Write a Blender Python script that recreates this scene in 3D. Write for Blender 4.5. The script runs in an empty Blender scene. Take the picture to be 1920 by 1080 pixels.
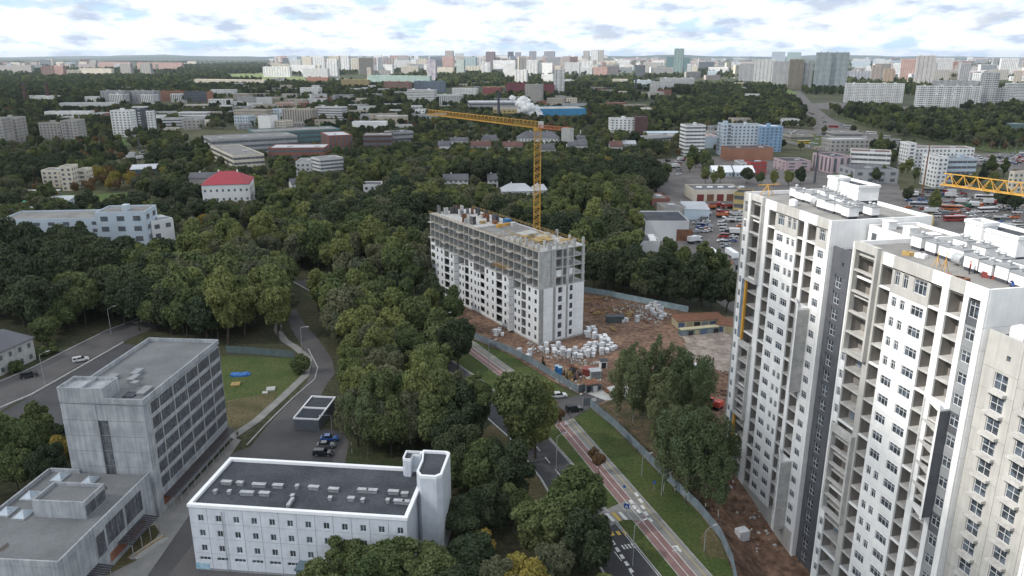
import bpy, bmesh, math, random
import numpy as np
from mathutils import Vector, Matrix, noise
from mathutils.geometry import delaunay_2d_cdt
random.seed(7); rng = np.random.default_rng(7)
SC = bpy.context.scene
COL = bpy.data.collections.new("scene_collection"); SC.collection.children.link(COL)
R = math.radians
# ---------------------------------------------------------------- camera
F, CX, CY, HC = 1450.0, 960.0, 540.0, 90.0
TH = math.atan(438 / 1450.0)
cam = bpy.data.cameras.new("camera"); camo = bpy.data.objects.new("camera", cam); COL.objects.link(camo)
camo.location = (0, 0, HC); camo.rotation_euler = (math.pi / 2 - TH, 0, 0)
cam.sensor_width = 36.0; cam.lens = 36.0 * F / 1920.0
cam.clip_start = 1.0; cam.clip_end = 60000.0
SC.camera = camo
# ---------------------------------------------------------------- light and exposure
SUN_AZ, SUN_EL = -110.0, 40.0          # compass from +Y, clockwise
W = bpy.data.worlds.new("World"); SC.world = W; W.use_nodes = True
nt = W.node_tree; nt.nodes.clear()
def N(t, **k):
    n = nt.nodes.new(t)
    for a, b in k.items(): setattr(n, a, b)
    return n
tc = N('ShaderNodeTexCoord'); sx = N('ShaderNodeSeparateXYZ'); nt.links.new(tc.outputs['Generated'], sx.inputs[0])
def M(op, a, b=None):
    n = N('ShaderNodeMath', operation=op)
    for i, v in enumerate((a, b)):
        if v is None: continue
        if isinstance(v, (int, float)): n.inputs[i].default_value = v
        else: nt.links.new(v, n.inputs[i])
    return n.outputs[0]
zc = M('ADD', M('MAXIMUM', sx.outputs[2], 0.0), 0.24)
cmb = N('ShaderNodeCombineXYZ')
nt.links.new(M('DIVIDE', sx.outputs[0], zc), cmb.inputs[0]); nt.links.new(M('DIVIDE', sx.outputs[1], zc), cmb.inputs[1])
def wn(scale, off, det=7, rough=.55):
    mp = N('ShaderNodeMapping'); mp.inputs['Location'].default_value = (off, off * 1.7, 0); mp.inputs['Scale'].default_value = (1, .8, 1)
    nt.links.new(cmb.outputs[0], mp.inputs[0])
    n = N('ShaderNodeTexNoise'); n.inputs['Scale'].default_value = scale; n.inputs['Detail'].default_value = det; n.inputs['Roughness'].default_value = rough
    nt.links.new(mp.outputs[0], n.inputs[0]); return n.outputs[0]
def ramp(src, pts):
    n = N('ShaderNodeValToRGB'); e = n.color_ramp.elements
    while len(e) > 2: e.remove(e[0])
    for i, (p, c) in enumerate(pts):
        x = e[i] if i < 2 else e.new(p)
        x.position = p; x.color = (*c, 1) if len(c) == 3 else c
    nt.links.new(src, n.inputs[0]); return n.outputs[0]
cover = ramp(wn(2.6, 3.1, 6, .55), [(0.38, (.86, .86, .86)), (0.50, (1, 1, 1))])
tone = ramp(wn(4.2, 9.4, 8, .58), [(0.36, (.50, .58, .73)), (0.455, (.76, .84, .96)), (0.515, (.95, 1.0, 1.06))])
sky = N('ShaderNodeTexSky', sky_type='NISHITA'); sky.sun_disc = False
sky.sun_elevation = R(SUN_EL); sky.sun_rotation = R(SUN_AZ); sky.air_density = 1.6; sky.dust_density = .3; sky.ozone_density = 3.
b1 = N('ShaderNodeBackground'); b1.inputs[1].default_value = 0.15; nt.links.new(sky.outputs[0], b1.inputs[0])
gap = ramp(wn(3.4, 21.7, 6, .55), [(0.55, (0, 0, 0)), (0.64, (.85, .85, .85))])
gm = N('ShaderNodeMix', data_type='RGBA'); nt.links.new(gap, gm.inputs[0]); nt.links.new(tone, gm.inputs[6]); gm.inputs[7].default_value = (.50, .70, .88, 1)
b2 = N('ShaderNodeBackground'); b2.inputs[1].default_value = 1.12; nt.links.new(gm.outputs[2], b2.inputs[0])
mx = N('ShaderNodeMixShader'); nt.links.new(cover, mx.inputs[0]); nt.links.new(b1.outputs[0], mx.inputs[1]); nt.links.new(b2.outputs[0], mx.inputs[2])
wo = N('ShaderNodeOutputWorld'); nt.links.new(mx.outputs[0], wo.inputs[0])
sl = bpy.data.lights.new("sun", 'SUN'); sl.energy = 4.8; sl.angle = R(0.55); sl.color = (1.0, .955, .89)
so = bpy.data.objects.new("sun", sl); COL.objects.link(so)
sd = Vector((math.sin(R(SUN_AZ)) * math.cos(R(SUN_EL)), math.cos(R(SUN_AZ)) * math.cos(R(SUN_EL)), math.sin(R(SUN_EL))))
so.rotation_euler = sd.to_track_quat('Z', 'Y').to_euler(); so.location = (0, 0, 400)
SC.view_settings.view_transform = 'Standard'; SC.view_settings.look = 'None'
SC.view_settings.exposure = 0.15; SC.view_settings.gamma = 1.0; SC.view_settings.use_curve_mapping = False
SC.cycles.max_bounces = 5; SC.cycles.diffuse_bounces = 2; SC.cycles.volume_bounces = 0; SC.cycles.transparent_max_bounces = 8
SC.cycles.glossy_bounces = 2; SC.cycles.transmission_bounces = 2; SC.cycles.use_denoising = True
# ---------------------------------------------------------------- geometry of the view (only used to survey positions on the ground)
def ray(px, py):
    a = (px - CX) / F; b = (CY - py) / F
    return (a, math.cos(TH) + b * math.sin(TH), -math.sin(TH) + b * math.cos(TH))
def G(px, py, z=0.0):
    r = ray(px, py); t = (z - HC) / r[2]; return Vector((r[0] * t, r[1] * t, z))
def proj(x, y, z):
    dz = z - HC; d = y * math.cos(TH) - dz * math.sin(TH); u = y * math.sin(TH) + dz * math.cos(TH)
    return (CX + F * x / d, CY - F * u / d, d)
def zat(px0, py0, py1):
    y = G(px0, py0)[1]; r = ray(px0, py1); return HC + r[2] * y / r[1]
def AZ(a): return Vector((math.sin(R(a)), math.cos(R(a)), 0))
def wall_s(P, az, px, py):
    u = AZ(az); r = ray(px, py); n = (-u[1], u[0])
    t = (P[0] * n[0] + P[1] * n[1]) / (r[0] * n[0] + r[1] * n[1])
    return (r[0] * t - P[0]) * u[0] + (r[1] * t - P[1]) * u[1]
def smooth(t): t = max(0., min(1., t)); return t * t * (3 - 2 * t)
def hgt(x, y):
    return -5.0 * smooth((157 - y) / 30) * smooth((x - 40) / 9) * smooth((x + 400) / 10)
def inpoly(x, y, P):
    c = False; j = len(P) - 1
    for i in range(len(P)):
        if (P[i][1] > y) != (P[j][1] > y) and x < (P[j][0] - P[i][0]) * (y - P[i][1]) / (P[j][1] - P[i][1]) + P[i][0]: c = not c
        j = i
    return c
# ---------------------------------------------------------------- materials
MATS = {}
def mat(name, col, rough=.85, col2=None, scale=.6, spec=.3, metal=0., bump=0., bscale=None, streak=0., rnd=0., coat=0., lo=.35, hi=.65, trans=0., fine=None):
    """procedural: two colours mixed by noise on the surface's own position, optional vertical streaks, optional fine speckle, bump"""
    if name in MATS: return MATS[name]
    m = bpy.data.materials.new(name); m.use_nodes = True; t = m.node_tree; b = t.nodes['Principled BSDF']
    b.inputs['Roughness'].default_value = rough; b.inputs['Metallic'].default_value = metal
    b.inputs['Specular IOR Level'].default_value = spec
    if coat: b.inputs['Coat Weight'].default_value = coat
    L = t.links.new; new = t.nodes.new
    if col2 is None: col2 = tuple(c * .82 for c in col)
    g = new('ShaderNodeNewGeometry')
    pos = g.outputs['Position']
    def nz(sc, stretch=None, det=5):
        n = new('ShaderNodeTexNoise'); n.inputs['Scale'].default_value = sc; n.inputs['Detail'].default_value = det
        if stretch:
            mp = new('ShaderNodeMapping'); mp.inputs['Scale'].default_value = stretch; L(pos, mp.inputs[0]); L(mp.outputs[0], n.inputs[0])
        else: L(pos, n.inputs[0])
        return n.outputs[0]
    def mr(v, a, b_, c=0., d=1.):
        n = new('ShaderNodeMapRange'); n.inputs[1].default_value = a; n.inputs[2].default_value = b_; n.inputs[3].default_value = c; n.inputs[4].default_value = d
        L(v, n.inputs[0]); return n.outputs[0]
    mx = new('ShaderNodeMix'); mx.data_type = 'RGBA'; L(mr(nz(scale), lo, hi), mx.inputs[0])
    mx.inputs[6].default_value = (*col, 1); mx.inputs[7].default_value = (*col2, 1); out = mx.outputs[2]
    def mul(a, v):
        n = new('ShaderNodeMix'); n.data_type = 'RGBA'; n.blend_type = 'MULTIPLY'; n.inputs[0].default_value = 1
        L(a, n.inputs[6]); L(v, n.inputs[7]); return n.outputs[2]
    if streak:
        out = mul(out, mr(nz(1.0, (2.2, 2.2, .12), 6), .35, .65, 1 - streak, 1.0))
    if fine:
        out = mul(out, mr(nz(fine[0], None, 3), .3, .7, 1 - fine[1], 1 + fine[1]))
    if rnd:
        oi = new('ShaderNodeObjectInfo'); out = mul(out, mr(oi.outputs['Random'], 0, 1, 1 - rnd, 1 + rnd))
    L(out, b.inputs['Base Color'])
    if bump:
        bp = new('ShaderNodeBump'); bp.inputs['Strength'].default_value = bump; bp.inputs['Distance'].default_value = .05
        L(nz(bscale or scale * 6), bp.inputs['Height']); L(bp.outputs[0], b.inputs['Normal'])
    MATS[name] = m; return m
def leafmat(name, col, col2, yellow=None):
    m = bpy.data.materials.new(name); m.use_nodes = True; t = m.node_tree; L = t.links.new; new = t.nodes.new
    b = t.nodes['Principled BSDF']; b.inputs['Roughness'].default_value = .7; b.inputs['Specular IOR Level'].default_value = .12
    oi = new('ShaderNodeObjectInfo'); g = new('ShaderNodeNewGeometry')
    n = new('ShaderNodeTexNoise'); n.inputs['Scale'].default_value = .45; n.inputs['Detail'].default_value = 4; L(g.outputs['Position'], n.inputs[0])
    ad = new('ShaderNodeMath'); ad.operation = 'ADD'; L(n.outputs[0], ad.inputs[0]); L(oi.outputs['Random'], ad.inputs[1])
    mr = new('ShaderNodeMapRange'); mr.inputs[1].default_value = .5; mr.inputs[2].default_value = 1.5; L(ad.outputs[0], mr.inputs[0])
    mx = new('ShaderNodeMix'); mx.data_type = 'RGBA'; L(mr.outputs[0], mx.inputs[0]); mx.inputs[6].default_value = (*col, 1); mx.inputs[7].default_value = (*col2, 1)
    n2 = new('ShaderNodeTexNoise'); n2.inputs['Scale'].default_value = 2.6; n2.inputs['Detail'].default_value = 3; L(g.outputs['Position'], n2.inputs[0])
    m2 = new('ShaderNodeMapRange'); m2.inputs[1].default_value = .3; m2.inputs[2].default_value = .7; m2.inputs[3].default_value = .55; m2.inputs[4].default_value = 1.5; L(n2.outputs[0], m2.inputs[0])
    mm = new('ShaderNodeMix'); mm.data_type = 'RGBA'; mm.blend_type = 'MULTIPLY'; mm.inputs[0].default_value = 1; L(mx.outputs[2], mm.inputs[6]); L(m2.outputs[0], mm.inputs[7])
    tr = new('ShaderNodeBsdfTranslucent'); ms = new('ShaderNodeMixShader'); ms.inputs[0].default_value = .28
    L(mm.outputs[2], b.inputs['Base Color']); L(mm.outputs[2], tr.inputs[0]); L(b.outputs[0], ms.inputs[1]); L(tr.outputs[0], ms.inputs[2])
    L(ms.outputs[0], t.nodes['Material Output'].inputs[0]); MATS[name] = m; return m
WHITE = mat('white_paint', (.80, .80, .79), .75, (.72, .72, .72), .5, streak=.06)
CONC = mat('concrete', (.40, .39, .37), .9, (.31, .305, .29), .7, streak=.25, bump=.15)
CONCD = mat('stained_concrete', (.43, .445, .46), .92, (.31, .325, .345), .35, streak=.27, bump=.2)
BEIGEC = mat('beige_concrete', (.47, .462, .435), .9, (.41, .40, .38), .4, streak=.14, bump=.1)
DUSTY = mat('dusty_yard', (.17, .155, .147), .95, (.115, .106, .104), .09, fine=(1.5, .2))
CONCL = mat('fresh_concrete', (.52, .52, .50), .9, (.40, .40, .385), .7, streak=.2, bump=.1)
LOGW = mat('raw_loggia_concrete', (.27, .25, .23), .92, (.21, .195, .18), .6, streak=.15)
SLABC = mat('slab_concrete', (.50, .49, .47), .9, (.38, .37, .36), .8, fine=(5, .15))
DGRAY = mat('dark_grey_paint', (.105, .11, .125), .8, (.085, .09, .10), .5, streak=.1)
MGRAY = mat('mid_grey_paint', (.27, .28, .29), .8, (.22, .23, .24), .5)
ORANGE = mat('orange_paint', (.62, .33, .05), .7)
GLASS = mat('window_glass', (.035, .042, .052), .12, (.10, .12, .15), .9, spec=.8, lo=.45, hi=.6)
GLASSB = mat('bluish_glass', (.12, .16, .21), .15, (.22, .27, .33), .7, spec=.8)
FRAMEW = mat('white_window_frame', (.62, .63, .64), .5)
FRAMED = mat('dark_window_frame', (.10, .10, .11), .5)
ROOFG = mat('roof_felt', (.135, .135, .14), .95, (.10, .10, .105), .25, fine=(3, .18), bump=.1)
ROOFD = mat('dark_roof_felt', (.075, .080, .092), .95, (.045, .05, .06), .16, fine=(3, .25), bump=.1)
ROOFC = mat('grey_roof_screed', (.24, .235, .225), .95, (.17, .165, .16), .18, fine=(2.5, .12))
ROOFP = mat('pale_concrete_roof', (.175, .18, .185), .95, (.135, .14, .145), .15, fine=(2, .1), bump=.05)
METAL = mat('galvanised_metal', (.48, .49, .50), .45, (.36, .37, .38), 1.5, metal=.4)
ASPH = mat('asphalt', (.075, .074, .078), .95, (.052, .052, .056), .12, fine=(6, .15))
ASPHL = mat('worn_asphalt', (.115, .108, .107), .95, (.08, .076, .077), .10, fine=(4, .15))
PAVE = mat('grey_paving', (.26, .25, .235), .95, (.20, .195, .185), .3, fine=(6, .15))
REDP = mat('red_paving', (.27, .165, .155), .95, (.21, .13, .122), .4, fine=(6, .12))
PAINT = mat('road_paint', (.72, .72, .70), .8, (.55, .55, .54), 2.)
PAINTY = mat('yellow_road_paint', (.62, .42, .08), .8, (.45, .33, .12), 2.)
TACT = mat('yellow_tactile_paving', (.38, .33, .20), .9)
GRASS = mat('mown_grass', (.048, .075, .018), .95, (.075, .088, .028), .16, fine=(1.6, .35), bump=.3)
GRASSD = mat('dry_grass', (.07, .066, .028), .95, (.13, .105, .055), .14, fine=(1.6, .35), bump=.3)
DIRT = mat('churned_earth', (.225, .14, .095), .98, (.12, .072, .052), .12, fine=(.7, .5), bump=.6, bscale=1.2)
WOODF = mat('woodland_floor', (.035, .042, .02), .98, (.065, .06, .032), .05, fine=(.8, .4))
BARK = mat('tree_bark', (.075, .06, .048), .95, (.045, .038, .03), 3.)
BIRCH = mat('birch_bark', (.42, .40, .37), .85, (.06, .055, .05), 1.1, lo=.38, hi=.56)
STEELY = mat('yellow_painted_steel', (.60, .33, .055), .6, (.42, .24, .06), 1.2)
TIMBER = mat('formwork_timber', (.42, .29, .11), .85, (.27, .19, .09), 1.1)
RUST = mat('rusty_metal', (.23, .10, .055), .85, (.13, .07, .05), 1.0)
BRICK = mat('red_brickwork', (.30, .135, .085), .9, (.22, .10, .07), .8, fine=(9, .2))
WRAP = mat('white_wrapping', (.70, .70, .71), .45, (.55, .56, .58), 2.2, rnd=.12)
TYRE = mat('black_rubber', (.02, .02, .02), .8)
CGLASS = mat('car_glass', (.015, .018, .022), .08, spec=.8)
def plain(n, c, r=.6, c2=None, **k): return mat(n, c, r, c2, **k)
# ---------------------------------------------------------------- mesh builder
class MB:
    def __init__(s): s.v = []; s.f = []; s.m = []
    def add(s, vs, fs, m=0):
        o = len(s.v); s.v += [tuple(v) for v in vs]; s.f += [tuple(i + o for i in f) for f in fs]; s.m += [m] * len(fs); return s
    def box(s, x0, y0, z0, x1, y1, z1, m=0):
        return s.add([(x0, y0, z0), (x1, y0, z0), (x1, y1, z0), (x0, y1, z0), (x0, y0, z1), (x1, y0, z1), (x1, y1, z1), (x0, y1, z1)],
                     [(3, 2, 1, 0), (4, 5, 6, 7), (0, 1, 5, 4), (1, 2, 6, 5), (2, 3, 7, 6), (3, 0, 4, 7)], m)
    def prism(s, pts, z0, z1, m=0, mt=None):
        n = len(pts); a = sum(pts[i][0] * pts[(i + 1) % n][1] - pts[(i + 1) % n][0] * pts[i][1] for i in range(n))
        if a < 0: pts = pts[::-1]
        vs = [(p[0], p[1], z0) for p in pts] + [(p[0], p[1], z1) for p in pts]
        s.add(vs, [(i, (i + 1) % n, (i + 1) % n + n, i + n) for i in range(n)] + [tuple(range(n))[::-1]], m)
        s.add([(p[0], p[1], z1) for p in pts], [tuple(range(n))], m if mt is None else mt); return s
    def bar(s, a, b, w, m=0, h=None):
        a = Vector(a); b = Vector(b); d = (b - a); h = h or w
        if d.length < 1e-6: return s
        d.normalize(); up = Vector((0, 0, 1)) if abs(d.z) < .95 else Vector((1, 0, 0))
        x = d.cross(up).normalized() * w / 2; y = x.cross(d).normalized() * h / 2
        return s.add([a - x - y, a + x - y, a + x + y, a - x + y, b - x - y, b + x - y, b + x + y, b - x + y],
                     [(0, 1, 2, 3), (7, 6, 5, 4), (1, 0, 4, 5), (2, 1, 5, 6), (3, 2, 6, 7), (0, 3, 7, 4)], m)
    def tube(s, pts, rad, seg=7, m=0, cap=True):
        if not isinstance(rad, (list, tuple)): rad = [rad] * len(pts)
        pts = [Vector(p) for p in pts]; rings = []
        for i, p in enumerate(pts):
            d = (pts[min(i + 1, len(pts) - 1)] - pts[max(i - 1, 0)]).normalized()
            up = Vector((0, 0, 1)) if abs(d.z) < .9 else Vector((1, 0, 0))
            x = d.cross(up).normalized(); y = d.cross(x).normalized()
            rings += [p + (x * math.cos(2 * math.pi * k / seg) + y * math.sin(2 * math.pi * k / seg)) * rad[i] for k in range(seg)]
        fs = []
        for i in range(len(pts) - 1):
            for k in range(seg):
                a = i * seg + k; b = i * seg + (k + 1) % seg; fs.append((a, b, b + seg, a + seg))
        if cap: fs += [tuple(range(seg))[::-1], tuple(range((len(pts) - 1) * seg, len(pts) * seg))]
        return s.add(rings, fs, m)
    def disc(s, c, r, axis, t, m=0, seg=12, r2=None):
        c = Vector(c); a = Vector(axis).normalized(); return s.tube([c - a * t / 2, c + a * t / 2], [r, r if r2 is None else r2], seg, m)
    def mesh(s, name, mats):
        me = bpy.data.meshes.new(name); me.from_pydata(s.v, [], s.f)
        for m in (mats if isinstance(mats, (list, tuple)) else [mats]): me.materials.append(m)
        if len(me.materials) > 1: me.polygons.foreach_set('material_index', s.m)
        me.update(); return me
    def build(s, name, mats, parent=None, loc=(0, 0, 0), rz=0., **k): return obj(name, s.mesh(name, mats), parent, loc, rz, **k)
class Frame:
    """a turned local frame on a thing, so that its pieces stay direct children"""
    def __init__(s, p, loc, rz): s.p = p; s.loc = Vector(loc); s.rz = rz
def obj(name, data, parent=None, loc=(0, 0, 0), rz=0., label=None, cat=None, group=None, kind=None, scale=None):
    if isinstance(parent, Frame):
        loc = parent.loc + Matrix.Rotation(parent.rz, 3, 'Z') @ Vector(loc); rz += parent.rz; parent = parent.p
    o = bpy.data.objects.new(name, data); COL.objects.link(o); o.location = loc; o.rotation_euler = (0, 0, rz)
    if scale: o.scale = scale if isinstance(scale, tuple) else (scale,) * 3
    if parent: o.parent = parent
    if label: o['label'] = label
    if cat: o['category'] = cat
    if group: o['group'] = group
    if kind: o['kind'] = kind
    return o
def thing(name, label, cat, loc, rz=0., group=None): return obj(name, None, None, loc, rz, label, cat, group)
KIDS = {}
def copy_tree(src, loc, rz, label=None, group=None, scale=None):
    if not KIDS.get(src.name): KIDS[src.name] = [c for c in COL.objects if c.parent == src]
    def cp(o, par):
        c = o.copy(); COL.objects.link(c); c.parent = par
        if o.name not in KIDS: KIDS[o.name] = [k for k in COL.objects if k.parent == o]
        for k in KIDS[o.name]: cp(k, c)
        return c
    c = cp(src, None); c.location = loc; c.rotation_euler = (0, 0, rz)
    if scale: c.scale = scale if isinstance(scale, tuple) else (scale,) * 3
    if label: c['label'] = label
    if group: c['group'] = group
    return c
FOOT = []   # plan footprints that trees keep clear of (list of world polygons with margin)
def foot(P, az, L, D, m=2.5):
    u = AZ(az); v = Vector((-u[1], u[0], 0)); P = Vector((P[0], P[1], 0))
    a = P - u * m - v * m; FOOT.append([a, a + u * (L + 2 * m), a + u * (L + 2 * m) + v * (D + 2 * m), a + v * (D + 2 * m)])
def sheet(name, pix, m, z=.05, kind='structure', step=6., parent=None, world=False, label=None):
    """flat piece of ground surveyed by its outline, draped on the terrain"""
    W_ = [Vector(p) for p in pix] if world else [G(*p) for p in pix]
    pts = [Vector((w[0], w[1])) for w in W_]; n = len(pts)
    a = sum(pts[i].x * pts[(i + 1) % n].y - pts[(i + 1) % n].x * pts[i].y for i in range(n))
    if a < 0: pts.reverse()
    xs = [p.x for p in pts]; ys = [p.y for p in pts]; extra = []
    if min(ys) < 165 and max(xs) > 38 and step:
        y = min(ys)
        while y < min(max(ys), 170):
            x = max(min(xs), 34)
            while x < min(max(xs), 100):
                if inpoly(x, y, pts): extra.append(Vector((x, y)))
                x += 2.5
            y += 2.5
    vs, es, fs, *_ = delaunay_2d_cdt(pts + extra, [], [list(range(n))], 1, 1e-4)
    me = bpy.data.meshes.new(name); me.from_pydata([(v.x, v.y, hgt(v.x, v.y) + z + (.22 if hgt(v.x, v.y) < -.02 else 0)) for v in vs], [], [f for f in fs]); me.materials.append(m)
    bm = bmesh.new(); bm.from_mesh(me); bmesh.ops.recalc_face_normals(bm, faces=bm.faces)
    if bm.faces and sum(f.normal.z for f in bm.faces) < 0: bmesh.ops.reverse_faces(bm, faces=bm.faces)
    bm.to_mesh(me); bm.free(); me.update()
    return obj(name, me, parent, kind=kind)
def offset_line(P, d):
    """polyline moved sideways by d (to the right), mitred"""
    out = []
    for i, p in enumerate(P):
        a = (P[i] - P[i - 1]).normalized() if i else (P[1] - P[0]).normalized()
        b = (P[i + 1] - P[i]).normalized() if i < len(P) - 1 else a
        n = Vector((a.y + b.y, -(a.x + b.x), 0)); n.normalize(); c = max(.5, n.dot(Vector((a.y, -a.x, 0))))
        out.append(p + n * (d / c))
    return out
def strip(name, line, w, m, z=.1, kind='structure', h=0., dash=None, parent=None, off=0.):
    """band of given width (and thickness h) along a ground polyline"""
    P = [Vector((p[0], p[1], 0)) for p in line]; b = MB()
    if off: P = offset_line(P, off)
    if dash:
        Q = []
        for a, c in zip(P, P[1:]):
            L = (c - a).length; t = 0; d = (c - a) / L
            while t < L - .2: Q.append([a + d * t, a + d * min(L, t + dash[0])]); t += dash[1]
    else: Q = [P]
    for q in Q:
        l = offset_line(q, -w / 2); r = offset_line(q, w / 2); n = len(q)
        vs = [(p.x, p.y, hgt(p.x, p.y) + z + h) for p in l] + [(p.x, p.y, hgt(p.x, p.y) + z + h) for p in r]
        fs = [(n + i, n + i + 1, i + 1, i) for i in range(n - 1)]
        if h:
            vs += [(x, y, k - h - .05) for x, y, k in vs]; fs += [(i, i + 1, 2 * n + i + 1, 2 * n + i) for i in range(n - 1)] + [(n + i + 1, n + i, 3 * n + i, 3 * n + i + 1) for i in range(n - 1)]
            fs += [(0, 2 * n, 3 * n, n), (n - 1, 2 * n - 1, 4 * n - 1, 3 * n - 1)]
        b.add(vs, fs)
    return b.build(name, m, parent, kind=kind)
# ================================================================ LARGE BUILDINGS NEAR THE CAMERA
def punched(name, w, h, holes, mats, th=.3, depth=.22, g=.02, m=0):
    """panel in local X (right) / Z (up), front at y=0, with real rectangular openings"""
    xs = sorted({g, w - g} | {v for q in holes for v in q[:2]}); zs = sorted({g, h - g} | {v for q in holes for v in q[2:4]}); b = MB()
    for i in range(len(xs) - 1):
        for j in range(len(zs) - 1):
            cx, cz = (xs[i] + xs[i + 1]) / 2, (zs[j] + zs[j + 1]) / 2
            if any(q[0] < cx < q[1] and q[2] < cz < q[3] for q in holes): continue
            b.add([(xs[i], 0, zs[j]), (xs[i + 1], 0, zs[j]), (xs[i + 1], 0, zs[j + 1]), (xs[i], 0, zs[j + 1])], [(0, 1, 2, 3)], m)
    def ring(x0, x1, z0, z1, d, out):
        vs = [(x0, 0, z0), (x1, 0, z0), (x1, 0, z1), (x0, 0, z1), (x0, d, z0), (x1, d, z0), (x1, d, z1), (x0, d, z1)]
        fs = [(0, 4, 5, 1), (1, 5, 6, 2), (2, 6, 7, 3), (3, 7, 4, 0)]
        b.add(vs, [f[::-1] for f in fs] if out else fs, m)
    ring(g, w - g, g, h - g, th, False)
    for q in holes: ring(*q[:4], depth, True)
    return b.mesh(name, mats)
def window_mesh(w, h, cols=2, rows=1, fr=.07, tr=None):
    b = MB(); b.box(0, 0, 0, w, .07, fr); b.box(0, 0, h - fr, w, .07, h); b.box(0, 0, fr, fr, .07, h - fr); b.box(w - fr, 0, fr, w, .07, h - fr)
    for i in range(1, cols): b.box(w * i / cols - fr / 2, .003, fr, w * i / cols + fr / 2, .067, h - fr)
    if tr: b.box(fr, .006, h * tr - fr / 2, w - fr, .064, h * tr + fr / 2)
    for j in range(1, rows): b.box(fr, .006, h * j / rows - fr / 2, w - fr, .064, h * j / rows + fr / 2)
    f = b.mesh('window', FRAMEW); p = MB().box(.02, .035, .02, w - .02, .05, h - .02).mesh('pane', GLASS); return f, p
WM = {}
def put_window(root, x, z, w, h, y=.14, cols=2, rows=1, tr=None, frame=None, glass=None):
    k = (round(w, 2), round(h, 2), cols, rows, tr, frame and frame.name, glass and glass.name)
    if k not in WM:
        f, p = window_mesh(w, h, cols, rows, .07, tr)
        if frame: f.materials[0] = frame
        if glass: p.materials[0] = glass
        WM[k] = (f, p)
    f, p = WM[k]; o = obj('window', f, root, (x, y, z)); obj('pane', p, o); return o
PM = {}; WCOLM = {}
def put_panel(root, x, z, w, h, holes, m, name='wall_panel', y=0., depth=.22):
    k = (round(w, 3), round(h, 3), tuple(tuple(round(a, 3) for a in q) for q in holes), m.name, depth)
    if k not in PM: PM[k] = punched(name, w, h, holes, m, depth=depth, g=.035 if isinstance(root, Frame) or m is WCOLM.get(0) else .025)
    return obj(name, PM[k], root, (x, y, z))
LM = {}
def put_loggia(root, x, z, w, h, variant=0, depth=2.0):
    """recessed balcony: floor slab, side walls, back wall with glazed door"""
    k = (round(w, 2), round(h, 2), variant, depth)
    if k not in LM:
        b = MB(); t = .02; y0 = .28; d = depth
        b.add([(t, y0, 0), (w - t, y0, 0), (w - t, d, 0), (t, d, 0)], [(0, 1, 2, 3)], 0)
        b.add([(t, y0, h), (w - t, y0, h), (w - t, d, h), (t, d, h)], [(3, 2, 1, 0)], 0)
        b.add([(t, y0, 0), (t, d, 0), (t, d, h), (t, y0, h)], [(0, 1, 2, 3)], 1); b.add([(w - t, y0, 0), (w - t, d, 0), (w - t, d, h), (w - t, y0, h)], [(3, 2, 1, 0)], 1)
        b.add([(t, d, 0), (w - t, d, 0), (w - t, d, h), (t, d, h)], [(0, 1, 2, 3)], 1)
        dx = w * (.12 if variant % 2 else .45)
        if variant in (0, 3): b.box(dx, d - .06, .08, dx + .85, d - .02, 2.1, 2)
        if w > 3 and variant == 3: b.box(dx + .95, d - .06, .85, min(w - .2, dx + 1.9), d - .02, 2.1, 2)
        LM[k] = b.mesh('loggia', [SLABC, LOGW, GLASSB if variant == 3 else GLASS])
    return obj('loggia', LM[k], root, (x, 0, z))
ROOFZ = 62.7; U_T = 167.4
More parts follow.
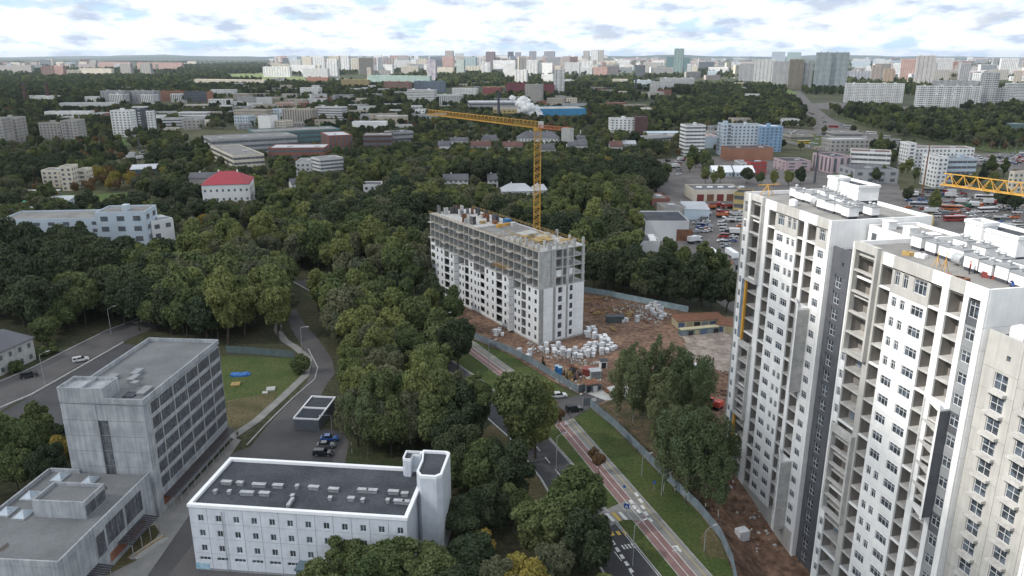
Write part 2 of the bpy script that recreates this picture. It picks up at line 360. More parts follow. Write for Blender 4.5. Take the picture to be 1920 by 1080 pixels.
def tower(label, P, L, bays, mirror_groups, top_beige, left_ext=False, base_col=None, floors=20, depth=20.):
    """20-storey block: local X runs along the facade towards the camera side, Y goes inwards"""
    root = thing('apartment_tower', label, 'tower', (P[0], P[1], 0), R(90 - U_T), 'unfinished apartment towers at the right')
    foot(P, U_T, L, depth, 1.)
    zs = [57.7 - 3 * k for k in range(floors)]
    x_first = min(b[1] for b in bays)
    core = MB(); core.box(x_first + .02, 2.05, -6, L - .02, depth, ROOFZ - .75)
    core.build('wall', BEIGEC, root)
    for nm, x0 in (('side_wall', x_first), ('side_wall', L - .3)):
        for k in range(21):
            if k > floors: break
            z0 = -6 if k == floors else zs[k]; z1 = ROOFZ if k == 0 else zs[k - 1]
            b = MB(); b.box(0, .32, .02, .3, depth + .05, z1 - z0 - .02); b.build(nm, WHITE if k else WHITE, root, (x0 + (.012 if x0 > 0 else -.012), 0, z0))
    MB().box(x_first + .3, .3, ROOFZ - .75, L - .3, depth, ROOFZ - .7).build('roof', ROOFC, root)
    for (a, b_, c, d) in ((x_first, depth - .3, L, depth), ):
        MB().box(a + .31, b_, ROOFZ - .7, c - .31, d, ROOFZ).build('parapet', WHITE, root)
    for (ty, x0, x1, *o) in bays:
        w = x1 - x0
        if ty == 'solid':
            for k in range(7):
                z1 = ROOFZ if k == 0 else 60.7 - 9 * k + 6; z0 = max(-6, 60.7 - 9 * (k + 1) + 6)
                if k == 6: z0 = -6
                put_panel(root, x0, z0, w, z1 - z0, [], o[0] if o else WHITE, 'pier')
            continue
        put_panel(root, x0, 60.9, w, ROOFZ - 60.9, [], top_beige if (ty == 'win' and top_beige) or (ty == 'log' and len(o) > 1) else WHITE, 'parapet')
        put_panel(root, x0, -6, w, zs[-1] + 6 - .3, [], BEIGEC, 'plinth')
        for k, zf in enumerate(zs):
            h = 3.2 if k == 0 else 3.0
            if ty == 'log':
                v = 2 if k == 0 else ((3 if (k // 5) % 2 else 0) if rng.random() < .5 else 1)
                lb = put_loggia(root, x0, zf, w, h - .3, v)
                MB().box(.02, 0, -.26, w - .02, .3, .05).build('slab_edge', SLABC if k % 4 else WHITE, root, (x0, .03, zf))
            elif ty == 'win':
                grp = (k // 5) % 2
                pats = o[0][grp]; m = top_beige if (k == 0 and top_beige) else WHITE
                z0 = .75; z1 = 2.2
                if k == 0: z0, z1 = .95, 3.05
                holes = [(a - x0, b2 - x0, z0 + .3, z1 + .3) for a, b2 in pats]
                put_panel(root, x0, zf - .3, w, h, [q for q in holes], m)
                for a, b2 in pats: put_window(root, a, zf + z0, b2 - a, z1 - z0, cols=2 if b2 - a < 1.5 else 3, tr=.68)
            elif ty == 'strip':     # window column with dark grey spandrels
                z0, z1 = .75, 2.3
                if k == 0: z1 = 3.0
                a, b2 = x0 + .25, x1 - .05
                put_panel(root, x0, zf - .3, w, h, [(.25, w - .05, z0 + .3, z1 + .3)], MGRAY if k % 5 else DGRAY)
                put_window(root, a, zf + z0, b2 - a, z1 - z0, cols=2, tr=.68)
    return root
def box_frame(root, x0, x1, z0, z1, d=.75, m=None, n=5):
    """projecting rectangular frame with balcony floors in it"""
    m = m or SLABC; t = .45
    for q in ((x0, z0, x0 + t, z1), (x1 - t, z0, x1, z1), (x0 + t, z0, x1 - t, z0 + .5), (x0 + t, z1 - 1.2, x1 - t, z1)):
        MB().box(q[0] + .005, -d, q[1] + .005, q[2] - .005, -.005, q[3] - .005).build('balcony_frame', m, root)
    hh = (z1 - 1.2 - z0) / n
    for k in range(1, n): MB().box(x0 + t + .01, -d + .08, z0 + k * hh, x1 - t - .01, -.01, z0 + k * hh + .28).build('balcony_slab', m, root)
def wing(root, xa, xb, z0, z1, out, side_m, n=5):
    """triangular balcony bay: open slanting face towards the far side, closed face at right angles to the wall"""
    hh = (z1 - z0) / n
    for k in range(n + 1):
        b = MB(); zz = z0 + k * hh; t = .28 if k not in (0, n) else .5
        b.prism([(xa, -.01), (xb - .22, -out), (xb - .22, -.01)], zz - t / 2, zz + t / 2); b.build('balcony_slab', WHITE if k in (0, n) else SLABC, root)
    for k in range(n):
        b = MB(); b.box(xb - .2, -out - .15, z0 + k * hh + .02, xb, -.012, z0 + (k + 1) * hh - .02); b.build('balcony_side_panel', side_m, root)
    MB().box(xb - .34, -out - .19, z0 - .25, xb + .02, -out - .155, z1 + .25).build('balcony_edge_post', WHITE, root)
    MB().prism([(xa, -.03), (xa + .25, -.03), (xa + .25, -.3), (xa, -.12)], z0, z1).build('balcony_edge_post', WHITE, root)
    MB().bar((xa + .1, -.25, z1 + .6), (xb - .25, -out - .02, z1 + .6), .08, h=.7).build('parapet', WHITE, root)
def vent_shaft(root, x, y, w=2.4, d=1.8, h=1.9, n=1, rot=0):
    o = MB().box(-w / 2 + .12, -d / 2 + .12, 0, w / 2 - .12, d / 2 - .12, .5).build('vent_shaft_base', ROOFD, root, (x, y, ROOFZ - .7))
    MB().box(-w / 2, -d / 2, .5, w / 2, d / 2, h).build('vent_shaft', WHITE, o); MB().box(-w / 2 - .15, -d / 2 - .15, h, w / 2 + .15, d / 2 + .15, h + .1).build('cap', MGRAY, o)
    for i in range(n):
        cx = (i - (n - 1) / 2) * 1.1; t = MB(); t.disc((cx, 0, h + .28), .2, (0, 0, 1), .34, seg=10)
        for a, r0, r1 in ((.5, .26, .36), (.62, .36, .3), (.74, .3, .12)): t.disc((cx, 0, h + a), r0, (0, 0, 1), .12, seg=12, r2=r1)
        t.build('roof_cowl', METAL, o)
def penthouse(root, x, y, w, d, h, m=None):
    z = ROOFZ - .7; o = MB().box(0, 0, 0, w, d, .9).build('penthouse_base', ROOFD, root, (x, y, z))
    MB().box(-.1, -.1, .9, w + .1, d + .1, h).build('penthouse', m or WHITE, o)
    MB().box(.2, .2, h, w - .2, d - .2, h + .04).build('roof', ROOFD, o)
    for q in ((-.25, -.25, w + .25, .15), (-.25, d - .15, w + .25, d + .25), (-.25, .15, .15, d - .15), (w - .15, .15, w + .25, d - .15)): MB().box(q[0], q[1], h + .02, q[2], q[3], h + .5).build('parapet', WHITE, o)
    return o
def rooftop(root, L, seed):
    r = random.Random(seed)
    for i, (x, y, n) in enumerate(((3.2, 8.2, 1), (6.2, 8.0, 1), (8.8, 8.0, 1), (11.2, 7.9, 1), (6.5, 12.6, 2), (10.5, 12.4, 2), (15.3, 6.6, 1), (18.0, 6.6, 1), (20.4, 6.8, 1), (23.2, 6.4, 2), (15.5, 10.2, 2), (19.4, 10.4, 1), (22.8, 11, 2))):
        vent_shaft(root, x, y, r.choice((2.1, 2.4, 2.6)), r.choice((1.6, 2.0)), r.choice((1.9, 2.1)), n)
    penthouse(root, 4.5, 15.2, 8.5, 4.4, 3.4); penthouse(root, 4.2, 14.6, 3., 2.5, 4.1)
    b = MB()
    for sgn in (0, .5): b.bar((13.0 + sgn, 6.3, ROOFZ - .65), (13.8 + sgn, 7.9, ROOFZ + 2.2), .07)
    for q in range(8): b.bar((13.0 + q * .1, 6.3 + q * .2, ROOFZ - .5 + q * .34), (13.5 + q * .1, 6.3 + q * .2, ROOFZ - .5 + q * .34), .05)
    b.build('ladder', METAL, root)
    MB().disc((12.4, 6.7, ROOFZ + .25), .75, (1, 0, 0), 1.6, seg=14).build('round_duct', METAL, root)
PA = (48.9, 157.0); PB = (52.5, 113.9); uT = AZ(U_T); nT = AZ(-102.6)
A = tower('white grey tower with orange vertical strips, farther of the two tall ones', PA, 27.4,
    [('solid', -2.7, -2.1, CONC), ('win', -2.1, -.75, [[(-1.95, -.9)], [(-1.95, -.9)]]), ('solid', -.75, 1.45), ('log', 1.45, 5.6, 0, 1), ('solid', 5.6, 7.4, WHITE), ('log', 7.4, 9.9), ('win', 9.9, 17.6, [[(10.8, 13.0), (14.25, 15.3), (15.9, 16.95)], [(10.6, 12.9), (14.2, 16.5)]]),
     ('log', 17.6, 19.5), ('solid', 19.5, 20.6), ('log', 20.6, 23.3), ('win', 23.3, 26.6, [[(24.3, 26.0)], [(24.3, 26.0)]]), ('solid', 26.6, 27.4)], 0, BEIGEC)
box_frame(A, 1.3, 5.9, 45.0, 63.0); box_frame(A, 1.3, 5.9, 14.6, 31.6)
for z0, z1 in ((31.8, 44.8), (1.5, 14.4)):
    MB().box(1.5, -.5, z0, 2.05, -.02, z1).build('orange_fin', ORANGE, A); MB().box(.1, -.35, z0, 1.3, -.015, z1).build('glazed_screen', GLASSB, A)
wing(A, 19.6, 24.1, 29.5, 45.6, 2.3, SLABC); wing(A, 19.6, 24.1, -.2, 14.5, 2.3, SLABC)
rooftop(A, 27.4, 3)
B = tower('white tower, nearer of the two tall ones, with workers on its roof', PB, 24.8,
    [('solid', -1.3, -.9), ('win', -.9, .3, [[(-.8, .15)], [(-.8, .15)]]), ('log', .3, 4.3, 0, 1), ('solid', 4.3, 5.6, BEIGEC), ('log', 5.6, 7.9), ('win', 7.9, 15.4, [[(8.5, 9.5), (10.2, 11.2), (12.4, 14.8)], [(8.6, 10.8), (12.4, 14.8)]]),
     ('log', 15.4, 17.4), ('solid', 17.4, 18.6), ('log', 18.6, 21.1, 0, 1), ('solid', 21.1, 22.0), ('strip', 22.0, 23.8), ('solid', 23.8, 24.8)], 0, BEIGEC)
box_frame(B, 0., 5.2, 45.4, 63.1, m=BEIGEC); box_frame(B, 0., 5.2, 17.2, 32.8, m=SLABC)
wing(B, 17.6, 22.3, 29.5, 45.4, 1.5, DGRAY); wing(B, 17.6, 22.3, 0.2, 15.5, 1.5, DGRAY)
rooftop(B, 24.8, 8)
def link(label, P, L, ztop, m, cols, sills, win=(1.7, 2.0), cat='tower link', cols_top=2):
    root = thing('stair_link_block', label, cat, (P[0], P[1], 0), R(90 - U_T)); foot(P, U_T, L, 16, 1.)
    MB().box(.02, .3, -6, L - .02, 16, ztop - .8).build('wall', m, root); MB().box(.3, .31, ztop - .8, L - .3, 15.9, ztop - .75).build('roof', ROOFD, root)
    edges = [0] + [(cols[i] + win[0] + cols[i + 1]) / 2 for i in range(len(cols) - 1)] + [L]
    for i, c in enumerate(cols):
        x0, x1 = edges[i], edges[i + 1]; w = x1 - x0; z = ztop; zt = ztop - 4.6 - (.9 if i % 2 else 0)
        put_panel(root, x0, zt, w, ztop - zt, [(w * .6, w * .6 + .6, 1.6, 2.3)], m, 'wall_panel'); 
        MB().box(w * .6, .23, 1.6, w * .6 + .6, .27, 2.3).build('vent_opening', GLASS, root, (x0, 0, zt))
        while zt > -5:
            zt -= 2.9
            put_panel(root, x0, zt, w, 2.9, [(c - x0, c - x0 + win[0], .5, .5 + win[1])], m)
            put_window(root, c, zt + .5, win[0], win[1], cols=2, rows=2, y=.16)
            if sills: MB().box(c - .3, -.7, zt + .05, c + win[0] + .3, -.015, zt + .42).build('sill_ledge', SLABC, root)
            else: MB().box(c - .12, -.28, zt + 2.6, c + .1, -.01, zt + 2.8).build('hood', DGRAY, root)
    return root
def raised_block(root, x0, y0, x1, y1, z0, z1):
    o = MB().box(x0, y0, z0, x1, y1, z1).build('raised_block', WHITE, root); MB().box(x0 + .3, y0 + .3, z1 + .003, x1 - .3, y1 - .3, z1 + .03).build('roof', ROOFC, o)
    for q in ((x0, y0, x1, y0 + .28), (x0, y1 - .28, x1, y1), (x0, y0 + .28, x0 + .28, y1 - .28), (x1 - .28, y0 + .28, x1, y1 - .28)): MB().box(q[0] + .002, q[1] + .002, z1 + .004, q[2] - .002, q[3] - .002, z1 + .6).build('parapet', WHITE, o)
    for k in range(3): x = x0 + 1.5 + k * (x1 - x0 - 3) / 2; MB().box(x - .8, y0 + 2, z1 + .04, x + .8, y0 + 3.6, z1 + 1.4).box(x - .95, y0 + 1.85, z1 + 1.4, x + .95, y0 + 3.75, z1 + 1.5).build('vent_shaft', WHITE, o)
    MB().box(x0 + 1, y0 - .05, z0 + 1, x0 + 2.2, y0 - .004, z0 + 3).build('door', DGRAY, o)
PG = Vector((*PA, 0)) + uT * 27.45 - nT * .9
LK = link('dark grey windowed link block between the two white towers', PG, 14.2, 58.3, DGRAY, [1.5, 6.4, 10.6], False)
raised_block(LK, .4, 6.2, 13.6, 15.8, 57.6, 61.2)
PCk = Vector((*PB, 0)) + uT * 24.85 - nT * 1.0
link('beige link block with ledged windows right of the nearer tower', PCk, 16.0, 57.6, BEIGEC, [2.0, 6.6, 11.4], True, (2.0, 2.15))
PD = Vector((*PB, 0)) + uT * 37.2 + nT * 1.2
D = tower('white tower cut off by the right edge of the photo', (PD.x, PD.y), 10.,
    [('solid', 0, .5), ('win', .5, 2.6, [[(.9, 2.2)], [(.9, 2.2)]]), ('solid', 2.6, 5.4), ('log', 5.4, 8.6), ('solid', 8.6, 10)], 0, None, floors=19)
# ---- seven-storey concrete shell
PT = Vector((-71.5, 136.9, 0)); aT = 4.5
CT = thing('concrete_office_shell', 'raw concrete seven storey shell with dark window bands and flat roof', 'building', PT, R(90 - aT)); foot(PT, aT, 33.5, 17, 2)
zr = 26.0; LT = 33.4; DT = 17.0
MB().box(.31, .31, 0, LT - .3, DT - .3, zr - .9).build('wall', CONCD, CT)
MB().box(.3, .3, zr - .9, LT - .3, DT - .3, zr - .86).build('roof', ROOFP, CT)
for q in ((0, 0, LT, .3), (0, DT - .3, LT, DT), (0, .3, .3, DT - .3), (LT - .3, .3, LT, DT - .3)): MB().box(q[0] + .003, q[1] + .003, 24.9, q[2] - .003, q[3] - .003, zr).build('parapet', CONCD, CT)
cuts = [2.2, 5.7, 11.2, 16.8, 22.3, 27.9, 33.2]
MPANE = mat('dusty_glass', (.085, .092, .105), .35, (.19, .20, .215), 1.4, spec=.6, streak=.5)
for k in range(6):
    z0 = 21.6 - 3.32 * k - .55
    put_panel(CT, 0, z0 + 0, 2.2, 3.32, [], CONCD, 'wall_panel')
    for i in range(6):
        x0, x1 = cuts[i], cuts[i + 1]; w = x1 - x0
        put_panel(CT, x0, z0, w, 3.32, [(.1, w - .1, .75, 3.15)], CONCD)
        put_window(CT, x0 + .1, z0 + .75, w - .2, 2.4, cols=max(2, round(w / .9)), y=.1, frame=FRAMED, glass=MPANE)
        MB().box(-.09, -.06, 0, .09, -.004, 3.3).build('drainage_strip', SLABC, CT, (x0, 0, z0))
for i in range(6):
    x0, x1 = cuts[i], cuts[i + 1]; w = x1 - x0
    put_panel(CT, x0, 0, w, 4.4, [(.15, w - .15, 1.2, 3.6)], CONCD); MB().box(.16, .1, 1.2, w - .16, .25, 3.6).build('brick_infill', BRICK, CT, (x0, 0, 0))
put_panel(CT, 0, 0, 2.2, 4.4, [], CONCD, 'wall_panel')
# front (camera) face: formwork lifts of about 3.4 m, tall stair window
FR = Frame(CT, (0, DT, 0), R(-90))   # local X now runs left to right seen from the camera
for k in range(8):
    z0 = 24.6 - 3.36 * (k + 1) if k < 7 else 0; z0 = max(z0, 0)
    h = 3.36 if k < 7 else 24.6 - 3.36 * 7
    for (x0, x1) in ((0, 7.2), (9.3, 17.0)): put_panel(FR, x0, z0, x1 - x0, h, [], CONCD, 'wall_panel')
    if k in (0, 6, 7): put_panel(FR, 7.2, z0, 2.1, h, [], CONCD)
    else: put_window(FR, 7.2, z0 + .1, 2.1, h - .15, cols=1, rows=2, y=.25, frame=FRAMED, glass=MPANE)
# stair penthouse on the roof's near left corner, roof boxes
pt = MB(); pt.box(-.02, DT - 9.2, zr - .88, 5.6, DT + .02, zr + 1.4); pt.build('stair_penthouse', CONCD, CT)
for q in ((-.03, 7.9, 5.6, 8.15), (-.03, 16.8, 5.6, 17.05), (-.03, 8.15, .22, 16.8), (5.35, 8.15, 5.6, 16.8), (.22, 12.2, 5.35, 12.4)): MB().box(q[0], q[1], zr + 1.41, q[2], q[3], zr + 2.1).build('parapet', CONCD, CT)
for (x, y, w, d, h) in ((9.0, 11.8, 3.2, 1.8, .7), (12.4, 8.2, 2.8, 1.4, .8), (9.3, 7.2, 2.8, 1.3, .8), (7.6, 5.6, 1.4, 1.2, .8), (3.6, 1.8, 3.6, 1.6, .5), (2.6, 3.6, 2.2, 2.0, .22), (4.8, 9.2, 1.2, 1.4, .9)):
    MB().box(0, 0, 0, w, d, h).box(-.08, -.08, h, w + .08, d + .08, h + .07).build('roof_vent_box', MGRAY if h > .3 else ROOFD, CT, (x, y, zr - .86))
# ---- annex of the shell, in front
PN = Vector((-74.2, 108.0, 0)) - AZ(aT) * 0
NX = thing('concrete_annex', 'two storey raw concrete annex with glass pyramid skylights on the roof', 'building', PN, R(90 - aT)); foot(PN, aT, 29, 22, 2)
LA = 28.6; DA = 21.; za = 10.6
MB().box(.31, .31, 0, LA, DA, za - .9).build('wall', CONCD, NX); MB().box(.3, .3, za - .9, LA, DA - .3, za - .86).build('roof', ROOFP, NX)
for q in ((0, 0, LA, .3), (.3, DA - .3, LA, DA), (.003, .3, .3, DA), (LA - .3, 14.5, LA, DA)): MB().box(q[0], q[1], za - 1.2, q[2], q[3] - .003, za).build('parapet', CONCD, NX)
MB().box(0, .302, 0, .3, DA, za - 1.25).build('front_wall', CONCD, NX)
ca = [0, 4.2, 9.6, 12.6, 18.8, 25.0, 28.6]
for i in range(6):
    x0, x1 = ca[i], ca[i + 1]; w = x1 - x0
    holes = {1: [(1.0, 3.6, 1.2, 2.9)], 2: [(.2, w - .2, 4.0, 8.4)], 3: [(.2, w - .25, 4.6, 9.0)], 4: [(.25, w - .25, 4.6, 9.0)]}.get(i, [])
    put_panel(NX, x0, 0, w, za - 1.22, [(q[0], q[1], q[2], min(q[3], 8.9)) for q in holes] + ([(.2, w - .2, 1.0, 3.0)] if i in (3, 4) else []), CONCD, depth=.25)
    for q in holes:
        put_window(NX, x0 + q[0], q[2], q[1] - q[0], min(q[3], 8.9) - q[2], cols=max(2, round((q[1] - q[0]) / .8)), y=.12, frame=FRAMED, glass=MPANE)
    if i in (3, 4): MB().box(.2, .1, 1.0, w - .2, .25, 3.0).build('brick_infill', BRICK, NX, (x0, 0, 0))
# raised roof pavilion
MB().box(13.2, 3.6, za - .85, 19.6, 13.4, za + 1.9).build('roof_pavilion', CONCD, NX)
MB().box(13.5, 3.9, za + 1.91, 19.3, 13.1, za + 1.94).build('roof', ROOFP, NX)
for q in ((13.2, 3.6, 19.6, 3.9), (13.2, 13.1, 19.6, 13.4), (13.2, 3.9, 13.5, 13.1), (19.3, 3.9, 19.6, 13.1)): MB().box(*q[:2], za + 1.905, *q[2:], za + 2.6).build('parapet', CONCD, NX)
for i in range(2): put_window(NX, 13.6 + i * 3., za - .5, 2.7, 2.1, cols=3, y=3.5, frame=FRAMED, glass=MPANE)
for x, y in ((26.2, 17.2), (25.4, 10.6), (19.4, 18.6), (14.0, 19.2), (13.3, 15.6), (5.6, 17.8)):
    b = MB().box(-1.5, -1.2, 0, 1.5, 1.2, .35); o = b.build('skylight', METAL, NX, (x, y, za - .86))
    c = MB()
    b2 = MB().add([(-1.35, -1.05, .36), (1.35, -1.05, .36), (1.35, 1.05, .36), (-1.35, 1.05, .36), (0, 0, 1.3)], [(0, 1, 4), (1, 2, 4), (2, 3, 4), (3, 0, 4)]); b2.build('pane', mat('skylight_glass', (.42, .47, .52), .15, (.30, .36, .42), 2., spec=.9), o)
    for sx_, sy_ in ((-1, -1), (1, -1), (1, 1), (-1, 1)): c.bar((sx_ * 1.35, sy_ * 1.05, .38), (0, 0, 1.33), .07)
    c.build('glazing_bar', FRAMEW, o)
for x, y, w in ((4.0, 12.5, 1.6), (22.5, 6.4, 2.0), (22.0, 8.2, 1.4)):
    vs = [(w * (.8 + .3 * math.sin(3 * a)) * math.cos(a), w * .6 * (.8 + .25 * math.cos(2 * a)) * math.sin(a), 0) for a in [i * .5 for i in range(12)]]
    MB().add(vs, [tuple(range(12))]).build('roof_puddle_stain', mat('wet_stain', (.075, .06, .05), .5), NX, (x, y, za - .85))
lad = MB()
for dy in (0, .5): lad.bar((-.25, 15 + dy, 3.5), (-.25, 15 + dy, za + .8), .06)
for k in range(20): lad.bar((-.25, 15, 3.7 + k * .38), (-.25, 15.5, 3.7 + k * .38), .04)
lad.build('ladder', METAL, NX)
# lower wing in front
PL = PN - AZ(aT) * 13
LW = thing('low_concrete_wing', 'low concrete wing with a blue drainpipe at the bottom left corner', 'building', PL, R(90 - aT)); foot(PL, aT, 13, 20, 2)
MB().box(.3, 5.8, 0, 12.9, 22, 5.0).build('wall', CONCD, LW); MB().box(.3, 6.1, 5.005, 12.9, 22, 5.04).build('roof', ROOFP, LW)
MB().box(0, 5.5, 0, 12.9, 5.79, 6.0).build('front_wall', CONCD, LW); MB().box(12.5, 5.8, 5.05, 12.9, 22, 7.0).build('parapet', CONCD, LW)
MB().tube([(12.8, 5.4, 6.3), (12.4, 5.35, 6.1), (12.4, 5.35, 0)], .12).build('drainpipe', mat('blue_plastic', (.03, .07, .35), .5), LW)
# dark corrugated entrance canopies along the shell and the annex
BLK = mat('black_corrugated_sheet', (.032, .032, .036), .55, (.05, .05, .055), 1.2)
def canopy(label, P, az, L, dpt, z=3.3, n=None):
    r = thing('entrance_canopy', label, 'canopy', P, R(90 - az), 'dark canopies along the concrete walls')
    n = n or round(L / .62)
    for i in range(n):
        x = i * L / n; obj('roof_rib', RM.setdefault(round(L / n, 2), MB().add([(0, 0, .25), (L / n * .8, 0, .25), (L / n * .8, -dpt, 0), (0, -dpt, 0), (L / n * .8, 0, .1), (L / n * .8, -dpt, -.15), (L / n, 0, .1), (L / n, -dpt, -.15)], [(3, 2, 1, 0), (2, 5, 4, 1), (4, 5, 7, 6)]).mesh('roof_rib', BLK)), r, (x, -.02, z))
    for i in range(int(L / 3) + 1): MB().box(-.06, -dpt + .1, 0, .06, -dpt + .2, z).build('post', METAL, r, (min(L - .2, i * 3.), 0, 0))
    return r
RM = {}
canopy('long black corrugated canopy along the foot of the concrete shell', PT + AZ(aT) * 2.4, aT, 30.5, 2.1)
canopy('short black canopy beside the concrete annex wall', PN + AZ(aT) * 15.2, aT, 9.5, 3.)
canopy('small black canopy with pale panels near the bottom edge', PN + AZ(aT) * 5.2, aT, 4.2, 3.)
# ---- white four-storey office
PW = Vector((-57.5, 120.2, 0)); aW = 96.2
WB = thing('white_office', 'white panelled four storey office with a dark flat roof full of vents', 'building', PW, R(90 - aW)); foot(PW, aW, 45, 17, 1.5)
WCOL = mat('bluish_white_cladding', (.64, .67, .72), .6, (.56, .59, .64), .6, streak=.08)
WCOLM[0] = WCOL; LWB = 39.6; DWB = 16.6; zw = 13.6
MB().box(.05, .31, 0, LWB - .3, DWB, zw - .5).build('wall', WCOL, WB); MB().box(.4, .4, zw - .5, LWB - .4, DWB - .4, zw - .46).build('roof', ROOFD, WB)
WTRIM = mat('white_metal_coping', (.86, .86, .87), .5, (.80, .80, .82))
for q in ((-.15, -.15, LWB + .15, .55), (-.15, DWB - .55, LWB + .15, DWB + .15), (-.15, .56, .55, DWB - .56), (LWB - .55, .56, LWB + .15, DWB - .56)): MB().box(q[0], q[1], zw - .45, q[2], q[3], zw + .12).build('coping', WTRIM, WB)
for row, (z0, h) in enumerate(((9.9, 3.2), (6.8, 3.1), (3.7, 3.1), (.5, 3.2))):
    for i in range(12):
        x0 = 3.3 * i
        if row < 3:
            hx = 1.55; put_panel(WB, x0, z0, 3.3, h, [(hx, hx + 1.05, .45, 1.75)], WCOL, depth=.2); put_window(WB, x0 + hx, z0 + .45, 1.05, 1.3, cols=2, y=.12, glass=GLASS)
        else:
            door = i == 6
            put_panel(WB, x0, z0, 3.3, h, [(1.0, 2.3, .05, 2.35)] if door else [(.9, 3.0, 1.75, 2.45)], WCOL, depth=.2)
            if door: put_window(WB, x0 + 1.0, z0 + .05, 1.3, 2.3, cols=2, y=.12)
            else: put_window(WB, x0 + .9, z0 + 1.75, 2.1, .7, cols=3, y=.12)
MB().box(0, .02, 0, LWB, .3, .5).build('plinth', MGRAY, WB)
MB().box(.0, -.03, .3, 2.6, -.005, 1.6).build('faded_blue_graffiti_patch', mat('blue_patch', (.16, .36, .50), .8, (.45, .55, .6), 1.5), WB)
pc = MB().box(19.9, -2.4, 0, 20.3, 0, 3.3).box(23.6, -2.4, 0, 24.0, 0, 3.3).box(19.7, -2.7, 3.3, 24.2, -.01, 3.6); pc.build('porch', mat('blue_grey_metal', (.12, .17, .20), .6), WB)
MB().tube([(6.1, -.12, 12.6), (6.1, -.12, 0)], .06).build('downpipe', METAL, WB)
for px_, py_ in [(x_, y_) for y_, xs_ in ((7.8, (3.4, 6.0, 9.8, 13.4, 17.0, 20.2, 24.1, 29.5, 31.2, 35.2, 37.4)), (4.9, (2.8, 5.4, 8.8, 12.0, 17.4, 24.4, 28.2, 30.4, 34.9, 37.0, 38.3))) for x_ in xs_]:
    w = rng.choice([.7, 1.3, 2.0]) if px_ not in (9.8, 8.8) else 2.6
    b = MB().box(-w / 2 + .1, -.3, 0, w / 2 - .1, .3, .45).box(-w / 2, -.45, .62, w / 2, .45, .72)
    for s_ in (-w / 2 + .15, 0, w / 2 - .15): b.box(s_ - .04, -.28, .45, s_ + .04, .28, .62)
    b.build('roof_vent', METAL, WB, (px_, py_ + rng.uniform(-.25, .25), zw - .46))
MB().box(16.9, 1.4, .1, 17.5, 3.9, .7).build('roof_vent', METAL, WB, (0.6, 0, zw - .46), label='long white duct lying across the roof')
# its stair towers at the far right corner
for nm, pts, z0, z1 in (('stair_tower', [(39.25, 9.6), (40.3, 8.1), (43.2, 8.1), (44.1, 9.0), (44.1, 17.0), (43.4, 17.6), (38.7, 17.6), (38.7, 16.9), (39.25, 14.0)], 0, 16.9), ('stair_turret', [(35.4, 14.7), (35.9, 14.2), (37.0, 14.2), (37.0, 16.2), (38.66, 16.2), (38.66, 17.4), (35.4, 17.4)], 0, 16.7)):
    o = MB().prism(pts, z0, z1 - .3, 0).build(nm, WCOL, WB)
    c = sum((Vector(p) for p in pts), Vector((0, 0))) / len(pts); inner = [(c.x + (p[0] - c.x) * .84, c.y + (p[1] - c.y) * .9) for p in pts]; n = len(pts)
    vs = [(*p, z1 - .3) for p in pts] + [(*p, z1 + .25) for p in pts] + [(*p, z1 + .25) for p in inner] + [(*p, z1 - .25) for p in inner]; fs = []
    for i in range(n):
        j = (i + 1) % n; fs += [(i, j, n + j, n + i), (n + i, n + j, 2 * n + j, 2 * n + i), (2 * n + i, 2 * n + j, 3 * n + j, 3 * n + i)]
    MB().add(vs, fs).build('coping', WTRIM, o); MB().add([(*p, z1 - .24) for p in inner], [tuple(range(n))]).build('roof', ROOFD, o)
# ---- ten-storey building under construction
PM_ = Vector((8.6, 233.6, 0)); aM = 56.8     # end wall direction from near corner to the right
CB = thing('construction_shell', 'half clad ten storey concrete frame under construction with timber on top', 'building', PM_, R(90 - aM))
LM_ = 73.6; DM = 18.0                           # local X = end wall (18 m), local Y = long side going far left (73.6 m)
foot(PM_, aM, DM, LM_, 2)
FL = [.9 + 3.02 * k for k in range(11)]
for k, z in enumerate(FL):
    if k == 0: MB().box(0, 0, -1, DM, LM_, .9).build('plinth', CONCL, CB); continue
    ov = .22 if k > 5 else .0
    MB().box(-ov, -ov * .5, z - .22, DM + ov, LM_ + ov, z).build('floor_slab', SLABC, CB)
MB().box(5, 14, .9, DM - 5, LM_ - 8, FL[10] - .3).build('core_wall', CONCL, CB)
ly = [0, 3.6, 7.0, 10.2, 14.6, 18.0, 21.4, 25.8, 29.6, 33.0, 36.4, 40.8, 44.0, 47.4, 51.8, 55.2, 58.6, 63.0, 66.4, 70.0, 73.6]
for k in range(10):
    z0, z1 = FL[k], FL[k + 1] - .22
    for i, y in enumerate(ly):
        if k >= 5 or i % 3 == 0: MB().box(-.12, -.15, 0, 6.5, .15, z1 - z0).build('cross_wall', CONCL, CB, (.03, y + (.17 if i == 0 else 0), z0))
    for x in (0.02, 4.3, 8.9, 13.4, 17.5):
        MB().box(x, .02, z0, x + .45, .9, z1).build('column', CONCL, CB)
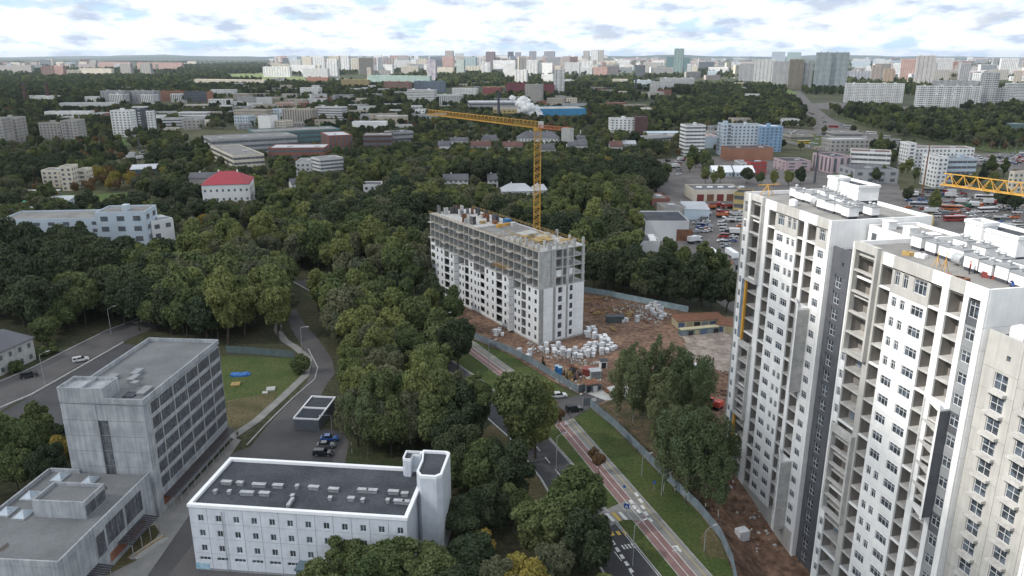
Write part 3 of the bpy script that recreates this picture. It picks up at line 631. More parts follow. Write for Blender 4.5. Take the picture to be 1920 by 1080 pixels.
# long side cladding (local frame facing left)
LS = Frame(CB, (-.12, LM_, 0), R(-90)); ES = Frame(CB, (0, -.12, 0), 0)
for i in range(len(ly) - 1):
    y0, y1 = ly[i], ly[i + 1]; w = y1 - y0; top = 6 if i not in (3, 9, 10, 13) else 5
    ty = (0, 1, 2, 1, 3, 0, 2, 1, 1, 3)[i % 10]
    if i in (19, 20): top = 7
    for k in range(top):
        z0 = FL[k] - .2
        if ty in (2, 3):
            LOGG = MB().box(0, 0, 0, .3, .25, 2.98).box(w - .3, 0, 0, w, .25, 2.98).box(.3, 0, 0, w - .3, .25, .45 if ty == 2 else 1.2); LOGG.build('balcony_panel', WHITE, LS, (LM_ - y1, 0, z0))
        else:
            hw = 1.3; hx = (w - hw) / 2; hs = [(hx, hx + hw, 1.0, 2.5)]
            if w > 4: hs = [(.5, 1.7, 1.0, 2.5), (w - 1.7, w - .5, 1.0, 2.5)]
            put_panel(LS, LM_ - y1, z0, w, 3.02, hs, WHITE)
            for q in hs: put_window(LS, LM_ - y1 + q[0], z0 + q[2], q[1] - q[0], 1.5, y=.16, cols=2, frame=FRAMED)
for k in range(6):
    z0 = FL[k] - .2
    for x0, x1, hs, m in ((0, 1.6, [], CONC), (1.6, 5.4, [], WHITE), (5.4, 6.4, [], CONC), (6.4, 10.6, [(1.0, 2.7, .7, 2.6)], WHITE), (10.6, 11.4, [], CONC), (11.4, 14.2, [(.6, 1.9, .7, 2.6)], WHITE), (14.2, 17.9, [], WHITE)):
        put_panel(ES, x0, z0, x1 - x0, 3.02, hs, m)
        for q in hs: put_window(ES, x0 + q[0], z0 + q[2], q[1] - q[0], q[3] - q[2], y=.16, cols=2, rows=2, frame=FRAMED)
for k in range(6, 10):
    for x in (.05, 5.4, 10.6, 16.95):
        MB().box(x, -.1, FL[k] + .01, x + .95, .5, FL[k + 1] - .23).build('column', CONCL, CB)
        if k == 7 and x < 12: MB().box(x + 1.4, .3, FL[k] + .01, x + 3.6, .5, FL[k] + 2.0).build('block_infill', WHITE, CB)
for i, y in enumerate(ly[1:]):
    if i % 3 == 1: MB().box(-1.3, y - 3.2, -.22, -.23, y - .2, 0).build('balcony_slab', SLABC, CB, (0, 0, FL[7])); MB().box(-1.3, y - 3.2, -.22, -.23, y - .2, 0).build('balcony_slab', SLABC, CB, (0, 0, FL[9]))
for y in [1.2 + 3.3 * i for i in range(8)]: MB().box(0, 0, 0, .9 if y < 9 else .3, .5, rng.uniform(1.6, 2.8)).build('column_stub', CONCL, CB, (.1, y, FL[10]))
for x in (3.2, 6.6, 10.2, 13.6, 17.0): MB().box(0, 0, 0, .8, .4, rng.uniform(2., 2.8)).build('column_stub', CONCL, CB, (x, .1, FL[10]))
# top: upright shutters at the far end, columns and guard rails at the near end, loose timber
FWK = mat('dark_formwork_panel', (.06, .062, .07), .7, (.12, .115, .11), .8, rnd=.5); zt = FL[10]
rr = random.Random(5)
for i in range(30):
    x = rr.uniform(.6, 15.5); y = rr.uniform(44, 72.5); w = rr.choice([1.2, 1.8, 2.4]); h = rr.uniform(1.8, 3.3)
    a = rr.random() < .5; MB().box(0, 0, 0, w if a else .25, .25 if a else w, h).build('formwork_panel', FWK if rr.random() < .6 else (CONCL if rr.random() < .6 else RUST), CB, (x, y, zt))
for i in range(16):
    x = rr.choice([.1, 4.4, 9., 13.5, 17.2]); y = rr.choice([.1, 3.4, 7., 10.5, 14.]); MB().box(0, 0, 0, .5, .9, rr.uniform(1.2, 2.7)).build('column_stub', CONCL, CB, (x, y + rr.uniform(0, .4), zt))
b = MB()
for i in range(70):
    y = rr.uniform(1, 23); x = rr.uniform(1, 15); a = rr.choice([0, 0, math.pi / 2]) + rr.uniform(-.12, .12); l = rr.uniform(2.5, 6)
    b.bar((x, y, zt + .7 + rr.random() * .6), (x + math.cos(a) * l, y + math.sin(a) * l, zt + .7 + rr.random() * .6), .16, 0)
b.build('shuttering_beams', TIMBER, CB, kind='stuff')
for i in range(9): MB().box(0, 0, 0, rr.uniform(2, 4), rr.uniform(2.4, 5), .12).build('shuttering_sheet', TIMBER if i % 3 else BEIGEC, CB, (rr.uniform(1, 12), rr.uniform(2, 18), zt + 1.25 + i * .02))
for i in range(7): MB().box(0, 0, 0, rr.uniform(1.5, 3), rr.uniform(1, 2), rr.uniform(.6, 1.4)).build('material_stack', rr.choice([TIMBER, RUST, STEELY, CONCL, TIMBER]), CB, (rr.uniform(6, 15), rr.uniform(36, 56), zt))
MB().box(0, 0, 0, 2.2, 2.4, 1.8).build('material_stack', mat('blue_tarpaulin', (.04, .15, .32), .5), CB, (13.5, 40, zt), label='blue covered box')
for (x, y0, y1) in ((18.6, -.4, LM_), (-.8, -.4, LM_)):
    b = MB()
    for h in (.55, 1.05): b.bar((x, y0, zt + h), (x, y1, zt + h), .07, 0, .12)
    y = y0
    while y < y1: b.bar((x, y, zt - .1), (x, y, zt + 1.15), .06); y += 2.4
    b.build('guard_rail', TIMBER, CB)
for k in (7, 8, 9):
    b = MB()
    for h in (.5, 1.0): b.bar((-.8, 3, FL[k] + h), (-.8, LM_, FL[k] + h), .05)
    b.build('guard_rail', TIMBER, CB)
b = MB()
for i in range(8): b.bar((-2.4, 17 + i * 1.1, FL[7] - .1), (1, 17.2 + i * 1.1, FL[7] + .1), .14)
b.build('projecting_beams', STEELY, CB, kind='stuff')
for yb in (14.6, 51.8):    # slanting balcony bays
    for k in range(7): MB().prism([(-.14, yb), (-.14, yb + 4.2), (-2.0, yb + .2)], FL[k] - .2, FL[k] + .1).build('balcony_slab', SLABC, CB)
    for k in range(6): MB().prism([(-.14, yb - .02), (-.14, yb + .15), (-2.0, yb + .17), (-2.0, yb - .02)], FL[k] + .11, FL[k + 1] - .21).build('balcony_side_panel', WHITE, CB)
MB().box(1, 24, zt + .02, 17, 41, zt + .05).build('fresh_slab', ROOFC, CB)
# ---- tower crane behind it, and the jib reaching in from the right
def truss(b, a, c, w, h, n, chord=.16, lace=.09, down=False, taper=1.):
    """triangular or square lattice between two points: a square one for the mast, h above for the jib"""
    a = Vector(a); c = Vector(c); d = (c - a); L = d.length; d.normalize()
    if abs(d.z) > .9:
        cs = [Vector((sx_ * w / 2, sy_ * w / 2, 0)) for sx_, sy_ in ((-1, -1), (1, -1), (1, 1), (-1, 1))]
        for q in cs: b.bar(a + q, c + q, chord)
        for i in range(n):
            p = a + d * (L * i / n); q_ = a + d * (L * (i + 1) / n); pm = (p + q_) / 2
            for k in range(4):
                u, v = cs[k], cs[(k + 1) % 4]; b.bar(p + u, pm + v, lace); b.bar(pm + v, q_ + u, lace); b.bar(p + u, p + v, lace)
    else:
        s = Vector((d.y, -d.x, 0)).normalized() * w / 2; up = Vector((0, 0, 1)) * h
        b.bar(a - s, c - s, chord); b.bar(a + s, c + s, chord); b.bar(a + up, c + up * taper, chord)
        for i in range(n):
            t0, t1 = i / n, (i + 1) / n; p, q_ = a.lerp(c, t0), a.lerp(c, t1); tm = (t0 + t1) / 2; m_ = a.lerp(c, tm) + up * (1 + (taper - 1) * tm)
            for e in (-s, s): b.bar(p + e, m_, lace); b.bar(m_, q_ + e, lace)
            b.bar(p - s, p + s, lace); b.bar(p - s, q_ + s, lace * .8)
CM = Vector((9.0, 276.0, 0)); zc_ = 64.5
CR = thing('tower_crane', 'yellow lattice tower crane standing behind the half clad building', 'crane', CM)
b = MB(); truss(b, (0, 0, 0), (0, 0, zc_), 2.2, 0, 26, .26, .13); b.build('mast', STEELY, CR)
MB().box(-2.5, -2.5, 0, 2.5, 2.5, 1.2).build('base_block', CONC, CR)
tip = G(802, 210, 68.0) - CM; jd = Vector((tip.x, tip.y, 0)).normalized()
b = MB(); truss(b, (0, 0, zc_ + .8), (tip.x, tip.y, 67.2), 1.5, 2.2, 30, .24, .13, taper=.8); b.build('jib', STEELY, CR)
b = MB(); truss(b, (0, 0, zc_ + .8), tuple(-jd * 15 + Vector((0, 0, zc_ + .8))), 1.5, 1.0, 7, .22, .12); b.build('counter_jib', mat('orange_painted_steel', (.50, .17, .08), .6), CR)
cb = -jd * 13.5; ang = math.atan2(jd.y, jd.x)
MB().box(-1.8, -1.1, zc_ - 2.8, 1.8, 1.1, zc_ + 1.6).build('counterweight', BEIGEC, CR, (cb.x, cb.y, 0), ang)
b = MB(); b.disc((0, 0, zc_ + .3), 1.5, (0, 0, 1), .9, seg=14); b.build('slewing_ring', STEELY, CR)
MB().box(-.7, -2.4, zc_ + .8, .9, -1.2, zc_ + 2.9).build('cab', mat('cab_white', (.6, .6, .58), .5), CR, (0, 0, 0), ang)
J0 = G(1768, 339, 66.0); J1 = G(1960, 364, 66.0)
CR2 = thing('tower_crane', 'yellow crane jib reaching in from the right edge above the truck yard', 'crane', (J0.x + (J1.x - J0.x) * 2.2, J0.y + (J1.y - J0.y) * 2.2, 0))
e = (J1 - J0) * 2.2
b = MB(); truss(b, tuple(Vector((-e.x, -e.y, 65.3))), (0, 0, 65.3), 1.5, 2.2, 16, .17, .10); b.build('jib', STEELY, CR2)
b = MB(); truss(b, (0, 0, -4), (0, 0, 65.3), 2.0, 0, 26, .2, .1); b.build('mast', STEELY, CR2)
# ================================================================ GROUND
def ground():
    me = bpy.data.meshes.new('ground'); vs = []; fs = []
    xs = [-26000, -6000, -1500] + [-420 + 20 * i for i in range(22)] + [2 + 3 * i for i in range(36)] + [130 + 20 * i for i in range(15)] + [1500, 6000, 26000]
    ys = [-2000, -200] + [0 + 20 * i for i in range(3)] + [60 + 3 * i for i in range(37)] + [180 + 20 * i for i in range(12)] + [1500, 4000, 9000, 26500]
    for y in ys:
        for x in xs: vs.append((x, y, hgt(x, y) if y < 1000 else 0))
    n = len(xs)
    for j in range(len(ys) - 1):
        for i in range(n - 1): fs.append((j * n + i, j * n + i + 1, (j + 1) * n + i + 1, (j + 1) * n + i))
    me.from_pydata(vs, [], fs); m = mat('open_ground', (.034, .046, .019), .98, (.075, .075, .036), .004, fine=(.05, .3), lo=.42, hi=.6)
    me.materials.append(m); obj('ground', me, kind='structure')
ground()
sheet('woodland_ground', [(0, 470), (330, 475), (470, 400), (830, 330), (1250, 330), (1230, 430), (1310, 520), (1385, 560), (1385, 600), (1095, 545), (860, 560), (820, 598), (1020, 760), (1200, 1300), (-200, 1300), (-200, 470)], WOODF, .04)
# roads
left_street = [(-80, 790), (0, 772), (60, 738), (140, 690), (232, 640), (330, 598), (318, 586), (270, 596), (200, 620), (130, 652), (60, 690), (0, 712), (-80, 740)]
sheet('street', left_street, ASPHL, .12)
sheet('yard_asphalt', [(60, 742), (232, 645), (300, 655), (300, 800), (-60, 900), (-60, 810), (0, 777)], ASPH, .10)
KERB = mat('concrete_kerb', (.42, .41, .40), .9, (.3, .3, .29), 1.)
strip('kerb', [G(-60, 792), G(60, 741), G(232, 643)], .5, KERB, .1, h=.35)
strip('kerb', [G(-60, 742), G(60, 690), G(200, 620), G(262, 597)], .3, KERB, .1, h=.13)
roadA = [(470, 838), (500, 800), (545, 752), (575, 718), (585, 690), (570, 655), (548, 620), (538, 595), (540, 582), (556, 580), (570, 606), (600, 640), (622, 672), (628, 700), (612, 722), (600, 745), (590, 800), (645, 812), (655, 830), (640, 900), (560, 880), (430, 870)]
sheet('lane', roadA, ASPHL, .08)
sheet('lane_asphalt', [(470, 838), (430, 852), (345, 960), (200, 1120), (400, 1120), (700, 1120), (840, 1000), (840, 960), (640, 900)], ASPHL, .075)
sheet('footpath', [(100, 1120), (240, 1010), (345, 925), (440, 822), (452, 826), (360, 960), (250, 1120)], PAVE, .14)
strip('footpath', [G(432, 822), G(480, 790), G(530, 745), G(572, 705), G(578, 672), G(552, 650), G(535, 640), G(520, 620), G(524, 600)], 2.4, PAVE, .13)
strip('kerb', [G(463, 835), G(500, 795), G(548, 748), G(590, 712), G(596, 690), G(578, 655)], .3, KERB, .1, h=.14)
sheet('lawn', [(415, 668), (560, 672), (552, 690), (568, 715), (520, 745), (470, 790), (428, 815), (410, 740)], GRASS, .07)
sheet('worn_lawn', [(424, 752), (520, 735), (505, 770), (440, 815), (424, 800)], GRASSD, .10)
sheet('lawn', [(655, 800), (840, 850), (850, 900), (640, 880), (650, 830)], mat('dark_rough_grass', (.035, .05, .018), .95, (.06, .062, .03), .2, fine=(1.2, .35)), .07)  # rough grass in a darker green than the mown lawns
sheet('rough_verge', [(840, 840), (925, 795), (1000, 810), (1090, 900), (1130, 990), (1000, 960), (900, 905)], GRASSD, .07)
sheet('lawn', [(560, 545), (600, 560), (830, 600), (1060, 760), (1020, 800), (905, 722), (760, 660), (640, 590)], GRASS, .06)
# boulevard and the red cycle path beside it
bl_r = [G(*p) for p in [(1262, 1110), (1237, 1080), (1120, 937), (1087, 887), (1017, 807), (900, 712), (800, 645), (700, 582), (640, 548), (590, 522)]]
bl_c = offset_line(bl_r, -4.6)
strip('road', bl_c, 9.2, ASPH, .10)
strip('kerb', offset_line(bl_r, .12), .25, KERB, .08, h=.15); strip('kerb', offset_line(bl_r, -9.3), .25, KERB, .08, h=.15)
strip('road_markings', bl_c, .16, PAINT, .115, dash=(3., 6.))
for o_ in (-9.0, -.25): strip('road_markings', bl_r, .12, PAINT, .116, off=o_)
path_l = [G(*p) for p in [(1300, 1112), (1273, 1080), (1037, 792), (940, 708), (873, 657), (813, 612), (740, 570), (690, 545), (640, 520)]]
strip('cycle_path', path_l, 3.0, REDP, .13, off=1.5)
strip('cycle_path_markings', path_l, .13, PAINT, .145, off=1.5); strip('cycle_path_markings', path_l, .13, PAINT, .145, off=2.95)
strip('pavement', path_l, 2.5, PAVE, .128, off=4.26); strip('tactile_strip', path_l, .35, TACT, .14, off=4.5)
strip('kerb', path_l, .16, KERB, .06, h=.09, off=-.1); strip('kerb', path_l, .16, KERB, .06, h=.09, off=5.6)
sheet('lawn', [(1262, 1110), (1120, 935), (1017, 805), (1040, 792), (1300, 1112)], GRASS, .062)
sheet('lawn', [(1335, 1112), (1330, 1080), (1072, 782), (1107, 766), (1150, 802), (1200, 852), (1250, 902), (1310, 962), (1350, 1012), (1378, 1085), (1385, 1115)], GRASS, .064)
sheet('worn_lawn', [(1330, 985), (1352, 1020), (1362, 1050), (1325, 1045), (1312, 1010)], GRASSD, .10)
sheet('lawn', [(813, 604), (850, 622), (960, 668), (1030, 712), (1072, 742), (1042, 752), (1018, 730), (955, 690)], GRASS, .066)
# junction with the site driveway
sheet('driveway', [(1000, 755), (1030, 742), (1072, 745), (1095, 738), (1150, 724), (1180, 728), (1180, 745), (1135, 752), (1110, 765), (1072, 786), (1040, 796), (1005, 800)], ASPHL, .15)
sheet('concrete_driveway', [(1100, 738), (1150, 724), (1200, 726), (1200, 748), (1135, 752)], SLABC, .165)
sheet('crossing_pavement', [(1120, 965), (1133, 958), (1150, 950), (1178, 938), (1210, 960), (1204, 978), (1170, 975), (1140, 990)], PAVE, .135)
def mark(name, pix, m=PAINT, z=.18): return sheet(name, pix, m, z)
for i in range(4): mark('crossing_stripe', [(1122 + i * 12, 966 - i * 1.5), (1128 + i * 12, 965 - i * 1.5), (1142 + i * 12, 980 - i * 1.5), (1136 + i * 12, 981 - i * 1.5)], PAINTY if i % 2 == 0 else PAINT)
for i in range(4): mark('crossing_stripe', [(1130 + i * 12, 1000 - i * 1), (1136 + i * 12, 999 - i), (1141 + i * 12, 1006 - i), (1135 + i * 12, 1007 - i)], PAINTY)
for i in range(7): mark('centre_block', [(1127 + i * 8.5, 990 + i * 13), (1132 + i * 8.5, 988 + i * 13), (1138 + i * 8.5, 996 + i * 13), (1132 + i * 8.5, 998 + i * 13)])
for i in range(5):
    for j in range(2): mark('speed_bump_square', [(1164 + i * 6 + j * 3, 1024 - i + j * 4), (1167 + i * 6 + j * 3, 1023.5 - i + j * 4), (1170 + i * 6 + j * 3, 1027 - i + j * 4), (1167 + i * 6 + j * 3, 1027.5 - i + j * 4)])
for k, (cx_, cy_) in enumerate(((1178, 940), (1184, 950), (1192, 958), (1200, 950), (1196, 938), (1206, 962), (1214, 974), (1188, 926))):
    mark('cycle_path_block', [(cx_, cy_), (cx_ + 5, cy_ - 2), (cx_ + 11, cy_ + 5), (cx_ + 6, cy_ + 7)], PAINT, .2)
def bike_symbol(px, py, dx=1.):
    c = G(px, py); ax = AZ(-24); sy = Vector((ax.y, -ax.x, 0)); b = MB(); z = .19
    def P(u, v): q = c + sy * u + ax * v; return (q.x, q.y, hgt(q.x, q.y) + z)
    def stroke(a, d, w=.09):
        a = Vector(P(*a)); d = Vector(P(*d)); n = (d - a).normalized(); s = Vector((n.y, -n.x, 0)) * w / 2; b.add([a - s, a + s, d + s, d - s], [(0, 1, 2, 3)])
    for cx_ in (-.55, .55):
        for k in range(8): stroke((cx_ + .34 * math.cos(k * .785), .34 * math.sin(k * .785) - .3), (cx_ + .34 * math.cos(k * .785 + .785), .34 * math.sin(k * .785 + .785) - .3))
    for s_ in (((-.55, -.3), (-.2, .35)), ((-.2, .35), (.4, .35)), ((.4, .35), (.55, -.3)), ((-.2, .35), (0, -.3)), ((0, -.3), (.4, .35)), ((-.55, -.3), (0, -.3)), ((.4, .35), (.35, .55)), ((-.3, .45), (-.1, .45))): stroke(*s_)
    b.build('bicycle_symbol', PAINT, kind='structure')
bike_symbol(1267, 1032); bike_symbol(1063, 795)
mark('give_way_triangle', [(1258, 1026), (1270, 1024), (1278, 1036), (1275, 1037), (1268, 1027), (1262, 1028)], PAINT, .2)
# ================================================================ BUILDING SITE
sheet('site_earth', [(820, 590), (862, 556), (1095, 542), (1190, 566), (1290, 586), (1392, 596), (1400, 640), (1390, 860), (1560, 1080), (1600, 1150), (1395, 1150), (1378, 1085), (1350, 1012), (1310, 962), (1250, 902), (1200, 852), (1150, 802), (1107, 766), (1098, 748), (1082, 738), (1030, 712), (960, 667), (850, 621)], DIRT, .12)
sheet('wood_litter', [(1110, 766), (1160, 745), (1270, 770), (1330, 850), (1330, 960), (1250, 900), (1200, 850)], mat('leaf_litter', (.12, .085, .05), .98, (.05, .052, .025), .2, fine=(1.5, .4)), .17)
sheet('yard_ground', [(1230, 430), (1255, 330), (1400, 330), (1420, 640), (1380, 590), (1310, 545), (1250, 500)], DUSTY, .12)
# slabs of the paved yard, each its own piece
YD = obj('paved_yard', MB().add([G(1278, 626, .13), G(1392, 612, .13), G(1400, 690, .13), G(1352, 705, .13), G(1296, 712, .13), G(1290, 680, .13)], [(0, 1, 2, 3, 4, 5)][::1]).mesh('paved_yard', DIRT), kind='structure')
yp = [Vector(G(*p)) for p in [(1278, 630), (1388, 618), (1390, 695), (1345, 700), (1296, 708), (1288, 680)]]
slab = MB().box(-.97, -1.46, 0, .97, 1.46, .14).mesh('concrete_slab', mat('yard_concrete', (.36, .30, .26), .92, (.24, .19, .155), .5, rnd=.22))
o0 = yp[0]; ux = AZ(80); uy = AZ(-10)
for i in range(-6, 26):
    for j in range(-30, 14):
        c = o0 + ux * (i * 2.0 + (j % 2) * .5) + uy * (j * 3.0)
        if inpoly(c.x, c.y, yp): obj('concrete_slab', slab, YD, (c.x, c.y, .13 + rng.uniform(0, .03)), R(10) + rng.normal(0, .02))
CORR = [mat('fence_blue_grey', (.25, .30, .33), .6, (.19, .23, .26), .7, rnd=.12), ]
def fence(label, line, step=2.6, h=2.4, m=None, z=.1):
    P = [G(*p) for p in line]; r = thing('site_fence', label, 'fence', (P[0].x, P[0].y, 0)); me = {}
    for a, c in zip(P, P[1:]):
        a = Vector((a.x, a.y, 0)); c = Vector((c.x, c.y, 0)); L = (c - a).length; n = max(1, round(L / step)); w = L / n; d = (c - a) / L; rz = math.atan2(d.y, d.x)
        b = MB(); k = int(w / .2)
        for i in range(k):
            x0, x1 = w * i / k, w * (i + 1) / k; y_ = .03 if i % 2 else -.03
            b.add([(x0, y_, .1), (x1, y_, .1), (x1, y_, h), (x0, y_, h)], [(0, 1, 2, 3)]);
            if i: b.add([(x0, -.03, .1), (x0, .03, .1), (x0, .03, h), (x0, -.03, h)], [(0, 1, 2, 3)])
        b.box(-.05, -.1, 0, .05, -.04, h + .1).box(.05, -.09, .4, w - .05, -.04, .48).box(.05, -.09, h - .3, w - .05, -.04, h - .22)
        pm = b.mesh('fence_panel', m or CORR[0])
        for i in range(n):
            q = a + d * (w * i); obj('fence_panel', pm, r, (q.x - P[0].x, q.y - P[0].y, hgt(q.x, q.y)), rz)
    return r
fence('blue grey sheet fence between the cycle path and the half clad building', [(812, 594), (850, 618), (905, 643), (960, 664), (1000, 686), (1040, 711), (1082, 737)])
fence('blue grey sheet fence right of the driveway gate beside the birches', [(1107, 764), (1130, 784), (1150, 800), (1200, 850), (1250, 901), (1310, 960), (1350, 1010), (1372, 1060), (1380, 1100)])
fence('pale blue sheet fence behind the building site under the trees', [(1092, 548), (1140, 556), (1200, 568), (1250, 578), (1290, 586)], h=2.4, m=mat('pale_blue_sheet', (.33, .42, .46), .6, (.24, .31, .34), .5))
fence('grey green board fence along the lawn behind the concrete shell', [(425, 662), (470, 664), (552, 672)], h=2.4, m=mat('grey_green_sheet', (.13, .17, .17), .7))
g1 = G(1097, 742); g2 = G(1112, 762)
for p, az_, lb in ((G(1084, 737), 60, 'folded grey gate leaf with a white notice beside the guard hut'), (G(1093, 762), 75, 'grey gate leaf with a white notice behind the black car')):
    r = thing('gate_leaf', lb, 'gate', p, R(90 - az_), 'gate leaves of the building site')
    MB().box(0, -.04, .1, 3.2, .04, 2.3).build('panel', mat('gate_grey', (.16, .18, .20), .6), r); MB().box(2.3, -.1, 1.1, 3.7, -.05, 2.1).build('notice_board', WTRIM, r); MB().box(-.1, -.1, 0, .05, .1, 2.6).build('post', METAL, r)
# garages, huts, portable toilets, container, reels, stacked blocks
def shed(name, label, cat, pc, az, L, D, H, wallm, roofm, fall=.5, doors=0, doorm=None, group=None, ov=.25):
    r = thing(name, label, cat, pc, R(90 - az), group); foot(pc, az, L, D, .5)
    MB().box(0, 0, 0, L, D, H).build('wall', wallm, r)
    b = MB(); b.add([(-ov, -ov, H + .02), (L + ov, -ov, H + .02), (L + ov, D + ov, H + fall), (-ov, D + ov, H + fall), (-ov, -ov, H + .16), (L + ov, -ov, H + .16), (L + ov, D + ov, H + fall + .14), (-ov, D + ov, H + fall + .14)], [(3, 2, 1, 0), (4, 5, 6, 7), (0, 1, 5, 4), (1, 2, 6, 5), (2, 3, 7, 6), (3, 0, 4, 7)]); b.build('roof', roofm, r)
    for i in range(doors):
        w = L / doors; MB().box(i * w + .3, -.05, .05, (i + 1) * w - .3, -.004, H - .45).build('garage_door', (doorm or [DGRAY])[i % len(doorm or [0])], r)
    return r
DM_ = [mat('blue_door', (.10, .13, .22), .6), mat('cream_door', (.38, .33, .20), .7), mat('dark_opening', (.03, .03, .035), .9), mat('grey_door', (.20, .22, .24), .6)]
CREAM = mat('cream_render', (.50, .44, .28), .9, (.40, .35, .23), .6)
shed('garage_row', 'cream garage row with rusty roof behind the paved yard', 'garage', G(1270, 617), 80, 17, 6, 2.6, CREAM, RUST, .5, 6, DM_)
shed('garage_row', 'cream garage row with rusty roof partly hidden by the white tower', 'garage', G(1342, 622), 118, 14, 6, 2.6, CREAM, RUST, .5, 5, DM_)
shed('container_row', 'low row of blue and green containers along the paved yard', 'container row', G(1277, 632), 75, 14, 2.2, 2.3, mat('blue_green_container', (.10, .15, .18), .6, (.14, .18, .12), .4), CREAM, .05, 6, DM_[::-1], None, .05)
shed('guard_hut', 'small grey guard hut with rusty roof by the site gate', 'hut', G(1099, 738), 75, 3.6, 2.6, 2.5, mat('hut_grey', (.16, .18, .19), .7), RUST, .25, 2, [DM_[2], FRAMEW])
shed('site_cabin', 'dark red container cabin among the cable reels', 'container', G(1092, 706), 115, 4.2, 2.3, 2.3, mat('dark_red_metal', (.20, .045, .04), .6), mat('red_roof_metal', (.26, .08, .07), .6), .1, 0)
shed('site_cabin', 'pale green grey cabin right of the dark red container', 'container', G(1108, 712), 80, 3.0, 2.2, 2.4, mat('pale_green_metal', (.28, .33, .32), .6), METAL, .1, 1, [DM_[3]])
shed('site_cabin', 'white kiosk with a dark flat roof on the bare earth', 'kiosk', G(1126, 692), 80, 2.0, 1.6, 2.4, WHITE, ROOFD, .1, 1, [DM_[2]])
for i, (px_, py_) in enumerate(((1041, 701), (1047, 704))):
    r = shed('portable_toilet', ('left' if i == 0 else 'right') + ' of two bright blue portable toilets behind the site fence', 'toilet', G(px_, py_), 85, 1.15, 1.15, 2.25, mat('bright_blue_plastic', (.03, .17, .42), .5), mat('pale_blue_plastic', (.35, .50, .60), .5), .08, 1, [mat('bright_blue_plastic_door', (.04, .2, .48), .5)], 'blue portable toilets', .04)
for i, (px_, py_, rr_, ri) in enumerate(((1066, 711, 1.35, 60), (1080, 714, 1.3, 75), (1073, 702, 1.1, 40), (1060, 703, 1.0, 65), (1086, 704, 1.0, 80), (1122, 729, 1.2, 0))):
    r = thing('cable_reel', ('big wooden cable reel standing upright', 'rusty cable reel second along the fence', 'small cable reel behind the two big ones', 'small dark cable reel beside the toilets', 'small reel by the dark red container', 'cable reel lying flat near the gate')[i], 'cable reel', G(px_, py_), R(ri), 'cable reels on the building site')
    ax = (0, 1, 0) if i < 5 else (0, 0, 1); c0 = Vector((0, 0, rr_)) if i < 5 else Vector((0, 0, .5)); mm = (TIMBER, RUST, ROOFD)[i % 3]
    for s_ in (-.42, .42):
        f = MB(); f.disc(c0 + Vector(ax) * s_, rr_, ax, .1, seg=18); f.build('flange', mm, r)
    MB().disc(c0, rr_ * .6, ax, .8, seg=14).build('drum', DGRAY, r)
shed('site_cabin', 'dark container with a light end on the bare earth behind the white heap', 'container', G(1138, 607), 86, 6, 2.4, 2.4, mat('dark_container', (.07, .085, .09), .6), DGRAY, .1, 0)
for px_, py_, lb in ((1340, 487, 'long white trailer body, left of two in the lower car yard'), (1375, 487, 'long white trailer body, right of two in the lower car yard')):
    MB().box(0, 0, .9, 2.5, 11, 3.2).box(.2, 1, 0, 2.3, 3, .89).box(.2, 8, 0, 2.3, 10, .89).build('trailer', WTRIM, None, G(px_, py_), .1, label=lb, cat='trailer')
for i, (px_, py_) in enumerate(((1118, 588), (1128, 582), (1180, 590), (1212, 604), (1150, 618), (1075, 690), (1110, 722), (1136, 735))):
    b = MB()
    for k in range(14): q = rng.uniform(-.8, .8); l_ = rng.uniform(2.5, 5); b.bar((-l_ / 2, q, .15 + rng.random() * .5), (l_ / 2, q + rng.normal(0, .2), .15 + rng.random() * .5), .12)
    b.build('rebar_bundle', RUST if i % 2 else TIMBER, None, G(px_, py_, .1), rng.uniform(0, 3), label='rusty bundle of bars lying on the site' if i % 2 else 'loose bundle of planks lying on the site', cat='bundle', group='bundles of bars and planks on the site')
# wrapped block pallets
def pallet_mesh(w, d, h):
    b = MB(); b.box(-w / 2, -d / 2, .14, w / 2, d / 2, h)
    for s_ in (-.4, 0, .4): b.box(s_ * w - .06, -d / 2, 0, s_ * w + .06, d / 2, .139, 1)
    for k in range(1, 4): b.box(-w / 2 - .01, -d / 2 - .01, .14 + (h - .14) * k / 4 - .015, w / 2 + .01, d / 2 + .01, .14 + (h - .14) * k / 4 + .015, 1)
    return b
PLM = [pallet_mesh(*q).mesh('pallet_stack', [WRAP, PAVE]) for q in ((1.35, 1.15, 1.2), (1.4, 1.2, 1.4), (1.3, 1.1, 1.1), (1.7, 1.2, 1.25))]
clusters = [([(1012, 655), (1040, 652), (1085, 664), (1102, 650), (1140, 640), (1155, 656), (1128, 668), (1090, 672), (1060, 670), (1030, 664)], 62, 'by the end wall'), ([(1098, 620), (1112, 612), (1135, 632), (1142, 642), (1120, 640), (1100, 634)], 12, 'behind the big white heap'),
            ([(925, 622), (942, 620), (944, 630), (928, 632)], 5, 'beside the long facade'), ([(988, 662), (1000, 662), (1002, 672), (990, 674)], 3, 'at the fence'), ([(965, 660), (978, 660), (980, 668), (966, 668)], 2, 'nearest the fence corner'),
            ([(1205, 568), (1235, 575), (1262, 592), (1240, 600), (1215, 590)], 11, 'at the far side of the site'), ([(1165, 598), (1195, 600), (1195, 606), (1165, 606)], 4, 'beside the dark container')]
taken = []
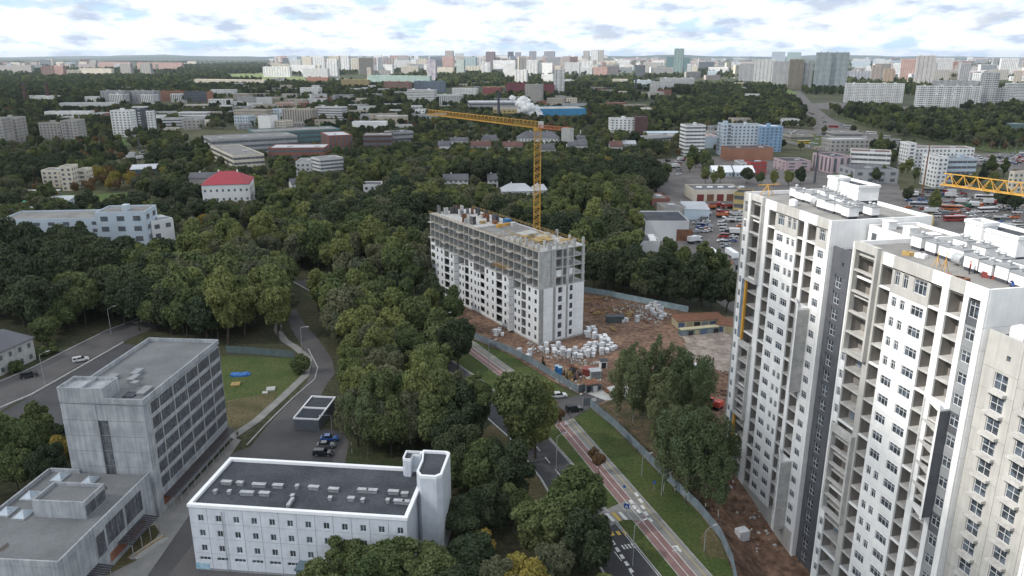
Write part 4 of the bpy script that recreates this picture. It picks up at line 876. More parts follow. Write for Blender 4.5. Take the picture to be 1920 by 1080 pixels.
for poly_, n, wh in clusters:
    k = 0; tries = 0; xs = [p[0] for p in poly_]; ys = [p[1] for p in poly_]
    while k < n and tries < 4000:
        tries += 1; px_, py_ = rng.uniform(min(xs), max(xs)), rng.uniform(min(ys), max(ys))
        if not inpoly(px_, py_, poly_): continue
        c = G(px_, py_)
        if any((c.x - t[0]) ** 2 + (c.y - t[1]) ** 2 < 1.6 ** 2 for t in taken): continue
        taken.append((c.x, c.y)); k += 1; v = PLM[rng.integers(4)]; a = rng.uniform(-1.5, 1.5)
        o = obj('block_pallet', v, None, (c.x, c.y, .12), a, 'white wrapped pallet of blocks ' + wh, 'pallet', 'white wrapped pallets on the building site')
        if rng.random() < .22: obj('block_pallet', PLM[2], None, (c.x, c.y, .12 + 1.25), a + .1, 'upper white wrapped pallet, stacked ' + wh, 'pallet', 'white wrapped pallets on the building site')
pb = pallet_mesh(2.3, 1.9, 2.3).build('wrapped_crate', [WRAP, PAVE], None, (G(1393, 985).x, G(1393, 985).y, hgt(G(1393, 985).x, G(1393, 985).y)), .35, label='big white wrapped stack alone on the earth below the farther tower', cat='pallet')
# debris: planks, boards, rubble heaps
for nm, poly_, n, ms in (('timber_debris', [(1095, 560), (1130, 556), (1190, 575), (1180, 600), (1120, 590), (1098, 585)], 260, (RUST, TIMBER)), ('rubble', [(1130, 560), (1200, 572), (1262, 590), (1225, 610), (1150, 585)], 240, (SLABC, CONC)), ('rubble', [(1020, 690), (1120, 700), (1130, 730), (1090, 742), (1040, 716)], 160, (SLABC, TIMBER)),
                        ('rubble', [(1355, 860), (1385, 870), (1440, 960), (1480, 1010), (1420, 1000), (1380, 950)], 60, (SLABC, RUST)), ('rubble', [(1290, 690), (1385, 700), (1380, 760), (1300, 720)], 160, (DIRT, RUST)), ('rubble', [(985, 640), (1010, 650), (1060, 668), (1130, 680), (1100, 690), (1000, 665)], 120, (SLABC, CONC))):
    b = MB(); xs = [p[0] for p in poly_]; ys = [p[1] for p in poly_]; k = 0
    while k < n:
        px_, py_ = rng.uniform(min(xs), max(xs)), rng.uniform(min(ys), max(ys))
        if not inpoly(px_, py_, poly_): continue
        c = G(px_, py_); k += 1; z = hgt(c.x, c.y) + .15; a = rng.uniform(0, 6.28)
        if nm == 'timber_debris': l = rng.uniform(1, 4); b.bar((c.x, c.y, z + .1), (c.x + math.cos(a) * l, c.y + math.sin(a) * l, z + rng.uniform(.1, .7)), rng.uniform(.12, .4), int(rng.random() < .35), .1)
        else:
            s_ = rng.uniform(.15, .75); b.bar((c.x, c.y, z + .1), (c.x + math.cos(a) * s_, c.y + math.sin(a) * s_, z + rng.uniform(.1, .4)), s_ * .8, int(rng.random() < .4), s_ * .6)
    b.build(nm, ms, kind='stuff')
def mound(name, px_, py_, r, h, m, seed):
    c = G(px_, py_); b = MB(); n = 18; vs = [(0, 0, h)]
    for k in range(1, 6):
        for i in range(n):
            a = i / n * 6.283; q = k / 5; e = 1 + .3 * noise.noise((seed + math.cos(a) * 2, math.sin(a) * 2, k * .4)); vs.append((math.cos(a) * r * q * e * 1.5, math.sin(a) * r * q * e, h * (1 - q) ** 1.1 * (1 + .5 * noise.noise((seed, i * .7, k)))))
    fs = [(0, 1 + i, 1 + (i + 1) % n) for i in range(n)] + [(1 + (k * n) + i, 1 + (k + 1) * n + i, 1 + (k + 1) * n + (i + 1) % n, 1 + k * n + (i + 1) % n) for k in range(4) for i in range(n)]
    b.add(vs, fs); b.build(name, m, None, (c.x, c.y, hgt(c.x, c.y) + .1), rng.uniform(0, 3), kind='structure')
for i, q in enumerate(((1112, 575, 5, 1.8), (1150, 572, 4, 1.4), (1340, 705, 4, 1.6), (1362, 722, 4, 1.8), (885, 590, 5, 1.3), (935, 600, 4, 1.), (1300, 735, 3, 1.))): mound('earth_mound', *q, DIRT, i * 3.7)
# excavator
def excavator(c, rz):
    r = thing('excavator', 'red tracked excavator with its arm folded left of the farther white tower', 'excavator', c, rz); RD = mat('excavator_red', (.55, .085, .05), .45, (.40, .07, .05), .9)
    for s_ in (-1.1, 1.1): 
        b = MB(); b.prism([(-2.0, .1), (-1.6, 0), (1.6, 0), (2.0, .1), (2.1, .5), (1.7, .85), (-1.7, .85), (-2.1, .5)], -.28, .28)
        b.v = [(v[0], v[2] + s_, v[1]) for v in b.v]; b.build('track', TYRE, r)
    MB().disc((0, 0, .95), .9, (0, 0, 1), .3, seg=14).build('turntable', DGRAY, r)
    b = MB(); b.prism([(-2.3, -1.2), (-1.9, -1.4), (1.3, -1.4), (1.3, 1.4), (-1.9, 1.4), (-2.3, 1.2)], 1.1, 2.0); b.prism([(-2.2, -1.1), (-.7, -1.1), (-.7, 1.1), (-2.2, 1.1)], 2.005, 2.5); b.build('body', RD, r)
    cb_ = MB().box(-.2, .35, 2.005, 1.3, 1.35, 3.1).build('cab', DGRAY, r); MB().box(-.1, .33, 2.3, 1.32, 1.37, 3.0).build('window', CGLASS, cb_); MB().box(-.25, .3, 3.11, 1.35, 1.4, 3.2).build('roof', RD, cb_)
    b = MB(); b.bar((1.0, -.2, 1.7), (3.6, -.2, 4.4), .5, 0, .6); b.bar((3.5, -.2, 4.4), (6.0, -.2, 3.9), .45, 0, .5); b.build('boom', RD, r)
    b = MB(); b.bar((5.9, -.2, 4.2), (6.7, -.2, 1.5), .35, 0, .45); b.build('arm', RD, r)
    b = MB(); b.bar((1.6, -.2, 1.5), (3.4, -.2, 3.6), .16); b.bar((4.0, -.2, 4.9), (5.9, -.2, 4.7), .16); b.build('hydraulic_ram', METAL, r)
    b = MB(); b.prism([(6.1, 1.4), (7.0, 1.3), (7.1, .7), (6.7, .2), (6.2, .3), (5.9, .9)], -.55, .55); b.v = [(v[0], v[2] - .2, v[1]) for v in b.v]; b.build('bucket', DGRAY, r)
excavator(G(1338, 765), math.pi - .75)
# dark grey flat-roofed shed by the lane, small garden things on the lawn
r = thing('lane_shed', 'dark grey clad low shed with white edged flat roof beside the lane', 'shed', G(552, 806), R(90 - 96)); foot(G(552, 806), 96, 7, 14, .5)
CLAD = mat('grey_ribbed_cladding', (.17, .18, .20), .6, (.13, .14, .155), 1.5)
for i in range(14): MB().box(.01, 0, 0, .45, .12 if i % 2 else .08, 3.1).build('cladding_board', CLAD, r, (i * .46, 0 if i % 2 else .03, 0))
MB().box(.02, .14, 0, 6.4, 13, 2.9).build('wall', CLAD, r); MB().box(.2, .3, 2.91, 6.2, 12.8, 2.95).build('roof', ROOFD, r)
for q in ((-.1, -.1, 6.55, .2), (-.1, 12.9, 6.55, 13.2), (-.1, .205, .2, 12.895), (6.25, .205, 6.55, 12.895), (.205, 6.2, 6.245, 6.45)): MB().box(q[0], q[1], 2.96, q[2], q[3], 3.35).build('coping', WTRIM, r)
c = G(432, 706); b = MB()
for k in range(7): b.box(k * .7, rng.uniform(-1, 0), 0, k * .7 + 1.3, 1.6, rng.uniform(.3, .8))
b.build('tarpaulin_heap', mat('blue_tarp', (.03, .12, .38), .5, (.08, .2, .45), 2.), None, c, .1, label='blue tarpaulin covered heap on the lawn behind the concrete shell', cat='tarpaulin')
for px_, py_, lb in ((508, 731, 'pale board pallet lying on the lawn'), (497, 737, 'small flat pale board beside the pallet on the lawn'), (442, 722, 'dark timber stack left on the lawn')):
    MB().box(-1.2, -1.2, 0, 1.2, 1.2, .5 if 'stack' in lb or 'pallet' in lb else .1).build('board_stack', TIMBER if 'dark' in lb else BEIGEC, None, G(px_, py_), .2, label=lb, cat='boards', scale=1 if 'small' not in lb else .6)
c = G(255, 1052); r = thing('beam_stack', 'stack of long pale beams beside the small black canopy', 'beams', c, R(90 - 25))
for k in range(9): MB().box(0, 0, 0, 7.2, .2, .22).build('beam', (SLABC, TIMBER, BEIGEC)[k % 3], r, (rng.uniform(-.3, .3), (k % 5) * .45, .15 + (k // 5) * .25), rng.normal(0, .012))
sheet('bare_patch', [(170, 1050), (240, 1005), (290, 985), (300, 1000), (260, 1050), (200, 1080)], GRASSD, .16)
# ================================================================ FAR GROUND: roads, car parks, fields
sheet('highway', [(1470, 172), (1500, 170), (1528, 200), (1560, 224), (1610, 245), (1690, 264), (1790, 284), (1920, 305), (1960, 312), (1960, 340), (1900, 325), (1780, 298), (1660, 280), (1590, 268), (1530, 250), (1512, 225), (1500, 200)], DUSTY, .5)
sheet('highway_verge', [(1470, 250), (1530, 252), (1600, 272), (1680, 288), (1640, 300), (1560, 280), (1470, 262)], GRASS, .45)
sheet('highway_verge', [(1560, 216), (1620, 236), (1700, 252), (1850, 285), (1920, 290), (1920, 276), (1800, 262), (1700, 240), (1600, 216)], GRASS, .45)
sheet('side_road', [(1510, 195), (1560, 192), (1700, 200), (1790, 208), (1880, 216), (1880, 222), (1780, 218), (1700, 212), (1560, 206), (1528, 204)], DUSTY, .4)
sheet('car_park', [(1450, 240), (1520, 244), (1600, 268), (1640, 290), (1580, 296), (1500, 275), (1450, 262)], DUSTY, .4)
sheet('car_park', [(1815, 290), (1930, 285), (1930, 312), (1850, 318)], DUSTY, .4)
sheet('truck_yard', [(1660, 360), (1780, 350), (1930, 370), (1930, 470), (1700, 430), (1640, 400)], DUSTY, .3)
sheet('factory_yard', [(1220, 300), (1420, 290), (1680, 330), (1700, 400), (1400, 400), (1230, 360)], DUSTY, .25)
sheet('cross_street', [(110, 388), (260, 392), (330, 395), (420, 470), (440, 500), (452, 498), (430, 466), (345, 388), (260, 382), (110, 378)], ASPH, .3)
sheet('meadow', [(100, 366), (240, 362), (320, 392), (110, 388)], mat('bright_grass', (.055, .10, .02), .95, (.08, .11, .03), .03), .28)
sheet('meadow', [(208, 258), (262, 262), (258, 274), (210, 272)], MATS['bright_grass'], .3)
FIELD = mat('pale_field', (.12, .17, .05), .95, (.17, .18, .08), .004)
sheet('field', [(425, 140), (480, 136), (570, 145), (575, 152), (500, 153), (430, 148)], FIELD, .6)
sheet('field', [(1440, 150), (1480, 168), (1500, 176), (1465, 180), (1430, 165)], FIELD, .6)
sheet('field', [(1185, 172), (1240, 176), (1320, 184), (1300, 190), (1190, 182)], mat('dry_field', (.19, .17, .09), .95, (.13, .13, .06), .01), .6)
sheet('field', [(1640, 218), (1700, 222), (1720, 232), (1660, 232)], FIELD, .6)
sheet('construction_ground', [(1050, 160), (1160, 168), (1180, 182), (1060, 178)], mat('bare_sand', (.26, .22, .16), .95), .5)
for i, (x0, x1, yb, hh) in enumerate(((-9000, -1500, 17000, 150), (-3500, 1500, 21000, 160), (300, 7000, 19500, 140), (4500, 13000, 21500, 150), (-14000, -6000, 22000, 175), (-600, 2400, 16500, 95))):
    n = 60; vs = []
    for k in range(n + 1):
        t = k / n; x = x0 + (x1 - x0) * t; e = .5 * math.sin(math.pi * t) ** .6; q = .75 + .5 * noise.fractal((x * .0006 + i * 5, 1.3, i), 1., 2., 4)
        vs += [(x, yb - 1200, -2), (x, yb, hh * e * q), (x, yb + 1400, -2)]
    fs = []
    for k in range(n): fs += [(3 * k, 3 * k + 3, 3 * k + 4, 3 * k + 1), (3 * k + 1, 3 * k + 4, 3 * k + 5, 3 * k + 2)]
    MB().add(vs, fs).build('hill', mat('far_forest_hill', (.030, .045, .028), .98, (.06, .07, .035), .0015), kind='structure')
# ================================================================ FARTHER BUILDINGS
FRONT = 20.; PROT = []
def zpx(P, H): return proj(P.x, P.y, H)[1]
LMK = []   # landmarks used to tell look-alikes apart in their labels
def lmk(t, px, py): c = G(px, py); LMK.append((t, c.x, c.y))
DG2 = mat('far_window_dark', (.075, .085, .10), .3, (.14, .15, .165), .8, spec=.6)
def blk(label, xc, yb, yt, xr, aR=88, xl=None, dep=14., col=WHITE, style='grid', roof=None, fl=3.0, bay=3.3, cat='building', name='apartment_block', group=None, H=None, base=None, win=None, trim=None, clutter=True, seed=0, protect=.62):
    P = G(xc, yb); L = abs(wall_s(P, aR, xr, yb)); D = abs(wall_s(P, aR - 90, xl, yb)) if xl is not None else dep; H = H or zat(xc, yb, yt); rs = random.Random(int(xc * 7 + yb * 13 + seed))
    D = min(D, 160)
    if protect: PROT.append((min(xc, xr, xl or xc), max(xc, xr, xl or xc), zpx(P, H), yb, P.y, protect))
    r = thing(name, label, cat, (P.x, P.y, 0), R(90 - aR), group); foot(P, aR, L, D, 3)
    if H > 3.5: foot(P - Vector((0, FRONT, 0)), aR, L, FRONT, 1)
    b = MB(); b.box(0, 0, -.5, L, D, H - .7)
    for q in ((0, 0, L, .3), (0, D - .3, L, D), (0, .3, .3, D - .3), (L - .3, .3, L, D - .3)): b.box(q[0], q[1], H - .7, q[2], q[3], H)
    b.build('wall', col, r)
    MB().add([(.3, .3, H - .66), (L - .3, .3, H - .66), (L - .3, D - .3, H - .66), (.3, D - .3, H - .66)], [(0, 1, 2, 3)]).build('roof', roof or ROOFC, r)
    nf = max(1, round((H - 1) / fl)); fh = (H - 1) / nf; w = MB(); tb = MB()
    def face(o, u, ln):
        n = max(1, int(ln / bay)); bw = ln / n; nx, ny = u[1], -u[0]
        def q(x0, x1, z0, z1, e=.05, t=w): t.add([(o[0] + u[0] * x + nx * e, o[1] + u[1] * x + ny * e, z) for x, z in ((x0, z0), (x1, z0), (x1, z1), (x0, z1))], [(0, 1, 2, 3)])
        if style == 'band':
            for k in range(nf):
                for i in range(n): q(i * bw + (.25 if i % 4 == 0 else 0), (i + 1) * bw - .12, k * fh + fh * .35, k * fh + fh * .8)
            return
        if style == 'fins':
            for i in range(n): q(i * bw + bw * .35, i * bw + bw * .8, 1.2, H - 1.3)
            return
        for i in range(n):
            logg = style == 'panel' and i % 4 in (1, 2) and ln > 13
            if style == 'vert' and i % 3 == 1:
                q(i * bw + .45, (i + 1) * bw - .45, 3, H - 1.2, .05)
                for k in range(1, nf): q(i * bw + .15, (i + 1) * bw - .15, k * fh, k * fh + .9, .09, tb)
                continue
            for k in range(nf):
                if logg: q(i * bw + .4, (i + 1) * bw - .4, k * fh + 1.2, k * fh + fh - .45)
                elif rs.random() < .97: q(i * bw + bw * .28, i * bw + bw * .74, k * fh + fh * .3, k * fh + fh * .78)
    if style:
        face((0, 0), (1, 0), L); face((0, D), (0, -1), D) if True else None; face((L, 0), (0, 1), D)
        if w.f: w.build('windows', win or DG2, r, kind='stuff')
        if tb.f: tb.build('balcony_fronts', trim or col, r, kind='stuff')
    if clutter:
        for k in range(max(1, min(4, int(L / 18)))):
            h = 2.6 if H > 18 else .9; ww = rs.uniform(2, 5); x = (k + .3 + rs.random() * .3) * L / max(1, min(4, int(L / 18)));
            if x + ww < L - .5 and D > 6: MB().box(x, D * .35, H - .65, x + ww, D * .35 + min(4, D * .3), H - .65 + h).build('roof_housing', col if H > 18 else METAL, r)
    return r
def gable(label, xc, yb, yt, xr, aR, D, rh, wc, rc, hip=0., floors=2, cat='house', name='house', group=None, L=None, chim=1):
    P = G(xc, yb); L = L or abs(wall_s(P, aR, xr, yb)); H = zat(xc, yb, yt); r = thing(name, label, cat, (P.x, P.y, 0), R(90 - aR), group); foot(P, aR, L, D, 2); foot(P - Vector((0, 13, 0)), aR, L, 13, 0)
    PROT.append((xc, xr, zpx(P, H + rh), yb, P.y, .7))
    b = MB(); b.box(0, 0, -.3, L, D, H)
    if hip < .1: b.add([(0, 0, H), (0, D, H), (0, D / 2, H + rh), (L, 0, H), (L, D, H), (L, D / 2, H + rh)], [(0, 2, 1), (3, 4, 5)])
    b.build('wall', wc, r); o = .5; hx = hip
    v = [(-o, -o, H - .2), (L + o, -o, H - .2), (L + o, D + o, H - .2), (-o, D + o, H - .2), (hx - (0 if hip else o), D / 2, H + rh), (L - hx + (0 if hip else o), D / 2, H + rh)]
    v2 = [(a, b_, c + .18) for a, b_, c in v]; rf = MB().add(v2 + v, [(0, 1, 5, 4), (2, 3, 4, 5), (1, 2, 5), (3, 0, 4), (1, 0, 6, 7), (2, 1, 7, 8), (3, 2, 8, 9), (0, 3, 9, 6)] if hip else [(0, 1, 5, 4), (2, 3, 4, 5), (6, 10, 11, 7), (8, 11, 10, 9), (0, 6, 7, 1), (3, 9, 8, 2), (0, 4, 10, 6), (3, 9, 10, 4), (1, 7, 11, 5), (2, 5, 11, 8)]).build('roof', rc, r)
    for k in range(chim): MB().box(L * (.3 + .4 * k), D * .5 - .3, H + rh * .5, L * (.3 + .4 * k) + .8, D * .5 + .4, H + rh + 1.0).build('chimney', WHITE, rf)
    n = max(2, int(L / 3.2)); fh = H / floors; q = WM.setdefault('farwin', MB().box(0, -.05, 0, 1.2, .02, 1.4).mesh('window', DG2))
    for k in range(floors):
        for i in range(n): obj('window', q, r, ((i + .5) * L / n - .6, -.01, k * fh + .9))
        for i in range(max(1, int(D / 4))): obj('window', q, r, (-.01, (i + .5) * D / max(1, int(D / 4)) + .6, k * fh + .9), -math.pi / 2); obj('window', q, r, (L + .01, (i + .5) * D / max(1, int(D / 4)) - .6, k * fh + .9), math.pi / 2)
    return r
C = lambda n, c, c2=None, **k: mat(n, c, .88, c2, .08, **k)
PINK = C('pink_render', (.52, .40, .42)); PBL = C('pale_blue_render', (.50, .575, .64)); BLU = C('blue_panel', (.25, .38, .55)); BEI = C('beige_panel', (.44, .39, .33)); GRY = C('grey_panel', (.38, .385, .395)); WHT = C('white_panel', (.78, .78, .77))
RBR = C('red_brick_wall', (.27, .115, .085), (.22, .10, .08)); ORB = C('orange_brick_wall', (.33, .165, .11)); MINT = C('mint_panel', (.38, .50, .46)); DBR = C('dark_brown_cladding', (.11, .065, .06)); MAR = C('maroon_cladding', (.20, .05, .06)); YEL = C('yellow_render', (.50, .38, .16)); SAL = C('salmon_panel', (.50, .33, .29)); REDW = C('red_render', (.40, .07, .06)); TEAL = C('teal_glass_wall', (.12, .22, .22)); LGR = C('light_grey_panel', (.60, .60, .60)); DKG = C('dark_cladding', (.09, .10, .12)); CRM = C('cream_panel', (.66, .60, .50)); MET = C('pale_sheet_roof', (.48, .50, .53)); RRF = C('red_sheet_roof', (.34, .055, .075), (.28, .06, .07)); GRF = C('grey_slate_roof', (.14, .14, .155), (.10, .10, .11)); BRF = C('brown_tile_roof', (.15, .085, .075)); OFF = C('offwhite_brick', (.40, .38, .355), (.34, .32, .30)); SKYB = C('bright_blue_sheet', (.07, .26, .46))
HA_ = math.degrees(math.atan2(G(80, 668).x - G(-60, 735).x, G(80, 668).y - G(-60, 735).y))
# left middle ground
gable('long white two storey house with grey roof at the left edge', -60, 735, 690, 80, HA_, 12, 3.6, mat('whitewashed_wall', (.50, .50, .48), .9, (.40, .40, .39), .5, streak=.15), GRF, 4., 2, chim=2)
r = blk('white and blue industrial building with flat grey roof above the dark trees', 8, 470, 412, 200, 84, None, 22, PBL, 'grid', ROOFC, 4, 6, name='industrial_building', clutter=False, protect=.2)
blk('taller pale block with small square windows left of the railway', 190, 478, 398, 281, 84, None, 17, PBL, 'grid', ROOFC, 4.5, 7, name='industrial_building')
blk('low pale shed with a barrel edge right of the taller pale block', 290, 470, 415, 332, 40, 268, 14, WHT, 'grid', MET, 4, 5, name='industrial_building')
shed('roadside_shed', 'grey blue shed with a monopitch roof at the far left', 'shed', G(0, 384), 86, 30, 16, 5, mat('slate_blue', (.12, .17, .20), .7), MET, 1.5, 0); shed('roadside_shed', 'small light blue hut with a pitched roof near the white lorry', 'shed', G(86, 396), 86, 14, 10, 6, PBL, MET, 1.5, 1, [DM_[0]])
shed('roadside_shed', 'green roofed white shed cut by the left edge', 'shed', G(-12, 404), 86, 14, 14, 4, WHT, mat('green_roof', (.05, .26, .20), .6), 2., 0); shed('roadside_shed', 'low white shed with yellow signs beside the red kiosk', 'shed', G(42, 404), 86, 20, 10, 4, WHT, METAL, .6, 0); shed('roadside_shed', 'bright red kiosk next to the light blue hut', 'kiosk', G(74, 396), 86, 5, 6, 5, REDW, REDW, .2, 0)
gable('white school like building with a big bright red hipped roof', 383, 396, 347, 472, 78, 26, 6, WHT, RRF, 9, 3, cat='building', name='red_roofed_building', chim=2)
gable('low grey roofed building behind the red roofed one', 356, 352, 334, 408, 86, 12, 3, OFF, GRF, 0, 1); gable('tiny white gabled cottage deep among the trees', 548, 358, 345, 559, 60, 8, 3, WHT, GRF, 0, 1, chim=0)
blk('three storey beige school half hidden by trees', 82, 352, 319, 133, 82, None, 14, CRM, 'grid', ROOFC, name='school'); blk('taller stair part of the beige school', 118, 358, 312, 140, 82, None, 12, CRM, 'grid', name='school'); blk('beige school wing behind the tall poplar', 148, 352, 318, 166, 82, None, 12, CRM, 'grid', name='school')
shed('metal_hall', 'grey metal hall with pale roof beside the bright meadow', 'hall', G(246, 336), 70, 26, 22, 7, mat('slate_blue2', (.10, .13, .155), .7), MET, 1., 0)
blk('white apartment block with red balcony strips at the left', 213, 257, 207, 249, 88, None, 16, WHT, 'grid', bay=3.6); blk('dark and white apartment tower right of the white block with red strips', 257, 250, 206, 290, 88, 250, 16, DKG, 'vert', trim=WHT); blk('narrow white end slab of the dark and white apartment tower', 279, 251, 208, 291, 80, None, 10, WHT, 'grid')
blk('beige concrete apartment block with a stepped front at the left', 78, 268, 230, 118, 84, 70, 16, OFF, 'grid'); blk('taller right part of the beige concrete apartment block', 120, 270, 226, 149, 84, None, 22, OFF, 'vert', trim=OFF)
blk('brownish apartment block cut by the left edge, front one', -20, 282, 222, 12, 84, None, 20, OFF, 'vert', trim=OFF); blk('brownish apartment block second from the left edge', 8, 276, 221, 39, 84, None, 20, OFF, 'vert', trim=OFF)
# factory band centre left
blk('very long low factory hall with rooftop vents and a dark glass side', 400, 292, 262, 560, 60, None, 45, GRY, 'band', ROOFC, 5, 4, name='factory_hall', cat='factory'); blk('second long factory hall with light stripe roof', 480, 276, 248, 640, 62, None, 40, TEAL, 'band', ROOFC, 5, 4, name='factory_hall', cat='factory')
blk('cream fronted factory office in front of the long halls', 440, 322, 292, 498, 58, 400, 22, CRM, 'band', ROOFC, 4, name='factory_office', cat='factory'); blk('low brown brick workshop between the factory office and the glass fronted block', 505, 300, 277, 610, 86, None, 30, RBR, 'band', MET, 5, name='workshop', cat='factory')
blk('pale grey two storey office with stepped roofs among trees', 556, 330, 304, 600, 84, None, 26, LGR, 'grid', ROOFC, name='office'); blk('long right wing of the pale grey stepped office', 602, 334, 298, 646, 52, None, 16, LGR, 'band', ROOFC, name='office')
blk('red brick factory with vertical window strips', 618, 284, 254, 662, 66, None, 40, RBR, 'fins', MET, 4, 3.4, name='brick_factory', cat='factory'); blk('dark glass fronted brick block right of the red brick factory', 682, 286, 254, 736, 84, None, 30, DBR, 'band', ROOFC, 5, name='brick_factory', cat='factory'); blk('long grey hall with a brick rooftop box behind the dark glass block', 738, 276, 248, 776, 56, None, 20, GRY, 'band', ROOFD, 5, name='factory_hall', cat='factory')
blk('low white school building with dark windows among the central trees', 682, 368, 346, 716, 84, None, 14, WHT, 'grid', GRF, name='low_building', clutter=False)
# cottages in the centre
for i, (xc, yb, yt, xr, D, rh, rc, lb) in enumerate(((822, 283, 273, 844, 9, 4, GRF, 'small white cottage with grey roof left of the crane mast'), (842, 271, 264, 878, 8, 3, GRF, 'grey roofed cottage behind the first row'), (884, 281, 274, 920, 9, 4.5, BRF, 'brown roofed cottage, left of two matching ones'), (903, 267, 261, 934, 8, 4, GRF, 'small grey house behind the brown roofs'), (943, 282, 275, 980, 9, 4.5, BRF, 'brown roofed cottage, right of two matching ones'), (1012, 290, 280, 1042, 9, 5, GRF, 'dark roofed house just behind the crane mast'), (1064, 282, 273, 1102, 9, 4.5, GRF, 'wide grey roofed house right of the crane mast'), (1144, 284, 275, 1167, 9, 5, BRF, 'tall gabled brown house right of the counterweight'), (1080, 268, 260, 1098, 8, 3, GRF, 'small pale gabled house behind the counterweight'), (1166, 276, 270, 1192, 8, 3, MET, 'low white roofed house beside the hospital'))): gable(lb, xc, yb, yt, xr, 86, D, rh, WHT, rc, 0, 1, chim=1)
gable('long white two storey house with dark hipped roof behind the crane mast', 971, 272, 259, 1050, 86, 16, 6, WHT, GRF, 8, 2, chim=4)
gable('white gabled house with brown roof deep in the central wood, left one', 832, 352, 338, 878, 84, 10, 3.5, WHT, GRF, 0, 2); gable('white gabled house end in the central wood, right one', 915, 352, 337, 934, 84, 10, 3.5, WHT, GRF, 0, 2); gable('pale house with light hipped roof just left of the crane mast', 942, 368, 359, 1000, 84, 14, 4, WHT, MET, 5, 1); gable('light roofed white house right of the crane mast in the trees', 1000, 366, 357, 1027, 84, 12, 3, WHT, MET, 2, 1); shed('long_shed', 'long low grey roofed shed beside the crane mast', 'shed', G(976, 392), 86, 42, 10, 4, WHT, GRF, 1.2, 0)
# hospital, office towers, depot at the right
blk('white five storey hospital with rows of dark windows', 1144, 257, 222, 1190, 88, None, 16, WHT, 'grid', ROOFC, bay=4.2, name='hospital'); blk('dark brown tower attached to the white hospital', 1190.5, 258, 219, 1213, 88, None, 14, DBR, None, ROOFC, name='hospital'); shed('flat_shed', 'white shed with a blue edged roof right of the brown tower', 'shed', G(1212, 262), 88, 40, 18, 7, WHT, PBL, .6, 0)
blk('white office tower with dark band windows', 1283, 292, 235, 1320, 84, 1272, 14, WHT, 'band', ROOFC, 3.4, name='office_tower'); blk('low blue and pink shed between the white office tower and the blue one', 1316, 278, 256, 1350, 84, None, 30, PBL, None, SAL, name='shed', cat='shed')
blk('pale blue and white clinic with coloured window strips', 1352, 292, 232, 1368, 86, None, 16, PBL, 'vert', ROOFC, name='clinic', trim=PBL); blk('white middle part of the pale blue clinic', 1366, 284, 234, 1426, 86, None, 18, C('pale_blue_white_panel', (.56, .62, .68)), 'grid', ROOFC, bay=3.8, name='clinic'); blk('blue right end of the pale clinic', 1424, 285, 237, 1464, 86, None, 18, BLU, 'grid', WHT, bay=4.2, name='clinic')
blk('red brick hall with a sloping roof in front of the clinic', 1366, 302, 278, 1448, 84, None, 20, ORB, None, ROOFD, name='brick_hall', cat='hall'); blk('bright red two storey building with pale windows', 1405, 328, 304, 1436, 84, None, 14, REDW, 'grid', ROOFD, bay=3, name='red_building'); blk('pale grey building joined left of the bright red one', 1388, 326, 304, 1405, 84, None, 14, LGR, 'grid', ROOFD, name='office')
blk('low pink hall with a dark flat roof', 1472, 322, 302, 1518, 84, 1449, 25, PINK, 'grid', ROOFD, 3, 7, name='pink_hall', cat='hall'); blk('tall pink hall with narrow slit windows', 1557, 326, 294, 1593, 80, 1520, 20, PINK, 'fins', ROOFD, 4, 5, name='pink_hall', cat='hall')
blk('white two storey office with brown flat roof and band windows', 1592, 312, 266, 1668, 112, None, 20, WHT, 'band', BRF, 4, name='white_factory_office', cat='office', H=13); blk('white stair tower of the long white office', 1698, 318, 268, 1712, 88, None, 14, WHT, 'grid', ROOFC, name='stair_tower_block'); blk('long white office with a red ground floor band', 1712, 314, 277, 1822, 92, None, 16, WHT, 'grid', BRF, bay=3, name='white_factory_office', cat='office')
blk('white and blue building with balconies behind the yellow crane jib', 1752, 352, 294, 1770, 84, None, 18, WHT, 'grid', ROOFC, name='office'); blk('band windowed block right behind the yellow crane jib', 1770, 350, 297, 1824, 86, None, 16, PBL, 'band', ROOFC, 4, name='office'); blk('beige brick block at the right edge behind the crane jib', 1890, 388, 322, 1945, 80, 1881, 14, CRM, 'grid', ROOFC, name='beige_block')
blk('grey low workshop in front of the white office', 1600, 345, 318, 1682, 88, None, 26, GRY, 'grid', GRF, 5, 7, name='workshop', cat='workshop'); blk('long ochre building with arched windows behind the tower roof', 1680, 420, 404, 1750, 112, None, 12, YEL, 'grid', BRF, 3.4, name='ochre_building')
for px_, py_, L_, lb in ((1335, 326, 14, 'white tent roofed store, left of two'), (1376, 326, 14, 'white tent roofed store, right of two')): gable(lb, px_ + 2, py_ + 6, py_ - 3, px_ + 38, 86, 14, 4, PBL, WTRIM, 0, 1, chim=0, cat='store', name='tent_store')
r = blk('long cream garage with dark gates facing the red lorries', 1300, 378, 356, 1391, 87, 1282, 18, CRM, None, GRF, 5, name='vehicle_garage', cat='garage', clutter=False)
for i in range(6): MB().box(0, -.15, 0, 4.4, .02, 4.6).build('garage_door', RUST if i % 2 else MATS['dark_red_metal'], r, (2.2 + i * 6.4, 0, 0))
for i in range(5): MB().box(0, 0, 0, 3.4, 1.8, .8).build('skylight', WTRIM, r, (5 + i * 7, 11, zat(1300, 378, 356) - .6))
r = blk('yellow garage with a red plinth beside the farther tower', 1374, 394, 360, 1404, 116, None, 14, YEL, 'band', ROOFD, 5, 7, name='yellow_garage', cat='garage', clutter=False)
r = blk('big pale warehouse with a dark flat roof beside the car yard', 1208, 452, 414, 1290, 90, None, 26, LGR, None, ROOFD, name='warehouse', cat='warehouse', clutter=False); MB().box(0, -.1, 0, 8, .02, 6).build('gate', RUST, r, (16, 0, 0))
